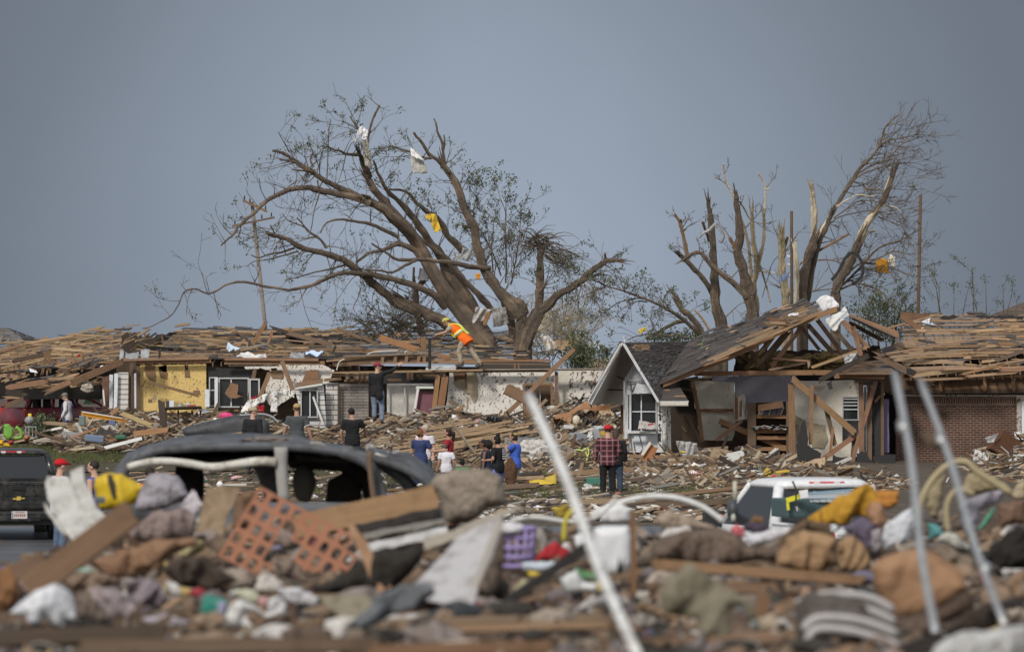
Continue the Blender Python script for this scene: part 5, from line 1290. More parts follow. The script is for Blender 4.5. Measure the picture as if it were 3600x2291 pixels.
for k,(lab,q) in enumerate((('crumpled pale plastic sheet on the roof edge, left',(90,500,340,485,350,530,80,525)),('crumpled grey metal sheet on the roof edge beside the pale sheet',(560,490,690,475,690,530,555,535)),('blue and white scrap of wrapping on the middle roof edge',(700,480,860,470,850,495,700,498)),('pale blue crumpled sheet on the middle roof, far left',(0,405,110,430,40,470,-10,440)))):
    panel(lab,'paper' if k != 1 else 'sheet_metal','B',192,q,193,name='plastic_sheet' if k != 1 else 'metal_sheet',cat='sheet',amp=.07,fr=4,tint=[(.85,.83,.8),(1,1,1),(.7,.85,1.1),(.8,.95,1.1)][k])
board('black upright stub of pipe by the curled flashing','dark_wood','A',191,20,1432,440,1434,545);board('black stub tilted on the middle roof','dark_wood','B',190,20,945,490,975,405)
q=MB();tube(q,path('B',190,190,(980,640,1000,570,1050,540)),.02,6);tube(q,path('B',190,190,(1220,520,1300,480,1400,470,1530,465)),.018,6);tube(q,path('B',190,190,(1590,490,1610,465,1650,470)),.018,6)
tag(q.build('white_cable','white_board'),'loops of white cable lying over the roof joist','cable')
# sheets caught in the trees
def rag_(label,m,c,Y,xy,tint=(1,1,1),amp=.12,name='torn_sheet',cat='torn sheet',fr=2.5):
    pts=pg(c,Y,*xy);S=max((a-b).length for a in pts for b in pts);q=MB();puff(q,ragged(pts,S*.035,S*.13),.012,min(amp,S*.12),fr*1.3/max(S,.3),20,tint);return tag(q.build(name,m,smooth=True),label,cat)
rag_('white sheet wrapped over the highest broken fork of the leaning tree','paper','T',197,(1385,165,1415,180,1350,275,1325,270));rag_('white flap hanging right of the highest broken fork','paper','T',197,(1400,180,1430,195,1425,270,1390,255))
rag_('long grey gauze strip hanging in the leaning tree','any_cloth','T',197,(1388,262,1430,260,1462,440,1410,420),(.42,.41,.36));rag_('pale grey gauze square hanging from a thin branch top centre','any_cloth','U',197,(230,270,295,320,330,415,245,420),(.5,.49,.45));rag_('white cap of cloth over the thin branch top centre','paper','U',196.8,(232,270,250,285,310,350,235,320))
rag_('bright yellow strip of insulation hanging in the big tree','yellow_foam','U',196.5,(325,650,372,648,410,740,368,755),name='insulation_strip',cat='insulation');rag_('small yellow corner of insulation folded left at the top of the strip','yellow_foam','U',196.4,(312,655,345,650,345,680,318,676),name='insulation_strip',cat='insulation')
rag_('shiny silver foil scrap in the middle of the big tree','sheet_metal','U',197,(525,835,575,860,570,920,515,910),(.9,.9,.9));rag_('grey foil scrap left of the silver foil in the big tree','sheet_metal','U',197,(480,870,520,880,515,920,470,915));rag_('small orange scrap stuck low in the big tree','yellow_foam','U',197,(600,985,628,985,625,1022,605,1015),(1,.6,.3));rag_('pale scrap stuck at a broken branch of the leaning tree','paper','U',200.5,(285,955,330,960,335,1030,270,1020),(.8,.8,.8))
rag_('grey metal sheeting draped over the lower trunk, left piece','sheet_metal','U',197.2,(600,1175,690,1190,650,1250,583,1270),(1.3,1.2,1.1),.2);rag_('dark grey sheeting bunched between the two trunks','sheet_metal','U',197.2,(690,1180,770,1175,790,1270,700,1290),(.7,.65,.6),.25);rag_('brown board scrap hanging below the grey sheeting','brown_wood','U',197,(660,1200,690,1215,660,1285,640,1275),(1.6,1.3,1),.02)
rag_('tattered silver wrap in the pale brush right of the forked tree','sheet_metal','C',197,(1270,330,1350,330,1440,440,1330,470),(1.6,1.5,1.4),.3);rag_('orange scrap of cloth in the bare twigs at the right','yellow_foam','V',198,(1690,1065,1765,1080,1775,1170,1675,1160),(.8,.55,.35));rag_('cream scrap of cloth beside the orange scrap in the bare twigs','paper','V',198,(1780,1035,1815,1060,1812,1130,1760,1095),(1,.93,.75))
for k,xy in enumerate(((610,830,560,880,520,900,498,930),(600,840,640,880,660,920,640,960,630,935))): q=MB();tube(q,path('V',199,199,xy),[.07,.04],6,.3,flat_=.3);tag(q.build('metal_strip','sheet_metal',smooth=True),'strip of dark metal wrapped on the leftmost snapped trunk, %s tail' % ('left','right')[k],'metal strip')
q=MB();tube(q,path('V',197,197,(1385,1215,1430,1160,1470,1080,1510,1035,1550,1035,1590,1100,1595,1170,1560,1220,1520,1235)),.055,8,.2,flat_=.25);tag(q.build('dark_strap','black_felt',smooth=True),'broad black strap slung over the stripped leaning trunk','strap')
rag_('blue rag tied between the pale stump and the short pole','flat_bluerag','V',197,(1045,1185,1100,1160,1100,1195,1030,1240)) if flat('flat_bluerag',(.16,.2,.32)) else 0
for k,y in enumerate((1055,1110,1180,1290)): rag_(('first','second','third','lowest')[k]+' white tatter down the short brown pole','paper','V',202.5,(1085,y-8,1108,y-4,1106,y+8,1090,y+6))
hw_=rag_('white house wrap with blue print hung over the broken roof peak, lower fold','paper','F',179.6,(445,265,560,205,590,165,625,235,560,290,515,360,485,345,445,300),(.8,.8,.78),.15);stroke(hw_,'print','flat_bluerag','F',179.3,.012,[(565,245,610,232),(568,262,615,245),(560,285,610,262),(560,205,572,212),(575,205,590,205)])
rag_('white house wrap hung over the broken roof peak, upper fold','paper','F',180.6,(368,130,400,95,450,80,500,95,545,150,552,172,430,205,395,165),(.95,.95,.97),.1);rag_('grey scrap of sheeting by the right roof truss','sheet_metal','F',180,(580,550,690,520,690,590,590,610),(1.2,1.2,1.2),.12)
rag_('white scrap lying on the stripped deck left of the roof peak','paper','F',180,(165,225,235,215,225,240,150,242));rag_('small white scrap on the right plank roof','paper','F',193,(1180,285,1250,255,1240,310,1200,315),(.9,.95,1));rag_('pale blue scrap behind the small white scrap on the right plank roof','paper','F',192.9,(1235,300,1265,295,1300,330,1270,332),(.7,.8,.95));rag_('yellow insulation clump on the fallen tree above the bay roof','yellow_foam','E',190,(630,400,700,375,690,420,622,445),(.95,1.05,1.6))
board('green stick lying on the shingled roof','flat_green','E',180,8,1220,450,1183,588,name='green_stick',cat='stick') if flat('flat_green',(.1,.2,.12)) else 0
q=MB();tube(q,[P('E',500,515,176),P('E',498,480,176)],.025,8);tube(q,[P('E',498,480,176),P('E',497,462,176)],[.05,.07],8);tag(q.build('roof_vent','white_board'),'small white vent finial on the gable tip','vent')
# pieces in the heaps
q=MB();puff(q,pg('A',180,1640,1165,1700,1140,1900,1090,2100,1045,2200,1040,2330,1050,2420,1110,2420,1290,1900,1250,1680,1250,1645,1210),.35,.04,1.2,30,(.55,.55,.55));tag(q.build('crushed_car','burnt_paint',smooth=True),'dark car body crushed under boards left of the grey shirted person','car')
q=MB();tube(q,path('B',179,179,(110,1050,250,1040,330,1040,400,1065,450,1110)),.05,6);tag(q.build('roof_rail','chrome'),'chrome roof rail of the crushed dark car','rail')
panel('narrow board with a yellow and red striped label below the dark car panel','flat_label','A',178,(2030,1215,2175,1190,2175,1205,2030,1232),name='striped_label',cat='label') if flat('flat_label',(.6,.35,.1)) else 0
blob('bright pink cushion behind the dark car panel','flat_pink','A',184,2030,1050,130,60,'cushion','cushion',amp=.2) if flat('flat_pink',(.6,.07,.2)) else 0
rag_('white spattered sheet draped over the wreck left of the leaning bay','speckled_white','B',186,(180,910,370,850,330,930,110,1035),(1.05,1.05,1.05),.1);rag_('white spattered panel standing beside the draped sheet','speckled_white','B',185,(400,830,445,830,450,1020,385,1015),(1.05,1.05,1.08),.05);rag_('curved white sheet right of the standing panel','speckled_white','B',185.4,(450,830,560,810,605,890,470,850),(1.05,1.05,1.05),.12)
rag_('red cloth hanging below the white draped sheets','flat_red','B',184.5,(265,970,325,950,330,1015,280,1020)) if flat('flat_red',(.36,.02,.03)) else 0
rag_('second red cloth above the draped sheets','flat_red','B',186.5,(210,890,270,870,260,900,215,910));board('dark stair stringer left of the yellow wall table','dark_wood','A',189,60,1445,900,1470,1150,tint=(1.6,1.6,1.6))
tb=thing('work_table','dark table with papers and boxes in front of the yellow wall','table',(P('A',1600,1100,188).x,188,0))
q=MB();plank(q,P('A',1480,985,188),P('A',1810,975,188),px('A',14,188),.6,(0,-1,.1),.02);q.build('table_top','dark_wood',tb)
for x in (1490,1600,1725,1800): beam(tb,'leg','dark_wood','A',188,16,x,990,x,1160,tint=(1.3,1.3,1.3))
for k,(x,y,w_,h_,cc,lab) in enumerate(((1542,945,46,62,(.66,.68,.7),'white box standing on the dark table'),(1507,943,34,60,(.05,.05,.05),'black canister standing beside the white box on the dark table'),(1615,958,26,24,(.3,.45,.6),'light blue cup on the dark table'),(1720,962,70,22,(.3,.03,.04),'dark red folded cloth on the dark table'),(1680,945,50,20,(.5,.5,.48),'small pile of papers on the dark table'))):
    q=MB();box(q,P('A',x,y,187.9),px('A',w_,188),.2,px('A',h_,188),cc,bev=.02);tag(q.build(['box','canister','cup','folded_cloth','paper_pile'][k],'plastic'),lab,['box','canister','cup','cloth','papers'][k])
for (lab,m,w_,x0,y0,x1,y1,Y,tn) in (
    ('white edged foam board lying left of the yellow plank','yellow_foam',36,720,1030,1150,1100,187,(.9,.6,.5)),('white trim on the edge of the foam board','white_board',8,720,1010,1155,1080,186.9,(1,1,1)),('pale yellow plank sloping down to the right below the yellow wall','pale_wood',40,1075,1020,1370,1140,186.5,(.85,.8,.6)),('wide tan sheet of wood low below the yellow wall','tan_wood',50,1180,1215,1510,1175,185,(1,.8,.65)),('white door panel lying low left of the muddy lot','white_board',30,930,1340,1280,1250,184,(1,1,1.02)),('orange board lying on the white door panel','tan_wood',16,620,1255,900,1150,186,(1.1,.8,.6)),('tan short board stuck upright near the grey pipe','tan_wood',26,1110,1040,1105,1170,186,(.8,.75,.7)),('tan plank leaning at the left end of the foam board','tan_wood',36,985,1045,1070,970,187,(.95,.8,.7)),('long thin board below the wide tan sheet','orange_wood',14,830,1265,1240,1268,184.5,(1,.9,.9)),('white strip lying by the overalls man feet','white_board',20,440,1180,585,1150,198,(1,1,1)),('grey board lying left of the overalls man','grey_wood',14,340,1200,600,1140,199,(1,1,1)),
    ('orange brown board low at the left on the grass edge','orange_wood',10,370,1310,590,1308,196,(.9,.7,.6))):
    board(lab,m,'A',Y,w_,x0,y0,x1,y1,tint=tn)
for (lab,x,y,w_,h_,cc,rot) in (('blue and white plastic bin tipped over in the low heap',850,1252,170,60,(.15,.2,.29),.1),('green crate in the low heap below the yellow wall',1085,1240,90,36,(.04,.14,.08),0),('small blue box half buried in the low heap',1010,1110,60,50,(.12,.15,.25),.2),('tan carton standing behind the overalls man feet',670,1200,75,95,(.34,.28,.2),.05),('pale bucket at the end of the white trim',740,1090,50,90,(.16,.2,.19),0)):
    q=MB();Y=184.5 if x > 700 else 197;box(q,P('A',x,y,Y),px('A',w_,Y),.4,px('A',h_,Y),cc,Matrix.Rotation(rot,3,'Y'),.03);tag(q.build('container','plastic'),lab,'container')
# dark stack of paving at the left and toys
blob('pile of ribbed grey roof tiles low at the left','grey_stucco','A',196,430,1275,260,70,'tile_pile','tiles',amp=.3,fr=3,tint=(.55,.5,.45),rot=-.1)
q=MB();puff(q,pg('A',197,35,1125,80,1120,115,1160,122,1215,100,1260,60,1265,30,1230),.06,.02,3,16,(.16,.36,.05));tag(q.build('green_toy','plastic',smooth=True),'bright lime green toy wheel at the left edge','toy');q=MB();tube(q,path('A',197,197,(130,1250,190,1240,180,1180,140,1150)),.06,8,tint=(.2,.4,.06));tag(q.build('toy_hoop','plastic',smooth=True),'lime green toy frame beside the toy wheel','toy')
for k,(x,y,w_,h_,cc) in enumerate(((60,1320,110,50,(.75,.45,.02)),(15,1290,40,50,(.75,.4,.02)),(25,1360,50,25,(.75,.42,.02)),(100,1290,50,40,(.4,.03,.03)),(240,1245,60,50,(.35,.16,.08)))): q=MB();lump(q,P('A',x,y,196.5),px('A',w_,196)/2,.2,px('A',h_,196)/2,.35,2,3,cc);tag(q.build('plastic_toy','plastic',smooth=True),('yellow plastic toy truck near the left edge','yellow toy cab at the very left edge','low yellow toy piece at the left edge','red toy piece beside the yellow toy truck','orange toy near the aluminium chair')[k],'toy')
q=MB()
for xy in ((235,1150,235,1240,320,1245,322,1150),(260,1160,262,1245),(290,1160,295,1245),(225,1150,330,1150)): tube(q,path('A',197,197,xy,2),.02,6)
tag(q.build('chair_frame','galvanised'),'bare aluminium chair frame in front of the maroon car','chair frame');q=MB();lump(q,P('A',262,1090,198),.16,.16,.15,.1,1,3,(.3,.3,.3));box(q,P('A',268,1045,198),.12,.1,.12,(.8,.6,.05),bev=.02);tag(q.build('spray_jug','plastic',smooth=True),'grey jug with a yellow lid standing before the maroon car','jug')
bush('bush','small dark green shrub by the wheel of the maroon car','A',375,1150,200,.55,.3,200,8)
blob('white crumpled bag behind the maroon car roof','paper','A',214,310,845,90,70,'white_bag','bag',rot=.5);board('white roof edge behind the maroon car','white_board','A',214,50,620,870,750,870,tint=(.9,.95,1));board('green panel behind the maroon car','flat_green','A',213.5,90,740,900,910,900,name='green_board');blob('pale bundle of cloth hanging from the collapsed rafters','any_cloth','A',201,785,800,110,80,'cloth_bundle','cloth',tint=(.42,.38,.32))
board('white spindle board standing left of the brick pier','white_board','A',190.8,14,925,800,940,970)
panel('small white sheet flapping on the left collapsed roof','paper','A',203,(262,620,320,640,340,665,270,655),name='paper',cat='paper',amp=.08);blob('white plate lying on the left collapsed roof','paper','A',203,918,610,40,26,'plate','plate',amp=.05);blob('orange red rag on the left collapsed roof','flat_red','A',204,705,510,40,20,'rag','rag',rot=-.5)
# tall heap by the bay: cardboard, plastic, appliances
panel('orange fibreboard sheet bent over the heap left of the gabled bay','orange_wood','C',182,(1560,990,1700,920,1735,980,1540,1040),183,name='fibreboard',cat='board',amp=.1,tint=(1.3,1.15,1.0));panel('orange brown fibreboard below the bent sheet','orange_wood','C',181,(1410,1060,1560,1010,1530,1130,1400,1120),182,name='fibreboard',cat='board',amp=.15,tint=(1.2,1.1,.95));panel('torn orange fibreboard strip under the soffit','orange_wood','C',181.5,(1740,960,1910,950,1900,1000,1740,1005),name='fibreboard',cat='board',amp=.08,tint=(1.2,1.05,.9))
rag_('black plastic sheet crumpled in the tall heap beside the bay','black_plastic','C',180.5,(1640,1070,1820,1100,1790,1150,1690,1160),(1,1,1),.25,fr=4);rag_('black bin bag on the lath heap behind the women','black_plastic','C',184,(790,1050,940,1060,930,1110,800,1100),(1,1,1),.2,fr=4);blob('pale lampshade on its side beside the black plastic','cream_plaster','C',180.3,1600,1090,70,90,'lampshade','lampshade',amp=.1,tint=(1,.95,.85));blob('brown hide coloured bag behind the black bin bag','flat_tan','C',184.3,870,1100,80,60,'bag','bag') if flat('flat_tan',(.28,.2,.14)) else 0
rag_('pink rag hanging on the lath heap','flat_pinkrag','C',183,(680,1090,740,1070,710,1140,680,1150)) if flat('flat_pinkrag',(.5,.3,.3)) else 0
rag_('white rag hanging on the lath heap left of the pink rag','paper','C',183,(550,1110,575,1100,585,1150,545,1155));rag_('white ribbon hanging below the pink rag','paper','C',182.8,(695,1130,712,1130,728,1190,715,1190));blob('white crumpled paper at the foot of the torn studs','paper','C',184,500,1060,40,40,'paper','paper')
rag_('brown peeled panel curled against the long white wall','brown_wood','C',187,(440,1020,600,940,560,1020,480,1040),(1.8,1.6,1.3),.08);board('tan stake standing against the long white wall','tan_wood','C',187.3,16,628,865,618,1010);board('dark board lying from the torn studs to the right','brown_wood','C',187,22,440,915,550,955);
def carton(lab,c,Y,x,y,w_,h_,cc,rot=0,ry=.5,name='appliance',m='plastic',d=.5):
    q=MB();box(q,P(c,x,y,Y),px(c,w_,Y),d,px(c,h_,Y),cc,Matrix.Rotation(ry,3,'Z') @ Matrix.Rotation(rot,3,'Y'),.02);return tag(q.build(name,m),lab,name.replace('_',' '))
carton('blue grey appliance box tilted in front of the tall heap','C',177,1615,1255,120,90,(.3,.33,.37),.15);carton('grey metal box beside the blue grey appliance box','C',177.5,1790,1225,110,100,(.3,.3,.3),-.3,-.4,'metal_box');carton('white open chest with yellow tray behind the plaid-shirted man','C',178,1830,1180,130,80,(.6,.62,.62),0,.2,'chest');carton('yellow tray in the white open chest','C',177.4,1838,1205,60,40,(.6,.4,.05),0,.2,'tray',d=.3);carton('white plastic lid on the heap above the appliance box','C',179,1530,1150,90,34,(.62,.62,.62),.1,.1,'white_tub',d=.2);carton('pale yellow foam block below the appliance box','C',176,1510,1320,110,80,(.5,.42,.24),.1,.3,'foam_block')
blob('grey-blue mattress corner low in front of the heap','any_cloth','C',175.5,1610,1330,90,80,'mattress','mattress',tint=(.3,.32,.36),amp=.15);blob('crumpled silver foil ball beside the grey box','sheet_metal','C',176.5,1725,1240,50,90,'foil','foil',tint=(1.8,1.7,1.6),amp=.6,fr=4);blob('dirty white woven sack crumpled behind the blurred white pipe','any_cloth','C',172,1230,1370,290,160,'woven_sack','sack',tint=(.55,.53,.5),amp=.5,fr=2.4,ridge=True)
carton('grey sofa arm behind the woven sack','C',175,1100,1275,290,60,(.24,.26,.27),0,0,'sofa','any_cloth');blob('yellow green balloon of foil low behind the pipe','flat_lime','C',172,1580,1410,90,50,'lime_bundle','cloth',amp=.3) if flat('flat_lime',(.45,.5,.2)) else 0
q=MB()
for xy in ((1680,1370,1700,1420,1690,1450,1710,1380,1700,1330),(1600,1350,1650,1360,1690,1340)): tube(q,path('C',171,171,xy),.02,5,tint=(.6,.75,.2))
tag(q.build('rope_tangle','plastic'),'tangle of lime and white cord in front of the heap','cord');q=MB();tube(q,[P('C',1440+math.cos(a/12*6.28)*24,1232+math.sin(a/12*6.28)*32,174) for a in range(13)],.012,5);tag(q.build('wire_hoop','white_board'),'thin white wire hoop right of the blurred pipe','hoop')
# low heap before the gabled house
board('pale slab with a torn white edge leaning at the foot of the gabled bay','orange_wood','E',172,90,760,1440,690,1600,tint=(1.4,1.1,.85));board('tall white edged strip of the leaning slab','white_board','E',171.9,26,745,1400,650,1540,tint=(1,.9,.8));board('orange splinter standing right of the gabled bay','orange_wood','E',176,16,922,1400,915,1500,jag=.4)
rag_('silver foil sheeting crumpled in front of the dark doorway','sheet_metal','E',174,(960,1400,1150,1420,1130,1540,1000,1530),(1.1,1.05,1),.35,fr=3.5);blob('yellow scrap in the silver foil','yellow_foam','E',173.6,1030,1503,50,22,'scrap','foam');
for k in range(7): board(('top','second','third','fourth','fifth','sixth','lowest')[k]+' white grooved siding strip stacked before the bookcase','white_board','H',168-k*.4,60,1180+30*k,120+24*k,1600,30+34*k,tint=(.8,.82,.78),name='siding_strip',cat='siding',group='white siding strips before the bookcase')
pm=rag_('white cloth banner with red sideways lettering on the low heap','paper','H',160,(370,425,780,445,740,560,290,585),(1.02,1,1),.04)
stroke(pm,'print','red_lens','H',159.8,.012,[(640,500,640,450,712,460,705,495),(675,455,672,490),(635,545,700,550),(640,510,690,515,700,545),(660,548,655,515),(455,530,445,550,470,560,495,545),(505,440,498,495),(540,450,545,520),(580,450,570,530)])
blob('bulging translucent white plastic bag on the low heap','paper','H',161,1165,425,450,180,'plastic_bag','bag',amp=.15,fr=1.2,tint=(.85,.84,.86));rag_('loose white plastic sheet right of the bulging bag','paper','H',161,(1430,385,1880,420,1860,500,1560,490),(.8,.8,.8),.12);blob('lumpy white sack under the yellow rag','paper','H',160,1900,560,260,180,'sack','sack',tint=(.7,.7,.7),amp=.4);blob('yellow foam clump beside the toy boxes','yellow_foam','H',159,2050,480,150,220,'foam_clump','foam',tint=(.75,.8,.8),amp=.4)
board('thick white plank sloping down to the white truck','white_board','H',156,80,1415,540,2130,830,t=.1,tint=(1.05,1,.9));board('long grey beam lying flat behind the white truck','grey_wood','H',158,100,380,850,1810,830,t=.15,tint=(.5,.45,.42));board('pale plank lying along the top of the grey beam','tan_wood','H',158.3,40,180,780,1820,790,tint=(.8,.75,.7));board('thin brown stick lying across the heap to the right','brown_wood','H',159,24,400,740,1800,470,tint=(1.5,1.2,1));board('tan board lying at the foot of the lettered banner','tan_wood','H',159.5,46,0,640,770,570,tint=(.95,.8,.65));board('long low orange board behind the blurred hose','orange_wood','H',150,44,200,1090,1180,1040)
for k,x in enumerate((1840,1875)): board(('left','right')[k]+' of two pale green slats standing before the bookcase','grey_wood','H',160,16,x,255,x+130,640,tint=(.9,1.2,.95))
panel('pale blue sheet of metal tilted at the left of the low heap','paper','H',154,(-60,860,165,750,200,950,-40,1050),name='metal_sheet',cat='sheet',tint=(.75,.82,.95));rag_('folded grey panel beside the pale blue sheet','sheet_metal','H',153.5,(170,760,330,860,320,1040,210,1040),(.8,.8,.75),.1);panel('blue tarpaulin edge showing behind the blurred hose','flat_blue','H',140,(130,1085,600,1110,560,1150,120,1150),name='tarpaulin',cat='tarp') if flat('flat_blue',(.1,.2,.42)) else 0
for k,(x,y,w_,h_,cc,rt) in enumerate(((2330,445,300,46,(.62,.42,.04),-.13),(2250,495,120,40,(.65,.45,.05),-.05),(2230,540,240,60,(.5,.03,.05),-.04),(2290,590,200,44,(.62,.42,.05),0))): carton('stacked board game box before the bookcase, '+('top yellow','second, small yellow','third, red','lowest yellow')[k],'H',158,x,y,w_,h_,cc,rt,.15,'game_box',d=.4)
q=MB();lump(q,P('H',750,600,157),.05,.05,.05,.1,1,2);tube(q,[P('H',748,600,157),P('H',742,760,157)],[.045,.035],8);tag(q.build('white_tube','white_board'),'white tube standing in front of the lettered banner','tube');blob('bright striped crumpled wrapper at the foot of the white tube','flat_label','H',156.5,810,790,200,90,'wrapper','wrapper',amp=.5,fr=4)
blob('tan insulation roll left of the lettered banner','insulation','H',165,210,320,240,160,'insulation_roll','insulation',tint=(.8,.7,.7));blob('white pillow left of the lettered banner','paper','H',161,150,545,230,120,'pillow','pillow',amp=.2,tint=(.75,.73,.75))
# behind the women and plaid man
board('long white board lying flat right of the women','white_board','N',150,20,565,520,880,485,Y2=152,tint=(1,1,.98));board('white box end right of the blurred pipe','white_board','N',150,30,975,495,1110,485,tint=(1,1,1));panel('yellow plastic slide lying on the grass right of the women','plastic','N',152,(650,420,830,410,830,445,660,455),154,name='yellow_slide',cat='slide',tint=(.65,.45,.04),amp=.08,sm=True);carton('teal crate left of the plaid-shirted man','N',155,1065,440,95,50,(.06,.2,.15),0,.1,'crate');board('tan board above the yellow slide','tan_wood','N',156,18,575,425,690,430);board('stake standing in the heap by the pipe','tan_wood','N',160,20,820,330,818,420);board('leaning short timber left of the teal crate','tan_wood','N',157,20,1000,310,970,415)
blob('grey white rock like bundle lying right of the plaid-shirted man','grey_stucco','N',158,1440,412,125,55,'bundle','bundle',amp=.2);board('pale plank lying far right of the plaid-shirted man','pale_wood','N',156,22,1270,445,1480,460,tint=(.9,.85,.75));board('grey board sloping beside the bundle','grey_wood','N',157,26,1490,415,1570,350)
q=MB()
for xy in ((118,1240,80,1290,85,1370,110,1395),(190,1290,270,1340,320,1310,400,1310),(300,1330,220,1410)): tube(q,path('K',140,140,xy),.03,6)
tag(q.build('white_rod_frame','white_board',smooth=True),'bent white tubular frame at the feet of the navy-shirted woman','frame')
blob('white pot standing behind the wreck near the navy-shirted woman','paper','M',130,1312,378,90,22,'pot','pot',amp=.03);blob('white jug standing far behind the burnt wreck window','paper','M',140,150,315,46,46,'jug','jug',amp=.05)
# wrecked furniture against the brick wall
carton('dark brown wooden cabinet smashed against the brick wall','F',175,1830,1250,220,180,(.14,.07,.04),.6,.3,'cabinet','any_board',.5);panel('white torn cardboard leaning below the smashed cabinet','speckled_white','F',174,(1590,1265,1700,1300,1700,1400,1560,1420),name='cardboard',cat='cardboard',amp=.1);panel('white paper caught on the smashed cabinet','paper','F',174.5,(1665,1180,1775,1140,1740,1210,1690,1215),name='paper',cat='paper',amp=.1);panel('white paper lying below the smashed cabinet','paper','F',173,(1690,1420,1800,1430,1760,1475,1680,1450),name='paper',cat='paper');panel('pale spattered board at the right edge below the cabinet','speckled_white','F',172,(1860,1430,1980,1330,1980,1400,1900,1440),name='board',cat='board',amp=.08);carton('small brown drawer below the smashed cabinet','F',173,1780,1375,140,80,(.11,.055,.035),-.1,.3,'drawer','any_board')
# ================= people =================
CLT=bpy.data.textures.new('folds','CLOUDS');CLT.noise_scale=.11;CLT.noise_depth=2
def ell(mb,rings,seg=16,tint=(1,1,1)):
    """rings: (centre, side vector * rx, front vector * ry)"""
    vs=[]
    for c,s,f in rings:
        for k in range(seg):
            a=2*math.pi*k/seg;ca,sa=math.cos(a),math.sin(a)
            ca=math.copysign(abs(ca)**.85,ca);sa=math.copysign(abs(sa)**.85,sa)
            vs.append(c+s*ca+f*sa)
    fs=[(i*seg+k,i*seg+(k+1) % seg,(i+1)*seg+(k+1) % seg,(i+1)*seg+k) for i in range(len(rings)-1) for k in range(seg)]
    fs.append(tuple(range(seg))[::-1]);fs.append(tuple(range((len(rings)-1)*seg,len(rings)*seg)))
    mb.add(vs,fs,tint)
def remesh(o,vox,folds=0,it=3):
    m=o.modifiers.new('unify','REMESH');m.mode='VOXEL';m.voxel_size=vox;m.use_smooth_shade=True
    s=o.modifiers.new('smooth','SMOOTH');s.factor=.5;s.iterations=it
    if folds:
        d=o.modifiers.new('folds','DISPLACE');d.texture=CLT;d.strength=folds;d.mid_level=.5;d.texture_coords='LOCAL'
    return o
J0=dict(pel=(0,0,.93),wai=(0,0,1.10),che=(0,0,1.30),nec=(0,-.01,1.46),hed=(0,.02,1.635),
          sL=(-.185,0,1.405),eL=(-.235,-.03,1.13),wL=(-.24,.04,.89),sR=(.185,0,1.405),eR=(.235,-.03,1.13),wR=(.24,.04,.89),
          hL=(-.09,0,.92),kL=(-.105,.02,.50),aL=(-.11,-.02,.09),hR=(.09,0,.92),kR=(.105,.02,.50),aR=(.11,-.02,.09))
SKIN={'pale': (.5,.3,.22),'tan': (.4,.23,.16),'brown': (.2,.1,.065)}
for k_,v_ in SKIN.items(): flat('skin_'+k_,v_,.6)
flat('shoe_leather',(.07,.06,.055))
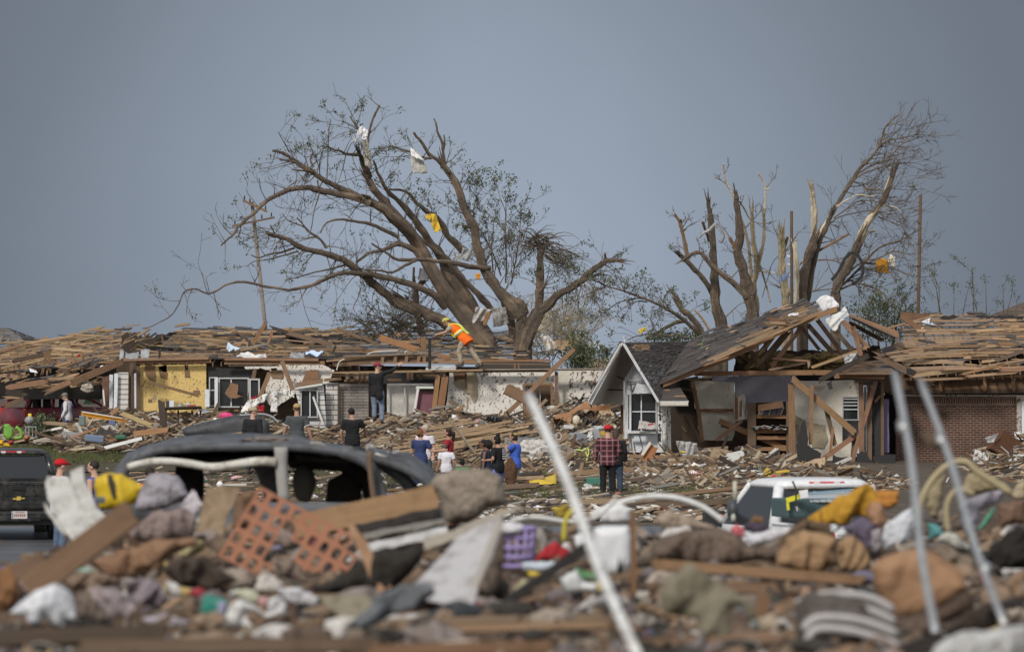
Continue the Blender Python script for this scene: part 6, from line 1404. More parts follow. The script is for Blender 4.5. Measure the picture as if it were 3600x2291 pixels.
def person(label,c,x,ytop,Y,h=1.75,yaw=0,pose=None,skin='pale',top=('short',(.5,.5,.5)),bot=('long',(.05,.07,.12)),hair=('short',(.04,.03,.02)),hat=None,
           hyaw=0,htilt=0,female=False,shoes=(.05,.04,.04),topmat=None,group=None,bag=None,ground=None):
    J={k: V(v) for k,v in J0.items()}
    for k,v in (pose or {}).items(): J[k]=V(v)
    s=h/1.75
    ht=J['hed'].z+.12
    base=P(c,x,ytop,Y);base.z -= ht*s
    R2=Matrix.Rotation(rad(yaw),3,'Z');off=R2 @ V((J['hed'].x,J['hed'].y,0))*s
    base=base-off;base.y=Y
    t=thing('person',label,'person',base,group,rad(yaw),True);t.scale=(s*1.1,s*1.1,s)
    up=lambda a,b: (J[b]-J[a]).normalized()
    side=(J['sR']-J['sL']).normalized();hs=(J['hR']-J['hL']).normalized()
    def fr(sv,u): return u.cross(sv).normalized()
    W=.9 if female else 1
    def torso(q,g,lo=.0,hi=1,flare=0):
        u1=up('pel','wai');u2=up('wai','che');u3=up('che','nec')
        ring=[(J['pel']-u1*(.10+lo),hs,u1,.14+flare,.115+flare),(J['pel'],hs,u1,.165+flare*.6,.12+flare*.6),(J['wai'],(hs+side)/2,u1,.138*W,.102),(J['che'],side,u2,.165*W,.122 if not female else .135),
                (J['che'].lerp(J['nec'],.62),side,u3,.178*W,.1),(J['nec']+u3*(-.01),side,u3,.085,.07)]
        ell(q,[(c_,sv*(rx+g),fr(sv,u)*(ry+g)) for c_,sv,u,rx,ry in ring])
    # body: one continuous skin
    q=MB();torso(q,0)
    hd=J['hed'];un=(hd-J['nec']).normalized();RH=Matrix.Rotation(rad(hyaw),3,'Z') @ Matrix.Rotation(rad(htilt),3,'X')
    tube(q,[J['nec']-un*.05,J['nec']+un*.03,hd-un*.03],[.07,.058,.055],12)
    H=lambda a,b,d: hd+RH @ V((a,b,d))
    lump(q,H(0,0,.02),.077,.096,.105,0,1,3,rot=RH);lump(q,H(0,.035,-.055),.056,.06,.062,0,1,2,rot=RH)
    tube(q,[H(0,.085,.02),H(0,.112,-.02),H(0,.09,-.03)],[.01,.018,.012],8);lump(q,H(0,.088,.035),.05,.018,.014,0,1,2,rot=RH)
    for e in (-1,1): lump(q,H(e*.079,-.005,-.005),.013,.024,.034,0,1,2,rot=RH)
    lump(q,H(0,.088,-.062),.026,.014,.012,0,1,2,rot=RH)
    for L in 'LR':
        S,E,Wr=J['s'+L],J['e'+L],J['w'+L]
        tube(q,[S,S.lerp(E,.35),E,E.lerp(Wr,.3),Wr],[.056*W,.05*W,.041*W,.042*W,.028],12)
        d=(Wr-E).normalized();hp=pose.get('g'+L) if pose else None
        if hp: d=V(hp).normalized()
        o_=V((1,0,0)) if L == 'L' else V((-1,0,0));sv=d.cross(V((0,1,.1)) if abs(d.y) < .8 else V((0,0,1))).normalized();nv=sv.cross(d).normalized()
        # palm, four unequal curled fingers, thumb from the side
        ell(q,[(Wr+d*a,sv*b,nv*e_) for a,b,e_ in ((-.01,.026,.02),(.03,.036,.018),(.07,.041,.016),(.092,.038,.012))],10)
        for k,(fo,fl) in enumerate(((-.031,.062),(-.011,.074),(.011,.07),(.031,.055))):
            p0=Wr+d*.082+sv*fo;p1=p0+d*fl*.5+nv*.008;p2=p1+d*fl*.35+nv*fl*.3;p3=p2+d*fl*.15+nv*fl*.3
            tube(q,[p0,p1,p2,p3],[.0105,.010,.009,.008],7)
        tube(q,[Wr+d*.02+sv*.03,Wr+d*.05+sv*.052+nv*.012,Wr+d*.082+sv*.056+nv*.026],[.013,.012,.009],7)
        Hh,K,A=J['h'+L],J['k'+L],J['a'+L]
        tube(q,[Hh+V((0,0,.03)),Hh.lerp(K,.35),K,K.lerp(A,.3),A],[.09,.08,.056,.056,.038],12)
        tube(q,[A,A+V((0,-.03,-.05))],[.038,.035],8)
    b=remesh(q.build('body','skin_'+skin,t),.0088,it=1)
    for e in (-1,1):
        q=MB();lump(q,H(e*.031,.088,.012),.013,.008,.008,0,1,2,(.03,.02,.015),RH);q.build('eye','plastic',b)
    # shirt
    kind,col=top
    m=topmat or flat('cloth_%02x%02x%02x' % tuple(int(255*v) for v in col),col)
    q=MB();torso(q,.02,.06 if kind != 'scrub' else .12,flare=.02)
    if kind != 'tank':
        for L in 'LR':
            S,E,Wr=J['s'+L],J['e'+L],J['w'+L]
            if kind == 'long': tube(q,[J['nec'].lerp(S,.6)-V((0,0,.03)),S,S.lerp(E,.4),E,E.lerp(Wr,.4),Wr],[.06,.076,.07,.06,.056,.045],12)
            else: tube(q,[J['nec'].lerp(S,.6)-V((0,0,.03)),S,S.lerp(E,.4),S.lerp(E,.68)],[.06,.076,.076,.078],12)
    st=remesh(q.build('shirt',m,t),.017,.03)
    # trousers
    kind2,col2=bot
    m2=flat('cloth_%02x%02x%02x' % tuple(int(255*v) for v in col2),col2)
    q=MB();ell(q,[(J['pel']+V((0,0,z)),hs*rx,fr(hs,V((0,0,1)))*ry) for z,rx,ry in ((.1,.15,.118),(0,.178,.135),(-.09,.17,.13),(-.13,.12,.1))])
    for L in 'LR':
        Hh,K,A=J['h'+L],J['k'+L],J['a'+L]
        if kind2 == 'long': tube(q,[Hh+V((0,0,.02)),Hh.lerp(K,.4),K,K.lerp(A,.4),A.lerp(K,.06)],[.1,.096,.078,.074,.066],12)
        else: tube(q,[Hh+V((0,0,.02)),Hh.lerp(K,.4),Hh.lerp(K,.85)],[.1,.1,.095],12)
    remesh(q.build('trousers',m2,t),.017,.028)
    for L in 'LR':
        A=J['a'+L];q=MB();lump(q,A+V((0,.05,-.045)),.048,.14,.042,.05,1,3,shoes);lump(q,A+V((0,-.03,0)),.046,.055,.06,0,1,2,shoes);remesh(q.build('shoe','shoe_leather',t),.014)
    # hair and hats
    if hair:
        hk,hc=hair;q=MB();D=dict(amp=.12,fr=5,sub=4)
        lump(q,H(0,-.022,.042),.084,.095,.098,rot=RH,**D)
        if hk != 'short': lump(q,H(0,-.035,-.01),.086,.08,.11,rot=RH,**D)
        if hk == 'bun': lump(q,H(0,-.05,.15),.055,.055,.05,rot=RH,**D)
        if hk == 'lowbun': lump(q,H(0,-.12,-.01),.055,.055,.055,rot=RH,**D)
        if hk == 'pony': tube(q,[H(0,-.09,.04),H(0,-.15,0),H(0,-.16,-.1),H(0,-.13,-.25),H(.02,-.12,-.36)],[.035,.06,.055,.045,.015],10,.4)
        if hk == 'bushy': lump(q,H(0,-.13,-.03),.09,.1,.14,rot=RH,amp=.3,fr=4,sub=4)
        if hk == 'long': tube(q,[H(0,-.07,.03),H(0,-.09,-.12),J['che']+V((0,-.13,.05)),J['wai']+V((0,-.14,0))],[.06,.08,.075,.04],10,.35)
        if hk == 'beard': pass
        flat('hair_%02x%02x%02x' % tuple(int(255*v) for v in hc),hc,.7)
        o_=q.build('hair','hair_%02x%02x%02x' % tuple(int(255*v) for v in hc),t);remesh(o_,.011,.012,1)
    if hat:
        kh,ch=hat;q=MB();mh=flat('hat_%02x%02x%02x' % tuple(int(255*v) for v in ch),ch,.75)
        rings=[]
        big_=1.16 if kh == 'helmet' else 1.06
        for z,r in ((.028,1),(.065,1.0),(.1,.88),(.128,.62),(.142,.25)): rings.append((H(0,-.008,z*(1.08 if kh == 'helmet' else 1)),RH @ V((.083*r*big_,0,0)),RH @ V((0,.104*r*big_,0))))
        ell(q,rings,20);o_=q.build('helmet' if kh == 'helmet' else 'cap',mh,t,smooth=True)
        if kh == 'cap':
            bd=1;q=MB();sheet(q,H(-.06,.075,.04),H(.06,.075,.04),H(.05,.17,.02),H(-.05,.17,.02),6,4,0,1,.008,fn=lambda u,v: -.02*(2*u-1)**2);q.build('brim',mh,o_)
        if kh == 'helmet':
            for a_,z_ in ((.6,.09),(-.6,.09),(.0,.12),(1.4,.07),(-1.4,.07)):
                q=MB();lump(q,H(math.sin(a_)*.093,math.cos(a_)*.105*.8,z_),.02,.02,.012,0,1,2,(.08,.08,.05));q.build('vent','plastic',o_)
            q=MB();tube(q,[H(-.08,.03,.03),H(-.055,.05,-.07),H(0,.06,-.12),H(.055,.05,-.07),H(.08,.03,.03)],.008,6);q.build('strap','black_plastic',o_)
    return t,J,st,H,torso,m
LEFT,RIGHT,AWAY,TOWARD=90,-90,0,180
# the worker with the pry bar: stooping to the left, feet apart on the wall top
wt,J,st,H,torso,_=person('person in an orange vest stooping on the wall top','C',446,178,190,1.84,78,
    dict(pel=(0,-.10,.90),wai=(0,.02,1.04),che=(0,.16,1.19),nec=(0,.31,1.30),hed=(0,.43,1.41),sL=(-.17,.27,1.25),eL=(-.2,.42,1.10),wL=(-.16,.66,1.03),gL=(0,.8,-.5),
         sR=(.17,.22,1.26),eR=(.22,.06,1.06),wR=(.22,.10,.82),hL=(-.09,-.10,.89),kL=(-.10,.04,.49),aL=(-.10,-.02,.09),hR=(.09,-.12,.88),kR=(.1,-.30,.48),aR=(.11,-.56,.08)),
    top=('short',(.33,.29,.22)),bot=('long',(.36,.3,.22)),hair=('short',(.16,.07,.03)),hat=('helmet',(.5,.46,.12)),shoes=(.2,.15,.1),htilt=-25)
wt['label']='person in orange safety vest and yellow helmet stooping on the wall top'
flat('hivis_orange',(.95,.17,.02));flat('hivis_lime',(.75,.85,.05));flat('hivis_silver',(.55,.56,.55))
q=MB();torso(q,.045,.1,flare=.015);vest=remesh(q.build('vest','hivis_orange',wt),.016,.022)
def band(m,a,b,g=.062,w_=.035,name='stripe'):
    q=MB();pts=[J[a[0]].lerp(J[a[1]],a[2]),J[b[0]].lerp(J[b[1]],b[2])];u=(J['che']-J['wai']).normalized();sv=(J['sR']-J['sL']).normalized();f=u.cross(sv).normalized()
    p=pts[0];ell(q,[(p+u*z,sv*(.15+g),f*(.108+g)) for z in (-w_,w_)],24);q.build(name,m,vest,smooth=True)
band('hivis_lime',('wai','che',.15),('wai','che',.3),.064,.05);band('hivis_silver',('wai','che',.15),('wai','che',.3),.067,.026)
for sx in (-.1,.1):
    for m_n,w2,g2 in (('hivis_lime',.034,.0),('hivis_silver',.018,.006)):
        q=MB();pts=[]
        for nm_,fy,uz in (('wai',.17,.0),('che',.185,0),('nec',.14,-.03),('nec',.0,.035),('nec',-.13,-.04),('che',-.18,0),('wai',-.17,0),('pel',-.19,0)):
            u=(J['nec']-J['wai']).normalized();f=u.cross(V((1,0,0))).normalized();f=f if f.y > 0 else -f
            pts.append(J[nm_]+V((sx,0,0))+f*(fy+math.copysign(g2,fy))+u*uz)
        tube(q,smooth_path(pts,3),w2,8,flat_=.35);q.build('stripe',m_n,vest,smooth=True)
q=MB();box(q,P('C',283,495,189.6),.1,.08,px('C',275,189.6),(.02,.02,.02),bev=.01);box(q,P('C',283,362,189.6),.14,.1,.05,(.02,.02,.02),bev=.01)
tag(q.build('pry_bar','plastic'),'upright black bar standing on the wall top under the worker hand','bar')
# the man in black reaching up to the roof
t_,J,st,H,torso,_=person('person in a black jacket and faded red cap reaching up to the roof timbers','B',1345,575,178.5,1.84,-12,
    dict(sR=(.17,.03,1.45),eR=(.36,.08,1.50),wR=(.56,.12,1.66),gR=(.6,.1,.6),sL=(-.18,.0,1.40),eL=(-.2,.05,1.15),wL=(-.1,.16,1.02),aL=(-.08,0,.12),kL=(-.09,.04,.52),aR=(.14,-.05,.02),kR=(.12,.02,.46),pel=(-.01,0,.93)),
    top=('long',(.016,.016,.018)),bot=('long',(.16,.2,.27)),hair=('short',(.06,.04,.03)),hat=('cap',(.26,.04,.04)),hyaw=-65)
q=MB();lump(q,V((.1,-.16,.78)),.1,.05,.15,.15,2,3,(.02,.02,.02));tag(q.build('waist_bag','any_cloth',t_),None)
# backs in the middle
person('person in a black jacket and tan cap, behind the wrecked roof','B',230,975,152,1.78,-30,top=('long',(.017,.018,.02)),hair=('short',(.1,.07,.05)),hat=('cap',(.4,.33,.23)),hyaw=-50,bot=('long',(.04,.04,.05)))
t_,J,st,*_=person('person in a charcoal tee with white cuffs and a mustard cap, seen from behind','B',622,945,148,1.78,0,dict(eL=(-.27,.0,1.13),wL=(-.31,.06,.92),eR=(.27,0,1.13),wR=(.33,.03,.88)),skin='tan',top=('short',(.065,.07,.075)),hair=('short',(.12,.08,.05)),hat=('cap',(.4,.28,.12)),hyaw=8)
for L in 'LR':
    q=MB();S,E=J['s'+L],J['e'+L];tube(q,[S.lerp(E,.66),S.lerp(E,.72)],[.082,.082],14);q.build('cuff','paper',st)
person('dark-haired person in a black tee seen from behind below the grey brick wall','B',1110,985,150,1.75,0,dict(eL=(-.27,.02,1.1),wL=(-.24,.1,.9),eR=(.3,.12,1.2),wR=(.3,.25,1.05),hed=(-.03,.04,1.62)),skin='tan',top=('short',(.014,.014,.016)),hair=('short',(.012,.01,.01)),hyaw=20)
# overalls man by the maroon car
t_,J,st,H,torso,_=person('older person in a white shirt, grey cap and blue overalls walking beside the maroon car','A',585,848,200,1.78,75,dict(hed=(0,.09,1.60),nec=(0,.03,1.45),kL=(-.1,.12,.5),aL=(-.1,.06,.09),kR=(.1,-.02,.5),aR=(.1,-.12,.09),eL=(-.23,-.0,1.13),wL=(-.22,.12,.90),eR=(.23,.02,1.12),wR=(.22,.14,.9)),
    top=('long',(.62,.6,.62)),bot=('long',(.055,.085,.19)),hair=('short',(.2,.18,.16)),hat=('cap',(.17,.15,.12)),htilt=-20)
for sx in (-.09,.09): q=MB();tube(q,smooth_path([J['pel']+V((sx,-.13,.05)),J['che']+V((sx,-.16,0)),J['nec']+V((sx,-.02,.03)),J['che']+V((sx,.16,0)),J['pel']+V((sx,.14,.1))],3),.018,6,flat_=.4);q.build('strap','cloth_0e1530',t_)
# people on the lot
person('person with brown hair in navy top and trousers, seen from behind','K',350,170,156,1.66,-22,dict(eR=(.3,.06,1.12),wR=(.52,.2,1.15),gR=(1,.2,.1),eL=(-.25,.06,1.14),wL=(-.14,.2,1.05)),top=('scrub',(.035,.05,.13)),bot=('long',(.03,.045,.12)),hair=('lowbun',(.16,.08,.035)),female=True,hyaw=-15)
person('older grey-haired person in a white top half hidden behind the navy scrub top','K',430,80,159,1.72,160,top=('short',(.62,.58,.62)),bot=('long',(.06,.09,.1)),hair=('short',(.42,.4,.36)),hyaw=-30)
person('person in a red tee with a long dark ponytail holding the child in white','K',905,160,158,1.68,85,dict(eL=(-.24,.1,1.15),wL=(-.15,.34,1.1),gL=(0,1,0),eR=(.24,.08,1.14),wR=(.14,.3,1.12)),skin='tan',top=('short',(.3,.025,.035)),bot=('long',(.3,.33,.36)),hair=('pony',(.025,.015,.012)),female=True)
person('child in a white tee with a bowed head, seen from behind before the red tee','K',838,485,156,1.4,12,dict(hed=(-.03,.16,1.60),nec=(0,.06,1.46),wL=(-.26,.06,.88),wR=(.27,.05,.88)),skin='tan',top=('short',(.66,.64,.68)),bot=('long',(.07,.08,.18)),hair=('short',(.1,.085,.07)))
person('black-haired child in a dark top low behind the tan cloth, beside the red tee','K',1215,780,150,1.25,-10,skin='brown',top=('short',(.05,.2,.08)),hair=('crop',(.012,.01,.01)),bot=('long',(.1,.1,.12)))
CR['G']=(1680,1500,.1958)
person('person with bushy dark hair in a navy sleeveless top, leftmost of the three women','G',105,235,153,1.66,80,dict(hed=(0,.07,1.61),eR=(.24,.02,1.14),wR=(.22,.2,1.02),eL=(-.24,.02,1.14)),skin='brown',top=('tank',(.02,.03,.06)),bot=('long',(.04,.05,.08)),hair=('bushy',(.016,.011,.01)),female=True,htilt=-12)
t_,J,st,H,torso,_=person('person with a high black bun in a black tee with white lettering on the back','G',335,170,152,1.72,55,dict(hed=(0,.05,1.63),eL=(-.25,-.02,1.12),wL=(-.2,.22,1.1),eR=(.24,.0,1.13),wR=(.2,.2,1.08)),skin='tan',top=('short',(.014,.015,.018)),bot=('long',(.12,.16,.5)),hair=('bun',(.012,.009,.009)),female=True)
q=MB()
for r,n_ in enumerate((3,4,4,5,5)):
    z=1.40-r*.062
    xx=-.02
    for k in range(n_):
        l=R.uniform(.025,.045);box(q,V((xx+l/2,-.158-.0*r,z)),l,.02,.04,(.62,.62,.68),bev=.004);xx += l+.012
q.build('print','paper',st)
t_,J,st,H,torso,_=person('person in a bright blue tee with a patterned hair wrap, hand raised to the face','G',640,110,154,1.72,75,dict(hed=(0,.05,1.63),eL=(-.24,.16,1.25),wL=(-.12,.18,1.45),gL=(.1,0,1),eR=(.25,.02,1.12),wR=(.22,.2,1.05)),skin='tan',top=('short',(.05,.12,.5)),bot=('long',(.3,.29,.28)),hair=('bun',(.03,.02,.02)),female=True)
q=MB();lump(q,H(0,-.06,.09),.088,.07,.06,.1,3,3,(.4,.28,.1));tag(q.build('hair_wrap','any_cloth',t_,smooth=True))
q=MB();lump(q,P('G',590,830,151.5),.17,.1,.42,.2,2,4,(.11,.06,.035));
for k in range(16): tube(q,[P('G',500+k*11,960,151.5),P('G',520+k*10+R.uniform(-15,15),R.uniform(1030,1080),151.4)],[.02,.006],5,tint=(.1,.05,.03))
tag(q.build('fringed_bag','any_cloth',smooth=True),'brown fringed shoulder bag hanging behind the black lettered tee','bag')
person('person in a red plaid shirt, black trousers and a red cap, seen from behind','N',1160,82,146,1.83,4,dict(eL=(-.26,.0,1.12),wL=(-.28,.06,.9),eR=(.26,.02,1.12),wR=(.2,.14,.95)),top=('long',(.3,.03,.04)),topmat='plaid_cloth',bot=('long',(.015,.015,.018)),hair=('short',(.04,.03,.02)),hat=('cap',(.5,.012,.02)),skin='pale')
person('dark-haired person in black clothes half hidden right behind the plaid shirt','N',1210,108,148.5,1.68,0,dict(hed=(.0,.03,1.63)),top=('long',(.015,.015,.018)),bot=('long',(.04,.06,.1)),hair=('pony',(.07,.045,.03)),female=True)
# group by the black truck
CR['X']=(0,1580,.2611)
t_,J,st,H,torso,_=person('person in a white tee, jeans and a bright red cap standing behind the black truck','X',820,135,108,1.82,-60,dict(hL=(-.09,0,.92),aL=(-.12,.0,.09)),top=('short',(.64,.6,.66)),bot=('long',(.09,.13,.2)),hair=('short',(.07,.045,.03)),hat=('cap',(.5,.01,.02)),shoes=(.06,.05,.05))
q=MB();lump(q,H(-.0,.1,.075),.018,.008,.018,0,1,2,(.7,.7,.7));q.build('badge','plastic',t_)
person('person with short brown hair in a maroon sweater looking down beside the black truck cab','X',610,125,119,1.78,-150,dict(hed=(0,.06,1.62)),top=('long',(.05,.022,.018)),hair=('short',(.1,.055,.035)),bot=('long',(.05,.05,.06)),htilt=-18)
person('dark-haired person in a blue vest top looking left behind the yellow bag','X',1255,155,112,1.76,70,top=('tank',(.06,.09,.3)),skin='pale',hair=('short',(.03,.022,.018)),bot=('long',(.08,.08,.1)))
person('person in an orange tee mostly hidden behind the grey pillow','L',1095,195,106,1.72,-35,top=('short',(.85,.12,.04)),hair=('short',(.03,.02,.015)),skin='tan',bot=('long',(.06,.06,.08)))
# ================= vehicles =================
def rrect(w_,d,z,r,x0=0,y0=0,seg=4):
    out=[]
    for cx,cy,a0 in ((w_/2-r,d/2-r,0),(-w_/2+r,d/2-r,90),(-w_/2+r,-d/2+r,180),(w_/2-r,-d/2+r,270)):
        for k in range(seg+1):
            a=rad(a0+90*k/seg);out.append(V((x0+cx+math.cos(a)*r,y0+cy+math.sin(a)*r,z)))
    return out
def loft(mb,secs,tint=(1,1,1),cap=True):
    n=len(secs[0]);vs=[p for s in secs for p in s]
    fs=[(i*n+k,i*n+(k+1) % n,(i+1)*n+(k+1) % n,(i+1)*n+k) for i in range(len(secs)-1) for k in range(n)]
    if cap: fs += [tuple(range(n))[::-1],tuple(range((len(secs)-1)*n,len(secs)*n))]
    mb.add(vs,fs,tint)
def quad(mb,a,b,c,d,th=.01,tint=(1,1,1)):
    n=(V(b)-V(a)).cross(V(d)-V(a)).normalized()*th;vs=[V(p) for p in (a,b,c,d)];vs += [p-n for p in vs]
    mb.add(vs,[(0,1,2,3),(7,6,5,4),(0,4,5,1),(1,5,6,2),(2,6,7,3),(3,7,4,0)],tint)
def wheel(root,x,y,z=.39,r=.39,w_=.27):
    q=MB();prof=[(-.5,.62),(-.5,.93),(-.38,1),(.38,1),(.5,.93),(.5,.62)]
    secs=[]
    for k in range(29):
        a=2*math.pi*k/28;secs.append([V((x+p*w_,y+math.cos(a)*r*s,z+math.sin(a)*r*s)) for p,s in prof])
    loft(q,secs,cap=False);w1=q.build('wheel','tyre',root,smooth=True)
    q=MB();tube(q,[V((x-w_*.38,y,z)),V((x+w_*.38,y,z))],r*.64,24);tube(q,[V((x-w_*.45,y,z)),V((x+w_*.45,y,z))],r*.2,12);q.build('rim','chrome',w1)
def pickup(label,base,yaw,paint,cap_h=0,cab=True):
    """local frame: x right, y forward; the tailgate is at y = 0, seen from behind"""
    t=thing('pickup_truck',label,'pickup truck',base,None,yaw,True)
    q=MB()   # bed sides, floor and cab body
    for s in (-1,1):
        loft(q,[[V((s*(.98+o),y,z)) for y,z in ((0,.62),(0,1.3),(1.95,1.3),(1.95,.62),(1.45,.62),(1.36,.86),(1.1,.98),(.84,.86),(.75,.62))] for o in (0,-.07)])
        box(q,(s*.955,.98,1.315),.1,1.96,.035,bev=.012)
    box(q,(0,1,.68),1.8,1.9,.06);box(q,(0,1.93,1.0),1.85,.05,.6)
    body=[(1.98,.5,1.96),(1.98,.9,2.0),(1.98,1.22,1.97)]
    loft(q,[rrect(1.96,2.2,.45,.12,0,3.1),rrect(2.0,2.24,.9,.14,0,3.1),rrect(1.92,2.2,1.24,.14,0,3.1)])
    loft(q,[rrect(1.9,1.5,.45,.2,0,4.8),rrect(1.96,1.55,.9,.25,0,4.8),rrect(1.8,1.4,1.16,.3,0,4.75)])
    q.build('body',paint,t,smooth=False)
    # cab glasshouse: posts and roof in paint, glass between
    ya,yb_=2.02,4.15;zb,zt=1.2,1.82;wb,wt_=.90,.76;ra,rb=2.16,3.35
    q=MB();loft(q,[rrect(1.56,1.35,zt-.02,.2,0,(ra+rb)/2),rrect(1.58,1.37,zt+.03,.22,0,(ra+rb)/2),rrect(1.42,1.2,zt+.085,.3,0,(ra+rb)/2),rrect(.9,.8,zt+.105,.35,0,(ra+rb)/2)])
    for s in (-1,1):
        for (y0,y1,r_) in ((ya+.03,ra+.03,.085),(yb_-.05,rb-.05,.05)):
            tube(q,[V((s*wb,y0,zb)),V((s*(wb+wt_)/2*1.01,(y0+y1)/2,(zb+zt)/2)),V((s*wt_,y1,zt))],[r_*1.2,r_,r_],8)
        tube(q,[V((s*wb,ya,zb)),V((s*wb,yb_,zb))],.05,8)
    tube(q,[V((-wb,ya,zb)),V((wb,ya,zb))],.06,8);roof=q.build('cab_roof',paint,t,smooth=True)
    q=MB();quad(q,(-wb+.06,ya-.01,zb+.02),(wb-.06,ya-.01,zb+.02),(wt_-.05,ra-.02,zt-.03),(-wt_+.05,ra-.02,zt-.03));q.build('rear_window','dark_glass',t)
    for s in (-1,1):
        q=MB();quad(q,(s*(wb+.01),ya+.1,zb+.03),(s*(wb+.01),yb_-.1,zb+.03),(s*(wt_+.01),rb-.1,zt-.03),(s*(wt_+.01),ra+.12,zt-.03));q.build('side_window','dark_glass',t)
        q=MB();box(q,(s*1.16,3.95,1.3),.24,.1,.34,(.03,.03,.03),bev=.04);tube(q,[V((s*.95,3.95,1.22)),V((s*1.1,3.95,1.25))],.03,6,tint=(.03,.03,.03));q.build('mirror','plastic',t)
    q=MB();box(q,(0,ra-.05,zt+.035),.6,.05,.06,bev=.015);bl=q.build('brake_light','red_lens',t)
    for s in (-.17,.17): q=MB();box(q,(s,ra-.078,zt+.035),.1,.02,.05,bev=.008);q.build('lamp','clear_lens',bl)
    # tailgate with pressed recesses
    q=MB();box(q,(0,.0,.98),1.66,.07,.6,bev=.025);box(q,(0,-.035,1.24),1.62,.035,.07,bev=.015);box(q,(0,-.03,1.05),1.5,.03,.16,bev=.012);box(q,(0,-.03,.78),1.5,.03,.14,bev=.012);tg=q.build('tailgate',paint,t,smooth=False)
    q=MB();box(q,(0,-.055,1.15),.3,.03,.11,(.01,.01,.01),bev=.02);q.build('handle','plastic',tg)
    for s in (-1,1): q=MB();box(q,(s*.91,-.01,1.0),.15,.08,.5,bev=.03);q.build('tail_light','red_lens',t)
    q=MB();box(q,(0,-.12,.56),1.9,.2,.2,bev=.05);box(q,(0,-.2,.5),.9,.06,.12,bev=.02);bp=q.build('bumper',paint if paint == 'black_paint' else 'chrome',t)
    q=MB();box(q,(0,-.24,.58),.33,.012,.16,(.62,.56,.54),bev=.005);pl=q.build('licence_plate','plastic',bp)
    q=MB();box(q,(0,1.2,.42),1.2,2.2,.12,(.02,.02,.02));box(q,(0,.1,.42),1.5,.3,.12,(.02,.02,.02));q.build('underbody','plastic',t)
    for s in (-.84,.84): wheel(t,s,1.1);wheel(t,s,4.75)
    return t,tg,pl
t,tg,pl=pickup('black pickup truck parked at the left edge with a gold cross badge on its tailgate',V((P('X',250,1250,114).x,114,.03)),rad(9),'black_paint')
t.scale=(.95,1.0,.94)
q=MB();pts=[(-.12,-.028),(-.13,.0),(-.045,.005),(-.04,.04),(.04,.04),(.045,.01),(.13,.01),(.12,-.015),(.045,-.012),(.035,-.045),(-.045,-.045),(-.05,-.028)]
slab(q,[V((a,-.07,.93+b)) for a,b in pts],.02);q.build('badge','gold',tg)
q=MB();x_=-.1
for k in range(6): box(q,V((x_,-.25,.575)),.024,.006,.055,(.25,.12,.1));x_ += .042
box(q,V((-.145,-.249,.58)),.02,.006,.13,(.1,.2,.3));box(q,V((0.01,-.249,.638)),.2,.006,.018,(.3,.2,.2));q.build('plate_characters','plastic',pl)
# white pickup in the middle distance, cargo in its bed
wb=V((P('O',1690,700,84).x,84.5,-.05))
t,tg,pl=pickup('white pickup truck spattered with mud, seen from behind over the debris, cargo in its bed',wb,rad(20),'white_car_paint')
t.scale=(.98,1.04,1.08)
def local(o,t): return o
q=MB();box(q,P('O',1180,480,84.8),1.2,.7,.28,(.06,.1,.105),Matrix.Rotation(.3,3,'Z'),.03);tag(q.build('cargo_crate','plastic'),'teal slatted crate in the bed of the white truck','crate')
q=MB()
for k in range(7): plank(q,P('O',1080+48*k,435,84.4),P('O',1180+48*k,372,85.4),.09,.03,(0,-.3,1),.0,tint=(.42,.45,.46))
plank(q,P('O',1120,378,85),P('O',1447,352,85.2),.03,.03,(0,-1,.1),0,tint=(.2,.3,.38));tag(q.build('slatted_rack','plastic'),'grey slatted rack lying on the teal crate in the white truck','rack')
q=MB();plank(q,P('O',960,430,84.2),P('O',1060,400,84.2),.07,.05,(0,-1,0),0,tint=(.7,.65,.03));plank(q,P('O',968,440,84.2),P('O',975,500,84.2),.04,.04,(0,-1,0),0,tint=(.7,.65,.03));tag(q.build('yellow_level','plastic'),'yellow level tool standing in the white truck bed','tool')
panel('white card with faint marks standing in the white truck bed','paper','O',84.1,(1050,360,1115,350,1120,405,1060,418),name='card',cat='card',amp=.01);board('white tube leaning in the white truck bed','white_board','O',84.1,22,1030,460,1055,520);q=MB();tube(q,path('O',84,84,(1005,290,1030,350,1030,420,1035,460)),.014,6);tag(q.build('black_cable','black_plastic'),'black cable dangling over the white truck rear window','cable')
# maroon car, rear three-quarter, windows out
mc=thing('maroon_car','battered maroon hatchback with its windows blown out, sunk in the wreckage at the left','car',V((P('A',540,1100,210).x,210.5,.27)),None,rad(-52),True);mc.scale=(1.06,1.06,1.06)
def cs(y,w_,z0,zs,wr,zr): return [V((-w_,y,z0)),V((-w_*1.03,y,(z0+zs)/2)),V((-w_,y,zs)),V((-wr,y,zr)),V((0,y,zr+.03)),V((wr,y,zr)),V((w_,y,zs)),V((w_*1.03,y,(z0+zs)/2)),V((w_,y,z0))]
q=MB();loft(q,[cs(-2.05,.70,.35,.8,.6,.85),cs(-1.95,.82,.3,.95,.7,1.0),cs(-1.0,.86,.28,.98,.74,1.0),cs(.8,.87,.28,.98,.74,1.0),cs(1.5,.84,.3,.92,.6,.98),cs(2.1,.7,.35,.75,.5,.82)]);q.build('body','maroon_paint',mc,smooth=True)
q=MB()
loft(q,[[V((-w_,y,z)) if i == 0 else V((w_,y,z)) if i == 3 else V(((-.5 if i == 1 else .5)*w_,y,z+.05)) for i in range(4)]+[V((w_*.9,y,z-.05)),V((-w_*.9,y,z-.05))] for y,w_,z in ((-1.75,.56,1.30),(-1.4,.64,1.43),(-.4,.66,1.50),(.4,.63,1.44),(.75,.58,1.33))])
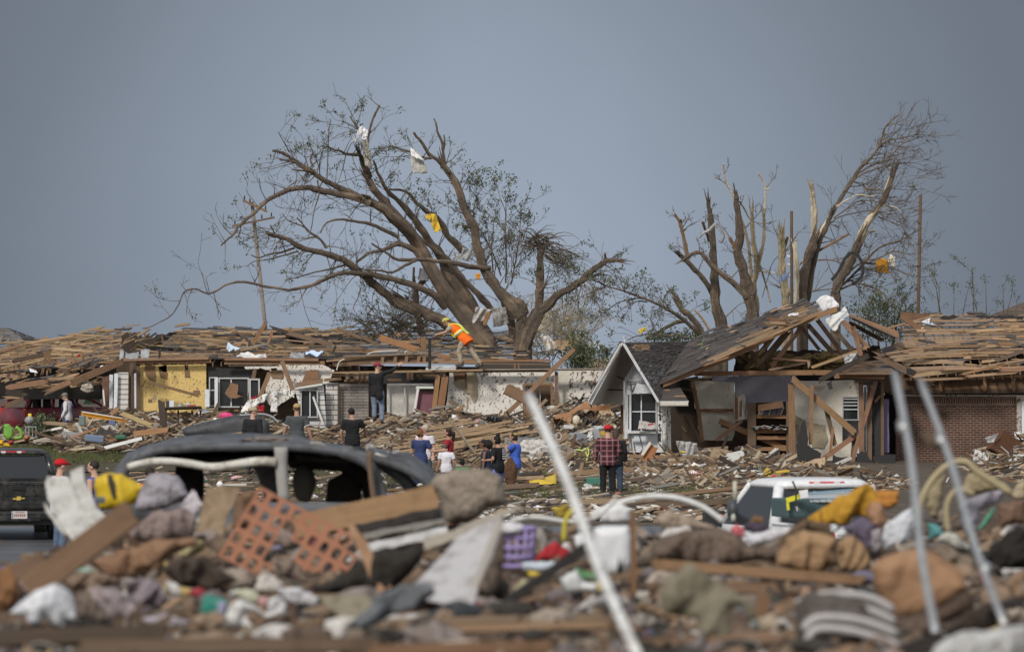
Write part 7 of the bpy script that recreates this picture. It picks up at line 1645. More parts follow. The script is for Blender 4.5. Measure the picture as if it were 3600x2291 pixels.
for s in (-1,1):
    for (y0,y1,z1,r_) in ((-1.95,-1.7,1.3,.07),(-.85,-.8,1.45,.05),(.15,.1,1.45,.045),(1.35,.7,1.33,.05)): tube(q,[V((s*.76,y0,.98)),V((s*.66,(y0+y1)/2,1.2)),V((s*.6,y1,z1))],[r_*1.3,r_,r_],8)
q.build('roof','maroon_paint',mc,smooth=True)
q=MB();box(q,(0,.0,.95),1.35,2.4,.08);
for s in (-.33,.33):
    for y in (-.8,.3): box(q,(s,y,1.1),.4,.14,.5,bev=.05)
q.build('seats','dark_void',mc);wheel(mc,-.78,-1.25,.32,.32,.2);wheel(mc,.78,-1.25,.32,.32,.2);wheel(mc,.78,1.3,.32,.32,.2);wheel(mc,-.78,1.3,.32,.32,.2)
for s in (-1,1): q=MB();box(q,(s*.72,-1.98,.85),.14,.08,.3,bev=.03);q.build('tail_light','red_lens',mc)
# burnt wreck in the foreground: buckled roof, posts, pale torn trim, seats
CY=58
bw=thing('burnt_suv','crushed grey wreck of a large car with a buckled roof and no glass','car wreck',(P('D',620,1150,CY).x,CY,1.2))
top_=[(262,1128),(300,1085),(345,1056),(400,1044),(470,1036),(550,1034),(620,1031),(700,1036),(760,1042),(830,1054),(900,1066),(960,1082),(1010,1112),(1040,1150)]
q=MB();vs=[];n=len(top_)
for j in range(7):
    for i,(x,y) in enumerate(top_):
        v=j/6;p=P('D',x,y+10*(1-v)*(1 if 2 < i < 11 else .3),CY-.9+1.8*v);vs.append(p+V((0,0,.05*math.sin(v*3.14)+.09*n3((x*.02,v*2,1),1.6)+.05*n3((x*.05,v*3,4),2))))
m_=len(vs);vs2=vs+[p-V((0,0,.045)) for p in vs];fs=[]
for j in range(6):
    for i in range(n-1): a=j*n+i;fs += [(a,a+1,a+n+1,a+n),(a+m_,a+n+m_,a+n+1+m_,a+1+m_)]
bdr=list(range(n))+[j*n+n-1 for j in range(1,7)]+[6*n+i for i in range(n-2,-1,-1)]+[j*n for j in range(5,0,-1)]
for k in range(len(bdr)): a=bdr[k];b=bdr[(k+1) % len(bdr)];fs.append((b,a,a+m_,b+m_))
q.add(vs2,fs);q.build('roof','burnt_paint',bw,smooth=True)
def post(name,m,Y,r0,r1,*xy,flat_=1): q=MB();tube(q,path('D',Y,Y,xy,3),[px('D',r0,Y)/2,px('D',r1,Y)/2],10,.12,flat_=flat_);return q.build(name,m,bw,smooth=True)
grubby('flat_trim',(.55,.53,.48),(.2,.16,.12),5,.46,.62,.75,.8,9,.03)
post('roof_rail','burnt_paint',CY-.9,22,22,262,1135,300,1092,345,1066,400,1056,500,1050,620,1048,720,1052,800,1062,880,1078,950,1100,1000,1130,1030,1170)
post('torn_trim','flat_trim',CY-1.0,17,22,300,1098,345,1086,400,1084,450,1090,500,1098,560,1090,610,1084,650,1086)
post('centre_post','flat_greige',CY-.95,34,26,660,1050,662,1110,668,1180) if flat('flat_greige',(.33,.32,.3)) else 0
post('centre_post','burnt_paint',CY+.8,60,56,612,1060,640,1130,650,1190);post('rear_post','burnt_paint',CY-.9,24,28,330,1066,290,1110,260,1180)
post('rear_post','dark_void',CY+.7,40,46,440,1060,460,1120,455,1200);post('front_post','burnt_paint',CY-.9,30,26,800,1058,860,1085,885,1120,900,1180)
post('front_post','burnt_paint',CY-.6,34,30,880,1075,930,1110,970,1150,990,1190);post('torn_trim','flat_trim',CY-.7,20,10,880,1072,930,1088,975,1110,1000,1132);post('front_post','burnt_paint',CY+.8,40,26,720,1050,800,1070,850,1110,870,1180)
post('post_strut','brown_wood',CY-1.1,14,14,868,1060,872,1120,880,1180)
for pp in ((450,1056,645,1054,645,1094,560,1088,455,1080),(672,1058,790,1064,850,1085,885,1120,900,1180,860,1180,850,1140,800,1108,680,1100),(385,1062,450,1058,445,1082,380,1076),(415,1085,470,1090,455,1190,400,1190),(770,1130,810,1108,850,1125,850,1180,765,1180)):
    q=MB();puff(q,pg('D',CY+.2,*pp),.05,.03,2,24);q.build('dark_fill','dark_void',bw,smooth=True)  # near-black shapes filling parts of the cabin below the roof
q=MB();lump(q,P('D',545,1078,CY+.3),.8,.8,.09,.15,2,4);lump(q,P('D',790,1068,CY+.2),.5,.8,.08,.15,2,4);q.build('headliner','dark_void',bw,smooth=True)
for x,y,w_,h_,m2 in ((715,1135,55,90,'flat_seat'),):
    flat('flat_seat',(.1,.095,.085));q=MB();lump(q,P('D',x,y,CY+.2),px('D',w_,CY)/2,.15,px('D',h_,CY)/2,.12,1.5,3);q.build('seat',m2,bw,smooth=True)
q=MB()
for k in range(26): x_=R.uniform(330,960);lump(q,P('D',x_,1040+abs(x_-640)**2/5200+R.uniform(-2,8),CY-.6),R.uniform(.015,.07),.05,R.uniform(.01,.035),.5,2,2,R.choice([(.3,.27,.24),(.12,.1,.09),(.45,.43,.42)]))
lump(q,P('D',640,1036,CY-.4),.3,.2,.045,.5,3,3,(.2,.17,.15));q.build('roof_dirt','any_cloth',bw)
q=MB();sheet(q,P('D',250,1180,CY-1),P('D',1040,1180,CY-1),P('D',1060,1300,CY-1),P('D',240,1300,CY-1),20,6,.06,1.5,.05);q.build('door_panel','burnt_paint',bw,smooth=True)
# ================= foreground mound (out of focus) =================
def fy(y): return 47-(y-1190)*.0615          # distance on the mound surface at picture row y (display rows)
def yc(x,y):        # how far back the crest lies, across the picture
    d=x/y*13372+1203.5
    return lerp_prof([(0,40.5),(120,41),(300,43.5),(420,45.6),(1050,45.6),(1300,44.2),(1500,44),(1750,43.6),(1950,44.5),(2080,45.8),(2407,46.5),(9999,46.5)],d) if d > 0 else 40.5
def mh(x,y):
    row=1190+(47-y)/.0615
    base=4.35-(row-766)*y/13372-.13+.05*n3((x,y,0),.5)+.05*n3((x,y,5),1.6)
    if y < 24: base=2.75
    c_=yc(x,y)
    k=min(1,max(0,(y-14)/7));k2=min(1,max(0,(c_+9-y)/9)) if y > c_ else 1
    kx=min(1,max(0,(9-abs(x))/3))
    return base*k*k2*kx-.1*(1-k*k2*kx)
grid('debris_mound','rubble_base',-10,10,14,61,150,240,mh,'stuff').update_tag()
[o for o in C.objects if o.name == 'debris_mound'][0]['label']='long mound of rubbish and splintered wood filling the foreground'
FP=[((.22,.15,.1),5),((.16,.11,.075),5),((.09,.068,.052),6),((.31,.21,.14),3.5),((.24,.21,.18),2),((.04,.033,.03),5),((.42,.4,.37),.8)]
FS=[((.23,.165,.115),6),((.14,.1,.075),7),((.32,.27,.22),3),((.26,.22,.2),2),((.5,.48,.46),1.2),((.15,.13,.13),3),((.05,.045,.04),5),((.3,.1,.1),.15),((.12,.2,.18),.15),((.4,.3,.12),.15),((.15,.15,.22),.2)]
def onm(x,y): return V((x,y,mh(x,y)))
q=MB();q2=MB()
for _ in range(1700):
    y=R.uniform(24,46);x=R.uniform(-.1,.1)*y;y=min(y,yc(x,y)+.6);p=onm(x,y)+V((0,0,R.uniform(-.03,.1)));a=R.gauss(0,.45);L=R.uniform(.08,.45)
    plank(q,p,p+V((math.cos(a)*L,R.uniform(-.15,.15),math.sin(a)*L*.5)),R.uniform(.015,.07),.015,(R.gauss(0,.4),-1,R.uniform(.2,1.4)),tint=pick(FP),jag=.04)
for _ in range(2600):
    y=R.uniform(24,46);x=R.uniform(-.1,.1)*y;y=min(y,yc(x,y)+.6);p=onm(x,y)+V((0,0,R.uniform(-.02,.08)));s=R.uniform(.02,.09)
    if R.random() < .88:
        s *= 1.7;rm=Matrix.Rotation(R.uniform(-1.2,1.2),3,'Y') @ Matrix.Rotation(R.uniform(-1.2,.3),3,'X');sheet(q2,*[p+rm @ V((R.uniform(.4,1)*s*i,0,R.uniform(.3,.8)*s*j)) for i,j in ((-1,-1),(1,-1),(1,1),(-1,1))],4,3,.02,9,.006,pick(FS),.01);continue
    lump(q2,p,s,s*.8,s*.7,.55,1.4,2,pick(FS),Matrix.Rotation(R.uniform(-1,1),3,'Y'))
tag(q.build('splintered_wood','any_board',origin=(0,0,0)),'mass of small broken wood over the foreground mound','splinters',kind='stuff')
tag(q2.build('rubbish','any_cloth',origin=(0,0,0),smooth=True),'mass of small crumpled rubbish over the foreground mound','rubbish',kind='stuff')
for _ in range(70):
    y=R.uniform(25,45);x=R.uniform(-.1,.1)*y;y=min(y,yc(x,y)-.5);p=onm(x,y)+V((0,0,R.uniform(.02,.1)));a=R.gauss(.05,.35) if R.random() < .7 else R.uniform(-.9,.9);L=R.uniform(.35,1.1);q=MB()
    plank(q,p-V((math.cos(a)*L/2,0,math.sin(a)*L*.15)),p+V((math.cos(a)*L/2,R.uniform(-.3,.3),math.sin(a)*L*.3)),R.uniform(.035,.09),.025,(R.gauss(0,.3),-1,R.uniform(.2,1.4)),tint=pick(FP),jag=.1)
    tag(q.build('broken_board','any_board'),tone(tuple(q.t[0]))+(' long' if L > .7 else ' short')+' board in the foreground mound '+lmark(x,y),'board','boards in the foreground mound')
q=MB()
for _ in range(650):      # sharp splinters and bent wires standing out of the heap
    y=R.uniform(25,45);x=R.uniform(-.1,.1)*y;y=min(y,yc(x,y)+.3);p=onm(x,y);a=R.uniform(.1,3.04);L=R.uniform(.12,.5)
    e=p+V((math.cos(a)*L,R.uniform(-.15,.1),math.sin(a)*L*R.uniform(.3,.8)))
    if R.random() < .7: plank(q,p,e,R.uniform(.01,.04),.012,(0,-1,.3),tint=pick(FP),jag=.12,n=2)
    else: tube(q,smooth_path([p,p.lerp(e,.5)+V((R.uniform(-.1,.1),0,R.uniform(0,.15))),e],3),.006,4,tint=R.choice([(.05,.05,.05),(.35,.33,.3),(.3,.15,.08)]))
tag(q.build('splinters_and_wires','any_board',origin=(0,0,0)),'sharp splinters and bent wires sticking out of the foreground mound','splinters',kind='stuff')
for _ in range(6):
    y=R.uniform(26,45);x=R.uniform(-.1,.1)*y;y=min(y,yc(x,y)-.5);p=onm(x,y)+V((0,0,.08));s=R.uniform(.07,.16);q=MB()
    lump(q,p,s,s*.6,s*.55,.6,1.5,4,pick(FS),Matrix.Rotation(R.uniform(-.7,.7),3,'Y'),True)
    tag(q.build('crumpled_cloth','any_cloth',smooth=True),tone(tuple(q.t[0]))+' round crumpled bundle on the foreground mound '+lmark(x,y),'rag','crumpled rags on the foreground mound')
D='D'
def fb(label,col,w_,x0,y0,x1,y1,Y=None,Y2=None,m='any_board',t=.05,name='board',cat='board',jag=.03,face=(0,-1,.2)):
    Y=min(Y or 99,fy(max(y0,y1)+w_*.4)-.2);Y2=Y if Y2 else None;q=MB();plank(q,P(D,x0,y0,Y),P(D,x1,y1,Y2 or Y),px(D,w_,Y),t,face,jag,4,col);return tag(q.build(name,m),label,cat)
def fs_(label,col,xy,Y=None,m='any_cloth',amp=.03,name='cloth',cat='cloth',fr=3,th=.012,sm=True,edge=.015,fn=None,lean=0):
    Y=min(Y or 99,fy(max(xy[5],xy[7]))-.2);q=MB();a=[P(D,xy[0],xy[1],Y+lean),P(D,xy[2],xy[3],Y+lean),P(D,xy[4],xy[5],Y),P(D,xy[6],xy[7],Y)]
    sheet(q,*a,14,12,amp,fr,th,col,edge,fn);return tag(q.build(name,m,smooth=sm),label,cat)
def fl(label,col,x,y,w_,h_,Y=None,name='lump',cat='rubbish',m='any_cloth',amp=.35,fr=1.6,rot=0,ridge=False,d=None):
    Y=min(Y or 99,fy(y+h_*.5)-.25);q=MB();lump(q,P(D,x,y,Y),px(D,w_,Y)/2,d or px(D,(w_+h_)/2,Y)*.35,px(D,h_,Y)/2,amp,fr,4,col,Matrix.Rotation(rot,3,'Y') if rot else None,ridge);return tag(q.build(name,m,smooth=True),label,cat)
def bar(label,m,r,Y,*xy,Y2=None,name='pipe',cat='pipe',sm=True,tint=(1,1,1)):
    q=MB();tube(q,path(D,Y,Y2 or Y,xy,4),px(D,r,Y)/2,12,0,tint);return tag(q.build(name,m,smooth=sm),label,cat)
# long pipes
def pipe(label,Y,x0,y0,x1,y1,w_,m,cup,Y2):
    a=P(D,x0,y0,Y);b=P(D,x1,y1,Y2);t=thing('pipe',label,'pipe',b);q=MB();tube(q,smooth_path([a,a.lerp(b,.33)+V((.012,0,0)),a.lerp(b,.7)+V((-.01,0,0)),b],4),[px(D,w_*.8,Y)/2,px(D,w_,Y2)/2],16,.03);q.build('tube',m,t,smooth=True)
    for k in cup: c_=a.lerp(b,k);d=(b-a).normalized();q=MB();tube(q,[c_-d*.035,c_+d*.035],px(D,w_*1.35,Y)/2,16);q.build('coupling','galvanised',t,smooth=True)
grubby('flat_pipe',(.6,.6,.58),(.2,.15,.11),9,.52,.66,.7,.55,14,.01)
pipe('thick white pipe leaning left across the middle of the picture, blurred',27,1243,930,1500,1540,27,'flat_pipe',(),24)
pipe('grey metal pipe rising near the right edge, left of two',28,2104,878,2202,1500,21,'galvanised',(.215,),26);pipe('rusty grey pipe slanting near the right edge, right of two',29,2164,895,2362,1470,18,'galvanised',(.255,.78),27)
q=MB();lump(q,P(D,2190,1035,28.6),.06,.04,.03,.4,2,4,(.14,.1,.07),Matrix.Rotation(.6,3,'Y'));tag(q.build('clod','any_cloth',smooth=True),'brown blurred clod hanging between the two right-hand pipes','debris')
def fp(label,col,c,*xy,d=.05,nm=.03,fr=4,name='cloth',cat='cloth',m='any_cloth',rg=.028,ridge=False,dy=0,n=30):
    s_=CR[c];row=(s_[1]+max(xy[1::2])*s_[2])/1.4956;Y=fy(row)-.2-dy
    pts=pg(c,Y,*xy);S=max((p-q_).length for p in pts for q_ in pts);q=MB()
    if m == 'any_hard' and d <= .03: slab(q,ragged(pts,S*.012,S*.12),.035,tint=col);return tag(q.build(name,m),label,cat)
    puff(q,ragged(pts,S*rg,S*.1),d,nm,fr,n,col,ridge=ridge);return tag(q.build(name,m,smooth=m != 'any_hard'),label,cat)
WH=(.64,.64,.61)
H_=dict(m='any_hard',nm=.012,d=.02,rg=.008)
fp('wide white weathered plank leaning at the left, behind the long brown board',WH,'L',328,300,345,255,500,262,560,400,665,630,545,748,440,600,345,420,name='white_plank',cat='board',**H_)
fp('narrower curved white plank right of the wide one',(.6,.6,.56),'L',510,215,605,180,615,290,670,400,700,480,780,560,670,625,580,500,520,360,name='white_plank',cat='board',**H_)
fp('thin white strip at the foot of the white planks',(.55,.55,.5),'L',315,440,345,470,440,600,500,680,470,690,400,600,330,500,name='white_strip',cat='strip',**H_)
fp('yellow bag with black markings on top of the mound',(.6,.41,.02),'L',690,260,760,235,880,235,960,280,1050,330,1020,420,960,460,900,490,720,490,690,420,680,330,d=.12,nm=.05,name='yellow_bag',cat='bag',m='plastic')
for k,xy in enumerate(((700,400,765,405,765,450,702,455),(775,245,815,240,838,300,850,420,825,430,800,350))): fp(('grey green','black','dark')[k]+' marking on the yellow bag',((.1,.12,.12),(.05,.045,.03),(.2,.16,.05))[k],'L',*xy,name='bag_marking',cat='marking',m='plastic',d=.01,nm=.01,dy=3.2 if k else 1.5)
fp('lilac grey shiny pillow right of the yellow bag',(.33,.31,.34),'L',1080,240,1200,230,1290,250,1340,320,1380,400,1300,450,1180,490,1060,515,985,500,990,440,1030,330,d=.14,nm=.04,name='pillow',cat='pillow')
fp('black cloth scrap under the lilac grey pillow',(.035,.035,.04),'L',940,600,1000,520,1130,540,1180,600,1000,660,900,660);fp('white torn paper between the pillow and the tan cardboard',(.62,.58,.62),'L',1400,350,1480,460,1400,560,1340,620,1300,580,1320,470,d=.01,name='paper',cat='paper')
fp('brown mauve blanket hanging below the pillow',(.235,.18,.165),'L',1100,520,1330,480,1430,560,1400,700,1200,720,960,740,900,660,1000,600,d=.1,nm=.08,ridge=True,name='blanket',cat='blanket');fp('rusty orange insulation crumpled left of the tan cardboard',(.23,.135,.08),'L',640,870,800,820,1000,770,1130,700,1420,690,1440,760,1200,860,1180,980,900,1000,700,940,d=.1,nm=.1,ridge=True,rg=.03,name='insulation',cat='insulation');fp('brown rag below the orange insulation',(.2,.14,.1),'L',440,1020,560,940,760,960,900,1010,700,1060,540,1080,nm=.08,ridge=True)
fp('tan cardboard standing upright on the mound',(.32,.235,.15),'L',1500,350,1620,320,1750,340,1700,450,1650,540,1620,700,1430,690,1450,560,name='cardboard',cat='cardboard',**H_);fp('red brown torn box behind the lattice top',(.17,.1,.06),'L',1700,450,1760,360,1861,360,1861,620,1680,640,name='box',cat='box',m='any_hard',d=.1)
fb('long brown board lying diagonally up to the right at the left',(.235,.15,.095),62,60,1390,318,1198,43.5,44.5,t=.06);fb('reddish board end half buried left of the diagonal board',(.2,.13,.09),40,-20,1370,110,1310,42);bar('blue hose loop at the left edge','flat_hose',14,37,-10,1338,20,1336,42,1362,52,1400,name='hose',cat='hose') if flat('flat_hose',(.07,.09,.2)) else 0
fp('orange brown rag at the left edge below the blue hose',(.2,.1,.045),'L',-20,930,60,900,130,1000,150,1100,100,1200,-20,1250,nm=.08,ridge=True,name='rag',cat='rag');fp('pinkish rag beside the white sheet at the lower left',(.32,.22,.23),'L',130,1020,250,980,330,1040,200,1120,150,1120,nm=.06,name='rag',cat='rag')
fp('white sheet draped over the mound at the lower left',(.64,.65,.68),'L',65,1250,150,1170,270,1080,400,1030,500,1080,535,1150,555,1300,480,1300,460,1370,390,1340,330,1280,290,1340,220,1330,190,1270,d=.06,nm=.06,fr=2.5,name='sheet',cat='sheet',rg=.006);fp('yellow print on the white draped sheet',(.55,.42,.1),'L',370,1280,440,1270,430,1310,390,1312,d=.01,nm=.005,name='print',cat='marking',dy=1.2)
fp('mint green crumpled bag left of the grey quilt',(.24,.4,.33),'L',540,950,600,920,660,930,700,1000,680,1050,600,1060,555,1010,d=.08,name='bag',cat='bag',m='plastic');fp('small white paper ball beside the mint bag',(.58,.56,.52),'L',735,1000,780,975,825,1010,810,1060,760,1065,d=.06,name='paper',cat='paper')
fp('dark brown blanket right of the white sheet',(.16,.125,.1),'L',540,1130,620,1080,720,1180,800,1290,700,1330,560,1280,d=.1,nm=.06,name='blanket',cat='blanket');fp('pale mauve quilt heap, lower left',(.34,.28,.28),'L',640,1050,860,1080,980,1200,1000,1290,820,1290,700,1200,nm=.1,ridge=True,name='quilt',cat='quilt');fp('grey purple cloth peak beside the quilt heap',(.25,.21,.23),'L',880,1010,1020,1000,1130,1010,1220,1100,1180,1200,1060,1230,980,1180,940,1100,nm=.1,ridge=True);fp('lilac sheet strip below the grey purple cloth',(.38,.34,.37),'L',1020,1290,1200,1250,1400,1320,1300,1345,1080,1340,nm=.05);fp('white scrap right of the grey purple cloth',(.5,.48,.47),'L',1200,1010,1290,1030,1330,1110,1280,1130,1210,1080,nm=.05)
fp('dark earth clod left below the lattice',(.06,.045,.035),'L',1180,930,1280,860,1500,840,1600,930,1740,1010,1560,1080,1300,1060,d=.12,nm=.1,ridge=True,name='clod',cat='debris');fp('yellowish foam crumbs beside the tan cardboard',(.33,.28,.15),'L',1240,830,1330,790,1420,700,1500,740,1480,800,1360,850,nm=.08,ridge=True,name='foam',cat='foam')
fp('red bag scrap above the green box',(.35,.05,.065),'L',1370,1090,1450,1060,1500,1090,1480,1130,1400,1130,name='bag',cat='bag');fp('dark green box at the lower left',(.02,.19,.14),'L',1490,1110,1660,1150,1640,1290,1560,1300,1440,1250,name='green_box',cat='box',m='plastic',d=.06,nm=.008,rg=.004);fp('lilac label on the green box',(.3,.3,.42),'L',1590,1160,1650,1170,1620,1280,1570,1270,name='label',cat='label',m='plastic',d=.008,nm=.004,rg=.004,dy=.6);fp('brown upright board beside the green box',(.21,.145,.1),'L',1330,1130,1410,1130,1400,1300,1320,1300,name='board',cat='board',**H_)
# terracotta lattice: square rings set side by side
lt=thing('lattice_panel','broken terracotta lattice panel with rows of square holes lying on the mound','lattice panel',P(D,670,1300,38.5))
q=MB();LY=38.5;O=P('M',440,330,LY);ux=P('M',526,375,LY)-O;uz=P('M',380,430,LY)-O
cells_=[(i,j) for i in range(9) for j in range(3) if (i,j) not in {(3,2),(4,2),(3,1),(8,0)}]+[(i,j) for i in range(3) for j in (3,4) if (i,j) != (2,4)]+[(3,4),(2,4),(5,3),(6,3)]
for i,j in cells_:
    hs_=.34;o_=[O+ux*(i+a)+uz*(j+b) for a,b in ((0,0),(1,0),(1,1),(0,1))];n_=[O+ux*(i+.5+a*hs_*.85)+uz*(j+.5+b*hs_) for a,b in ((-1,-.7),(-.7,-1),(.7,-1),(1,-.7),(1,.7),(.7,1),(-.7,1),(-1,.7))]
    slab(q,o_,.1,[n_])
q.build('lattice','terracotta',lt)
for i,j in ((7.5,3.05),(6.5,4.05),(8.95,2)): q=MB();c_=O+ux*i+uz*j+V((0,.05,0));tube(q,[c_+ux*(.42*math.cos(a/8*3.14))+uz*(.42*math.sin(a/8*3.14)) for a in range(9)],ux.length*.17,8);q.build('arched_edge','terracotta',lt,smooth=True)
fp('grey brown cloth stuffed through the broken part of the lattice',(.27,.21,.18),'M',440,570,560,590,700,690,740,740,640,790,520,720,440,650,nm=.08,ridge=True,dy=0);fp('dirty rag in the lower gap of the lattice',(.2,.15,.12),'M',560,820,680,850,760,940,800,1040,640,1000,540,900,nm=.08)
fb('wide tan beam sloping up to the right behind the lattice',(.37,.235,.13),56,690,1242,1030,1168,t=.14,name='beam',cat='beam',m='any_board');fp('broken orange board pointing down right of the lattice',(.39,.235,.14),'M',1070,570,1110,570,1150,650,1200,700,1270,840,1310,880,1400,1060,1290,1110,1240,1000,1180,840,1100,680,name='board',cat='board',m='any_hard',d=.03,nm=.01,rg=.004,dy=.3)
fp('black painted shade of the gap under the tan beam',(.035,.03,.027),'M',1120,600,1750,490,1800,620,1200,720,nm=.03);fp('grey metal channel under the tan beam',(.25,.235,.21),'M',1190,670,1780,560,1790,600,1210,710,name='channel',cat='strip',dy=.3,**H_);fp('white metal strip right of the broken orange board',(.6,.6,.6),'M',1225,745,1800,620,1810,680,1240,810,name='metal_strip',cat='strip',**H_)  # first piece: a black sheet painting the shade in the gap
fp('black painted shade of the hollow left of the pale grey panel',(.03,.026,.022),'M',800,1100,860,1040,1130,900,1250,800,1560,760,1650,790,1540,960,1440,1050,1380,1120,1050,1120,d=.1,nm=.08,ridge=True,name='hollow_shade',cat='debris')  # black piece painted in for the shade of a cavity
fp('grey brown cushion block at the right end of the tan beam',(.27,.225,.18),'N',20,450,60,400,200,360,400,360,480,410,520,580,400,610,280,700,120,700,80,560,d=.16,nm=.025,fr=2,name='cushion',cat='cushion',rg=.008);fp('pale board under the grey brown cushion',(.4,.36,.3),'N',-20,800,200,740,380,660,590,590,610,612,420,710,200,800,-20,880,name='board',cat='board',dy=1,**H_)
fs_('large pale grey panel leaning below the cushion',(.43,.42,.42),(1075,1262,1185,1205,1110,1430,950,1400),40,m='any_hard',amp=.008,name='grey_panel',cat='panel',lean=.8,edge=0,sm=False);fb('white right edge of the pale grey panel',(.55,.53,.5),18,1180,1215,1098,1420,40,name='panel_edge',cat='board');fp('brown sack right of the pale grey panel',(.15,.115,.09),'N',350,820,480,770,500,900,480,1080,400,1180,270,1160,d=.12,nm=.08,ridge=True,name='sack',cat='sack')
# lavender basket
bk=thing('laundry_basket','lavender plastic basket with slots and a white rim on the mound','basket',P(D,1215,1350,38))
q=MB();cb_=P(D,1215,1285,38);rx_=px(D,42,38)
for z in range(5):
    zz=px(D,44-22*z,38);tube(q,[cb_+V((math.cos(a/16*6.283)*rx_*(1-.05*z),math.sin(a/16*6.283)*rx_*.7,zz)) for a in range(17)],px(D,8 if z else 12,38)/2,6,tint=(.35,.28,.55))
for a in range(12): an=a/12*6.283;tube(q,[cb_+V((math.cos(an)*rx_,math.sin(an)*rx_*.7,px(D,44,38))),cb_+V((math.cos(an)*rx_*.8,math.sin(an)*rx_*.56,px(D,-44,38)))],px(D,8,38)/2,6,tint=(.35,.28,.55))
q.build('basket_wall','plastic',bk,smooth=True);q=MB();lump(q,cb_+V((-.06,-.05,px(D,44,38))),rx_*.9,.1,.05,.2,2,3,(.68,.66,.68));q.build('lining','any_cloth',bk,smooth=True)
fp('grey bundle right of the lavender basket',(.32,.29,.27),'N',700,740,740,730,780,820,750,900,700,910,690,820,d=.1,name='bundle',cat='bundle');fp('red cloth peak right of the lavender basket',(.38,.028,.035),'N',680,950,770,850,830,820,920,890,900,950,name='red_cloth')
for k,(lab,cc,xy) in enumerate((('white and blue',(.5,.56,.62),(610,960,740,950,880,965,850,1010,740,1012,620,1010)),('yellow',(.6,.43,.04),(640,1010,740,1020,760,1050,700,1070,650,1040)),('pale olive',(.4,.37,.22),(560,1120,620,1060,660,1080,600,1180,540,1180)),('green',(.07,.2,.07),(940,990,1090,1030,1100,1080,1000,1080,960,1040)),('large white',(.58,.58,.57),(850,1060,960,1000,1000,1080,1100,1090,1080,1150,900,1150,870,1110)),('small yellow',(.55,.42,.08),(1080,1080,1140,1090,1130,1140,1090,1140)),('light blue',(.2,.36,.5),(1010,1090,1070,1100,1060,1130,1010,1125)))): fp(lab+' piece of plastic packaging near the black slanting bar',cc,'N',*xy,name='packaging',cat='packaging',m='plastic',nm=.03)
fb('black bar slanting up to the white pipe',(.02,.018,.017),20,1180,1420,1385,1280,38,40,m='any_hard',name='black_bar',cat='bar',t=.06);bar('yellow looped strap above the red cloth','flat_strap',12,40,1325,1270,1330,1220,1350,1195,name='strap',cat='strap') if flat('flat_strap',(.5,.42,.06)) else 0;fp('mustard scrap above the yellow strap',(.33,.24,.04),'N',810,620,900,580,950,640,900,690,830,680,nm=.06,name='scrap',cat='scrap')
fp('white plastic tank standing right of the white pipe',(.68,.68,.69),'N',1070,740,1130,722,1290,722,1312,800,1310,970,1260,1040,1160,1040,1090,960,1070,860,d=.12,nm=.008,name='white_tank',cat='tank',m='plastic',rg=.003);fp('white lid above the white tank',(.68,.68,.68),'N',1090,650,1130,610,1250,580,1310,620,1300,700,1200,712,1120,700,name='lid',cat='lid',m='plastic',rg=.004,d=.08);fp('white cup left of the white pipe',(.64,.64,.66),'N',940,790,1010,760,1030,840,960,865,name='cup',cat='cup',m='plastic',d=.06);fb('thin brown post right of the white tank',(.24,.14,.08),13,1487,1195,1490,1400,jag=.02)
bar('pale hose arching over the mound right of the white pipe','flat_pipe',14,45,1370,1222,1420,1195,1500,1170,1580,1168,1650,1190,1700,1225,name='hose',cat='hose');bar('grey hose lying left of the white pipe','flat_pipe',10,43,1200,1222,1260,1215,1340,1225,1400,1215,1450,1170,name='hose',cat='hose')
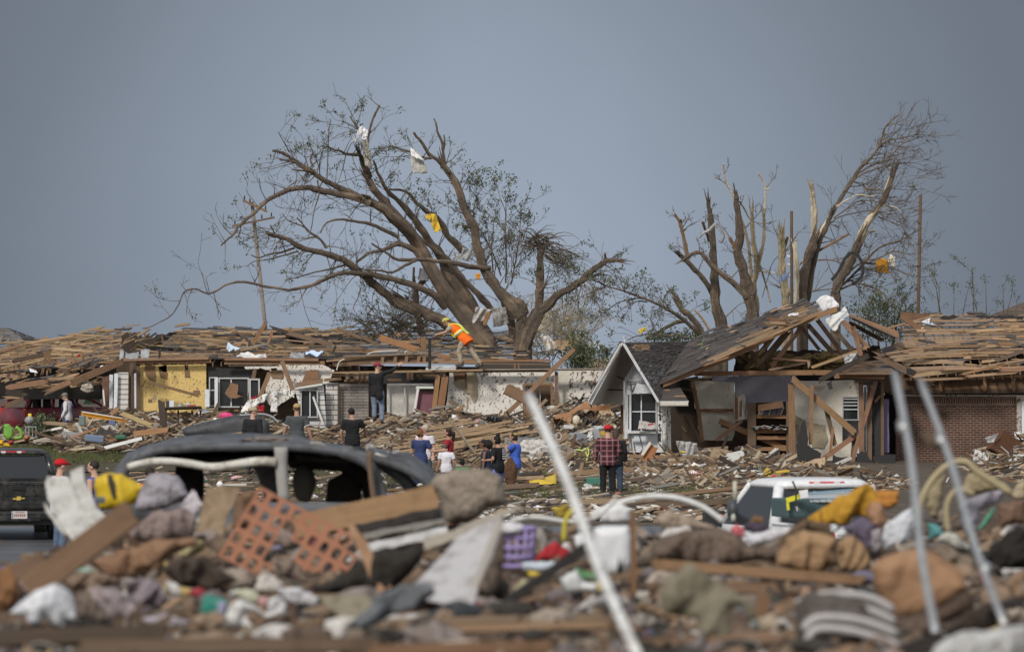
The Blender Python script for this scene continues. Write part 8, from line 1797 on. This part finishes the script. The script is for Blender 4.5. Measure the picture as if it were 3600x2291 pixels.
for lab,cc,c_,xy,kw in (
 ('beige cushion under the pale hose',(.33,.26,.2),'O',(0,560,120,500,350,590,540,650,300,650,60,640),dict(d=.1,name='cushion',cat='cushion')),('wide brown earth heap behind the long tan board',(.15,.11,.085),'O',(-20,740,100,690,300,640,500,630,700,760,870,760,900,880,500,900,-20,870),dict(d=.2,nm=.1,ridge=True,name='earth_heap',cat='earth')),('white rag on the brown earth heap',(.52,.49,.46),'O',(40,700,90,630,250,610,290,660,150,720),{}),('pink and yellow rag at the right of the earth heap',(.5,.13,.14),'O',(550,640,600,600,660,640,650,700,590,700),{}),('long white rag below the white truck',(.6,.58,.6),'O',(650,700,740,680,870,640,1010,620,1020,680,860,730,720,770),dict(nm=.06)),('dark purple cloth below the white truck door',(.07,.055,.08),'O',(650,600,800,590,850,640,720,670,640,650),{}),('brown rag beside the white truck',(.16,.095,.05),'O',(690,600,720,540,790,545,830,640,760,600),{}),
 ('grey green bent sheet in the lower right, torn at the foot',(.185,.165,.115),'O',(40,1100,100,980,180,950,250,870,430,1000,600,1100,720,1170,745,1290,690,1310,640,1190,560,1210,560,1400,540,1480,400,1470,330,1430,300,1290,200,1270,60,1250),dict(m='any_hard',nm=.04,name='bent_sheet',cat='sheet',rg=.006)),('tan paper sack with faint print right of centre',(.33,.21,.115),'O',(890,900,960,700,1080,640,1200,660,1320,700,1330,900,1200,960,1000,930),dict(d=.14,nm=.06,ridge=True,name='paper_sack',cat='sack')),('second tan paper sack just left of the grey pipe',(.31,.2,.11),'O',(1330,720,1447,680,1530,760,1570,900,1500,970,1340,920),dict(d=.14,nm=.06,ridge=True,name='paper_sack',cat='sack')),('brown earth between the tan sacks and the truck',(.12,.08,.05),'O',(880,760,1000,620,1100,560,1280,600,1300,700,1100,650,980,720,920,880),dict(nm=.08,ridge=True,name='earth',cat='earth')),('cream flower like scrap on the tan sack',(.5,.46,.4),'O',(980,870,1010,850,1070,860,1060,910,1000,910),{}),('black rag above the tan sacks',(.03,.03,.03),'O',(1010,580,1060,550,1110,560,1090,620,1030,620),{}),
 ('yellow orange sheeting draped right of the white truck',(.43,.235,.03),'O',(1100,570,1200,500,1270,460,1300,430,1447,350,1540,300,1600,330,1610,470,1540,560,1460,540,1400,610,1290,600,1200,640),dict(nm=.09,ridge=True,name='sheeting',cat='sheet')),('orange end of the draped sheeting',(.45,.2,.045),'Q',(250,700,300,690,385,700,380,760,340,790,260,790),dict(name='sheeting',cat='sheet')),('grey ball on the draped sheeting',(.2,.22,.22),'Q',(205,710,230,695,255,715,250,745,215,745),dict(d=.08,name='ball',cat='ball')),('white bag triangle under the yellow sheeting',(.6,.59,.62),'Q',(22,770,60,770,150,840,120,880,60,880),dict(name='bag',cat='bag')),('peach wrap below the yellow sheeting',(.35,.2,.12),'Q',(210,800,240,750,290,760,330,850,290,900,240,870),dict(d=.1)),('slate purple cloth right of the tan sacks',(.115,.095,.135),'Q',(90,890,200,830,270,880,240,960,230,1010,130,930),dict(nm=.06)),('grey white rag right of the slate purple cloth',(.3,.27,.28),'Q',(240,900,290,890,300,990,270,1030,235,980),{}),
 ('white and blue printed bag left of the thick grey pipe',(.55,.57,.6),'Q',(290,950,310,880,360,840,450,780,465,880,440,960,310,1000),dict(nm=.05,name='printed_bag',cat='bag')),('yellow print on the white and blue bag',(.6,.45,.03),'Q',(318,905,340,850,382,838,350,892),dict(name='print',cat='marking',nm=.01,d=.01,dy=1.5)),('teal printed bag right of the thick grey pipe',(.11,.29,.29),'Q',(525,860,600,880,610,930,540,950),dict(name='printed_bag',cat='bag')),('pale striped bag right of the teal one',(.5,.49,.43),'Q',(570,950,640,900,700,940,760,1000,700,1012,640,975),dict(name='printed_bag',cat='bag')),('green edged flap at the foot of the thin pipe',(.09,.26,.17),'Q',(790,900,830,830,875,780,880,800,840,870,800,910),dict(name='flap',cat='strip',nm=.01)),
 ('big lumpy brown cardboard chunk between the two grey pipes',(.31,.18,.1),'Q',(240,1090,300,1040,480,990,600,1030,700,1110,750,1200,600,1300,550,1350,350,1370,290,1290,250,1180),dict(m='any_hard',d=.25,nm=.035,fr=2,rg=.012,name='cardboard_chunk',cat='cardboard')),('dark painted shadow under the brown cardboard chunk',(.07,.045,.03),'Q',(330,1370,600,1300,750,1210,770,1330,600,1400,400,1420),dict(m='any_hard',d=.1,name='chunk_shadow',cat='cardboard')),('tan wicker side left of the thin pipe',(.28,.23,.14),'Q',(505,700,600,630,625,600,610,700,585,850,540,830),dict(d=.06,nm=.03,name='wicker',cat='basket')),('tan wicker side right of the thin pipe',(.3,.245,.15),'Q',(690,720,740,610,800,585,900,640,965,685,880,700,780,715),dict(d=.08,nm=.03,name='wicker',cat='basket')),('grey lilac tarp draped over the wicker at the far right',(.3,.28,.32),'Q',(700,745,900,695,972,680,900,760,800,800,790,900,730,935,690,860),dict(nm=.06,name='tarp',cat='tarp')),('brown box at the far right edge',(.15,.09,.06),'Q',(890,770,1040,740,1040,860,900,885),dict(m='any_hard',d=.1,name='box',cat='box')),('pale tan cloth top right of the mound',(.4,.33,.22),'Q',(960,720,1000,660,1040,640,1040,740,980,745),{}),('grey brown cloth roll behind the chunk',(.19,.15,.11),'Q',(550,990,640,1000,760,1040,780,1120,700,1140,600,1040),dict(nm=.06)),('black painted shade of a hollow at the far right',(.02,.017,.014),'Q',(860,980,1000,880,1040,900,1040,1110,900,1090,820,1050),dict(nm=.08,ridge=True,name='hollow_shade',cat='debris')),('tan clod below the black hollow',(.25,.17,.11),'Q',(940,1180,980,1120,1040,1110,1040,1260,980,1250),dict(d=.1,name='clod',cat='debris')),('dark brown heap under the cardboard chunk',(.055,.04,.03),'Q',(560,1420,800,1290,900,1300,900,1400,700,1440),dict(nm=.08,ridge=True,name='earth',cat='earth')),  # chunk's shadow and the far-right hollow are shade painted as dark pieces
 ('large white cloth at the bottom right corner',(.46,.46,.45),'Q',(540,1570,560,1500,640,1450,760,1420,900,1400,1050,1390,1050,1600,540,1600),dict(d=.1,nm=.08,name='cloth')),('white patch of paper right of the bent sheet foot',(.38,.31,.23),'O',(750,1290,860,1250,930,1330,880,1380,760,1370),{}),
 ('brown core under the corrugated plastic',(.1,.085,.075),'O',(1030,1180,1120,1090,1300,1100,1447,1130,1560,1230,1600,1450,1300,1460,1080,1420),dict(d=.06,name='core',cat='debris'))):
    fp(lab,cc,c_,*xy,**kw)
fb('long tan board across the right of the mound',(.31,.19,.11),24,1535,1325,2040,1365,41.5,41,jag=.05);fb('second tan board below the long one',(.22,.14,.09),26,1600,1375,1850,1385,40);fb('short upright board under the second tan board',(.25,.15,.09),34,1795,1385,1790,1450);fb('thin tan brace at the left end of the long tan board',(.27,.17,.1),18,1530,1310,1580,1370)
bar('rounded pale rim of the bent sheet','flat_rim',18,28.3,1612,1330,1660,1360,1720,1400,1765,1440,1772,1475,name='rim',cat='rim') if flat('flat_rim',(.24,.26,.25)) else 0;bar('pale curled foot of the bent sheet','flat_rim',10,28,1690,1430,1680,1480,1668,1508,1620,1505,1600,1490,name='rim',cat='rim')
bar('cream wicker hoop at the right of the mound','flat_wick',17,42,2158,1240,2165,1180,2190,1130,2230,1092,2270,1085,2300,1110,2380,1160,name='wicker_hoop',cat='basket') if flat('flat_wick',(.36,.3,.18)) else 0;bar('second inner hoop of the wicker basket','flat_wick',14,40,2230,1250,2225,1190,2250,1150,2290,1160,name='wicker_hoop',cat='basket')
for k in range(7): bar('rounded rib of a dirty white corrugated plastic piece, '+('top','second','third','fourth','fifth','sixth','lowest')[k]+' of seven',('flat_rib','flat_rib2')[k % 2],19 if k % 2 == 0 else 10,28-.3*k,1872+4*k,1418+15*k,1920,1400+13*k,1990,1396+14*k,2050,1405+15*k,2100+2*k,1432+14*k,name='corrugated_rib',cat='plastic rib') if flat('flat_rib',(.42,.4,.39)) and flat('flat_rib2',(.14,.12,.11)) else 0
# lower band
for lab,cc,xy,kw in (('white crumpled bag, lower left of centre',(.62,.6,.58),(230,1180,290,1140,420,1200,480,1250,620,1190,640,1260,500,1290,400,1240,340,1240,300,1350,170,1350),dict(nm=.05,name='bag',cat='bag')),('cream crumpled bag top above the white bag',(.55,.51,.46),(400,1070,430,980,480,955,560,980,620,1040,560,1090,450,1110),dict(nm=.07,ridge=True,name='bag',cat='bag')),('long white bag end right of the floral paper',(.58,.57,.58),(560,1060,720,1060,870,1130,860,1200,720,1220,600,1130),dict(nm=.05,name='bag',cat='bag')),('floral paper with lime and pink marks',(.5,.5,.38),(210,1110,280,1070,400,1080,450,1130,430,1190,290,1140),dict(nm=.04,name='paper',cat='paper')),('pink mark on the white bag',(.5,.28,.28),(420,1140,490,1120,500,1180,450,1200),dict(name='marking',cat='marking',dy=2)),('second white crumpled bag end beside the pink mark',(.58,.57,.56),(500,1150,590,1120,640,1200,560,1280,500,1240),dict(nm=.06,name='bag',cat='bag')),('olive beige card right of the white bags',(.29,.26,.19),(870,1130,1200,1100,1270,1190,1150,1270,1050,1290,960,1220),dict(name='card',cat='card',**H_)),('torn white cup near the bottom centre',(.58,.56,.52),(910,1300,1050,1270,1150,1270,1100,1340,1050,1440,960,1445,905,1420),dict(name='cup',cat='cup')),('slate grey fur cloth heap in the lower centre',(.13,.14,.15),(1130,1300,1250,1200,1260,1140,1400,1080,1560,1040,1700,1050,1720,1100,1640,1160,1560,1230,1400,1260,1250,1340,1150,1380),dict(nm=.08,ridge=True,rg=.03)),('charcoal cushion right of the slate cloth',(.05,.054,.06),(1560,1290,1700,1230,1850,1160,2067,1190,2067,1300,1600,1295),dict(d=.1,name='cushion',cat='cushion')),('black bits between the bags and the card',(.05,.045,.045),(630,1230,750,1240,900,1250,880,1290,640,1280),{}),('orange scrap by the slate cloth',(.3,.15,.08),(1400,1260,1530,1190,1580,1230,1490,1300,1420,1310),dict(nm=.05))):
    fp(lab,cc,'M',*xy,**kw)
fb('white strip on the charcoal cushion',(.52,.52,.54),12,1045,1452,1100,1448,m='any_hard',name='strip',cat='strip')
for lab,cc,w_,x0,y0,x1,y1 in (('long tan board along the bottom centre',(.33,.22,.14),20,890,1482,1440,1466),('grey tan board just above the bottom centre',(.27,.2,.14),14,900,1462,1430,1448),('pale board along the bottom left',(.28,.23,.18),22,560,1482,860,1490),('brown board at the bottom left',(.17,.12,.085),34,180,1522,900,1514),('dark brown board lowest at the left',(.1,.075,.055),36,-20,1500,400,1484),('brown board lowest at the centre',(.22,.13,.08),30,860,1530,1300,1520),('tan board end at the bottom right of centre',(.25,.165,.11),22,1500,1512,1880,1498),('greyish plank low at the right',(.21,.17,.13),18,2050,1508,2240,1512)):
    fb(lab,cc,w_,x0,y0,x1,y1)
for k in range(95):      # rags filling the gaps low in the mound
    x=R.uniform(-20,2430);y=R.uniform(1340,1525);a_=R.uniform(30,90);b_=R.uniform(12,38);pts_=[]
    for t_2 in range(7): an=t_2/7*6.283+R.uniform(-.3,.3);pts_ += [x+math.cos(an)*a_*R.uniform(.6,1),y+math.sin(an)*b_*R.uniform(.5,1)]
    c_=pick(FS);fp(tone(c_)+(' wide' if a_ > 60 else ' small')+' crumpled rag '+lmark((x-1203.5)/13372*30,30 if y > 1470 else 35 if y > 1400 else 41)+' on the mound',c_,'D',*pts_,nm=.05,ridge=R.random() < .5,name='crumpled_cloth',cat='rag',dy=-.6,n=12)['group']='crumpled rags on the foreground mound'
for k in range(0):
    x=R.uniform(-20,2430);y=R.uniform(1330,1530);cc=pick(FS);fl('blurred crumpled rag on the foreground mound',cc,x,y,R.uniform(40,110),R.uniform(20,44),fy(y)+.3,'crumpled_cloth','rag',amp=.5,ridge=R.random() < .5)['group']='crumpled rags on the foreground mound'
q=MB();lump(q,P('O',570,500,62),px('O',90,62)/2,.12,px('O',170,62)/2,.05,1,3,(.06,.065,.07));tube(q,[P('O',588,440,62),P('O',586,290,62)],px('O',34,62)/2,10,tint=(.45,.44,.36));lump(q,P('O',575,560,61.8),px('O',40,62)/2,.1,px('O',70,62)/2,.05,1,3,(.45,.44,.38));tag(q.build('dark_bottle','plastic',smooth=True),'blurred dark rounded object with a pale neck left of the white truck','bottle')
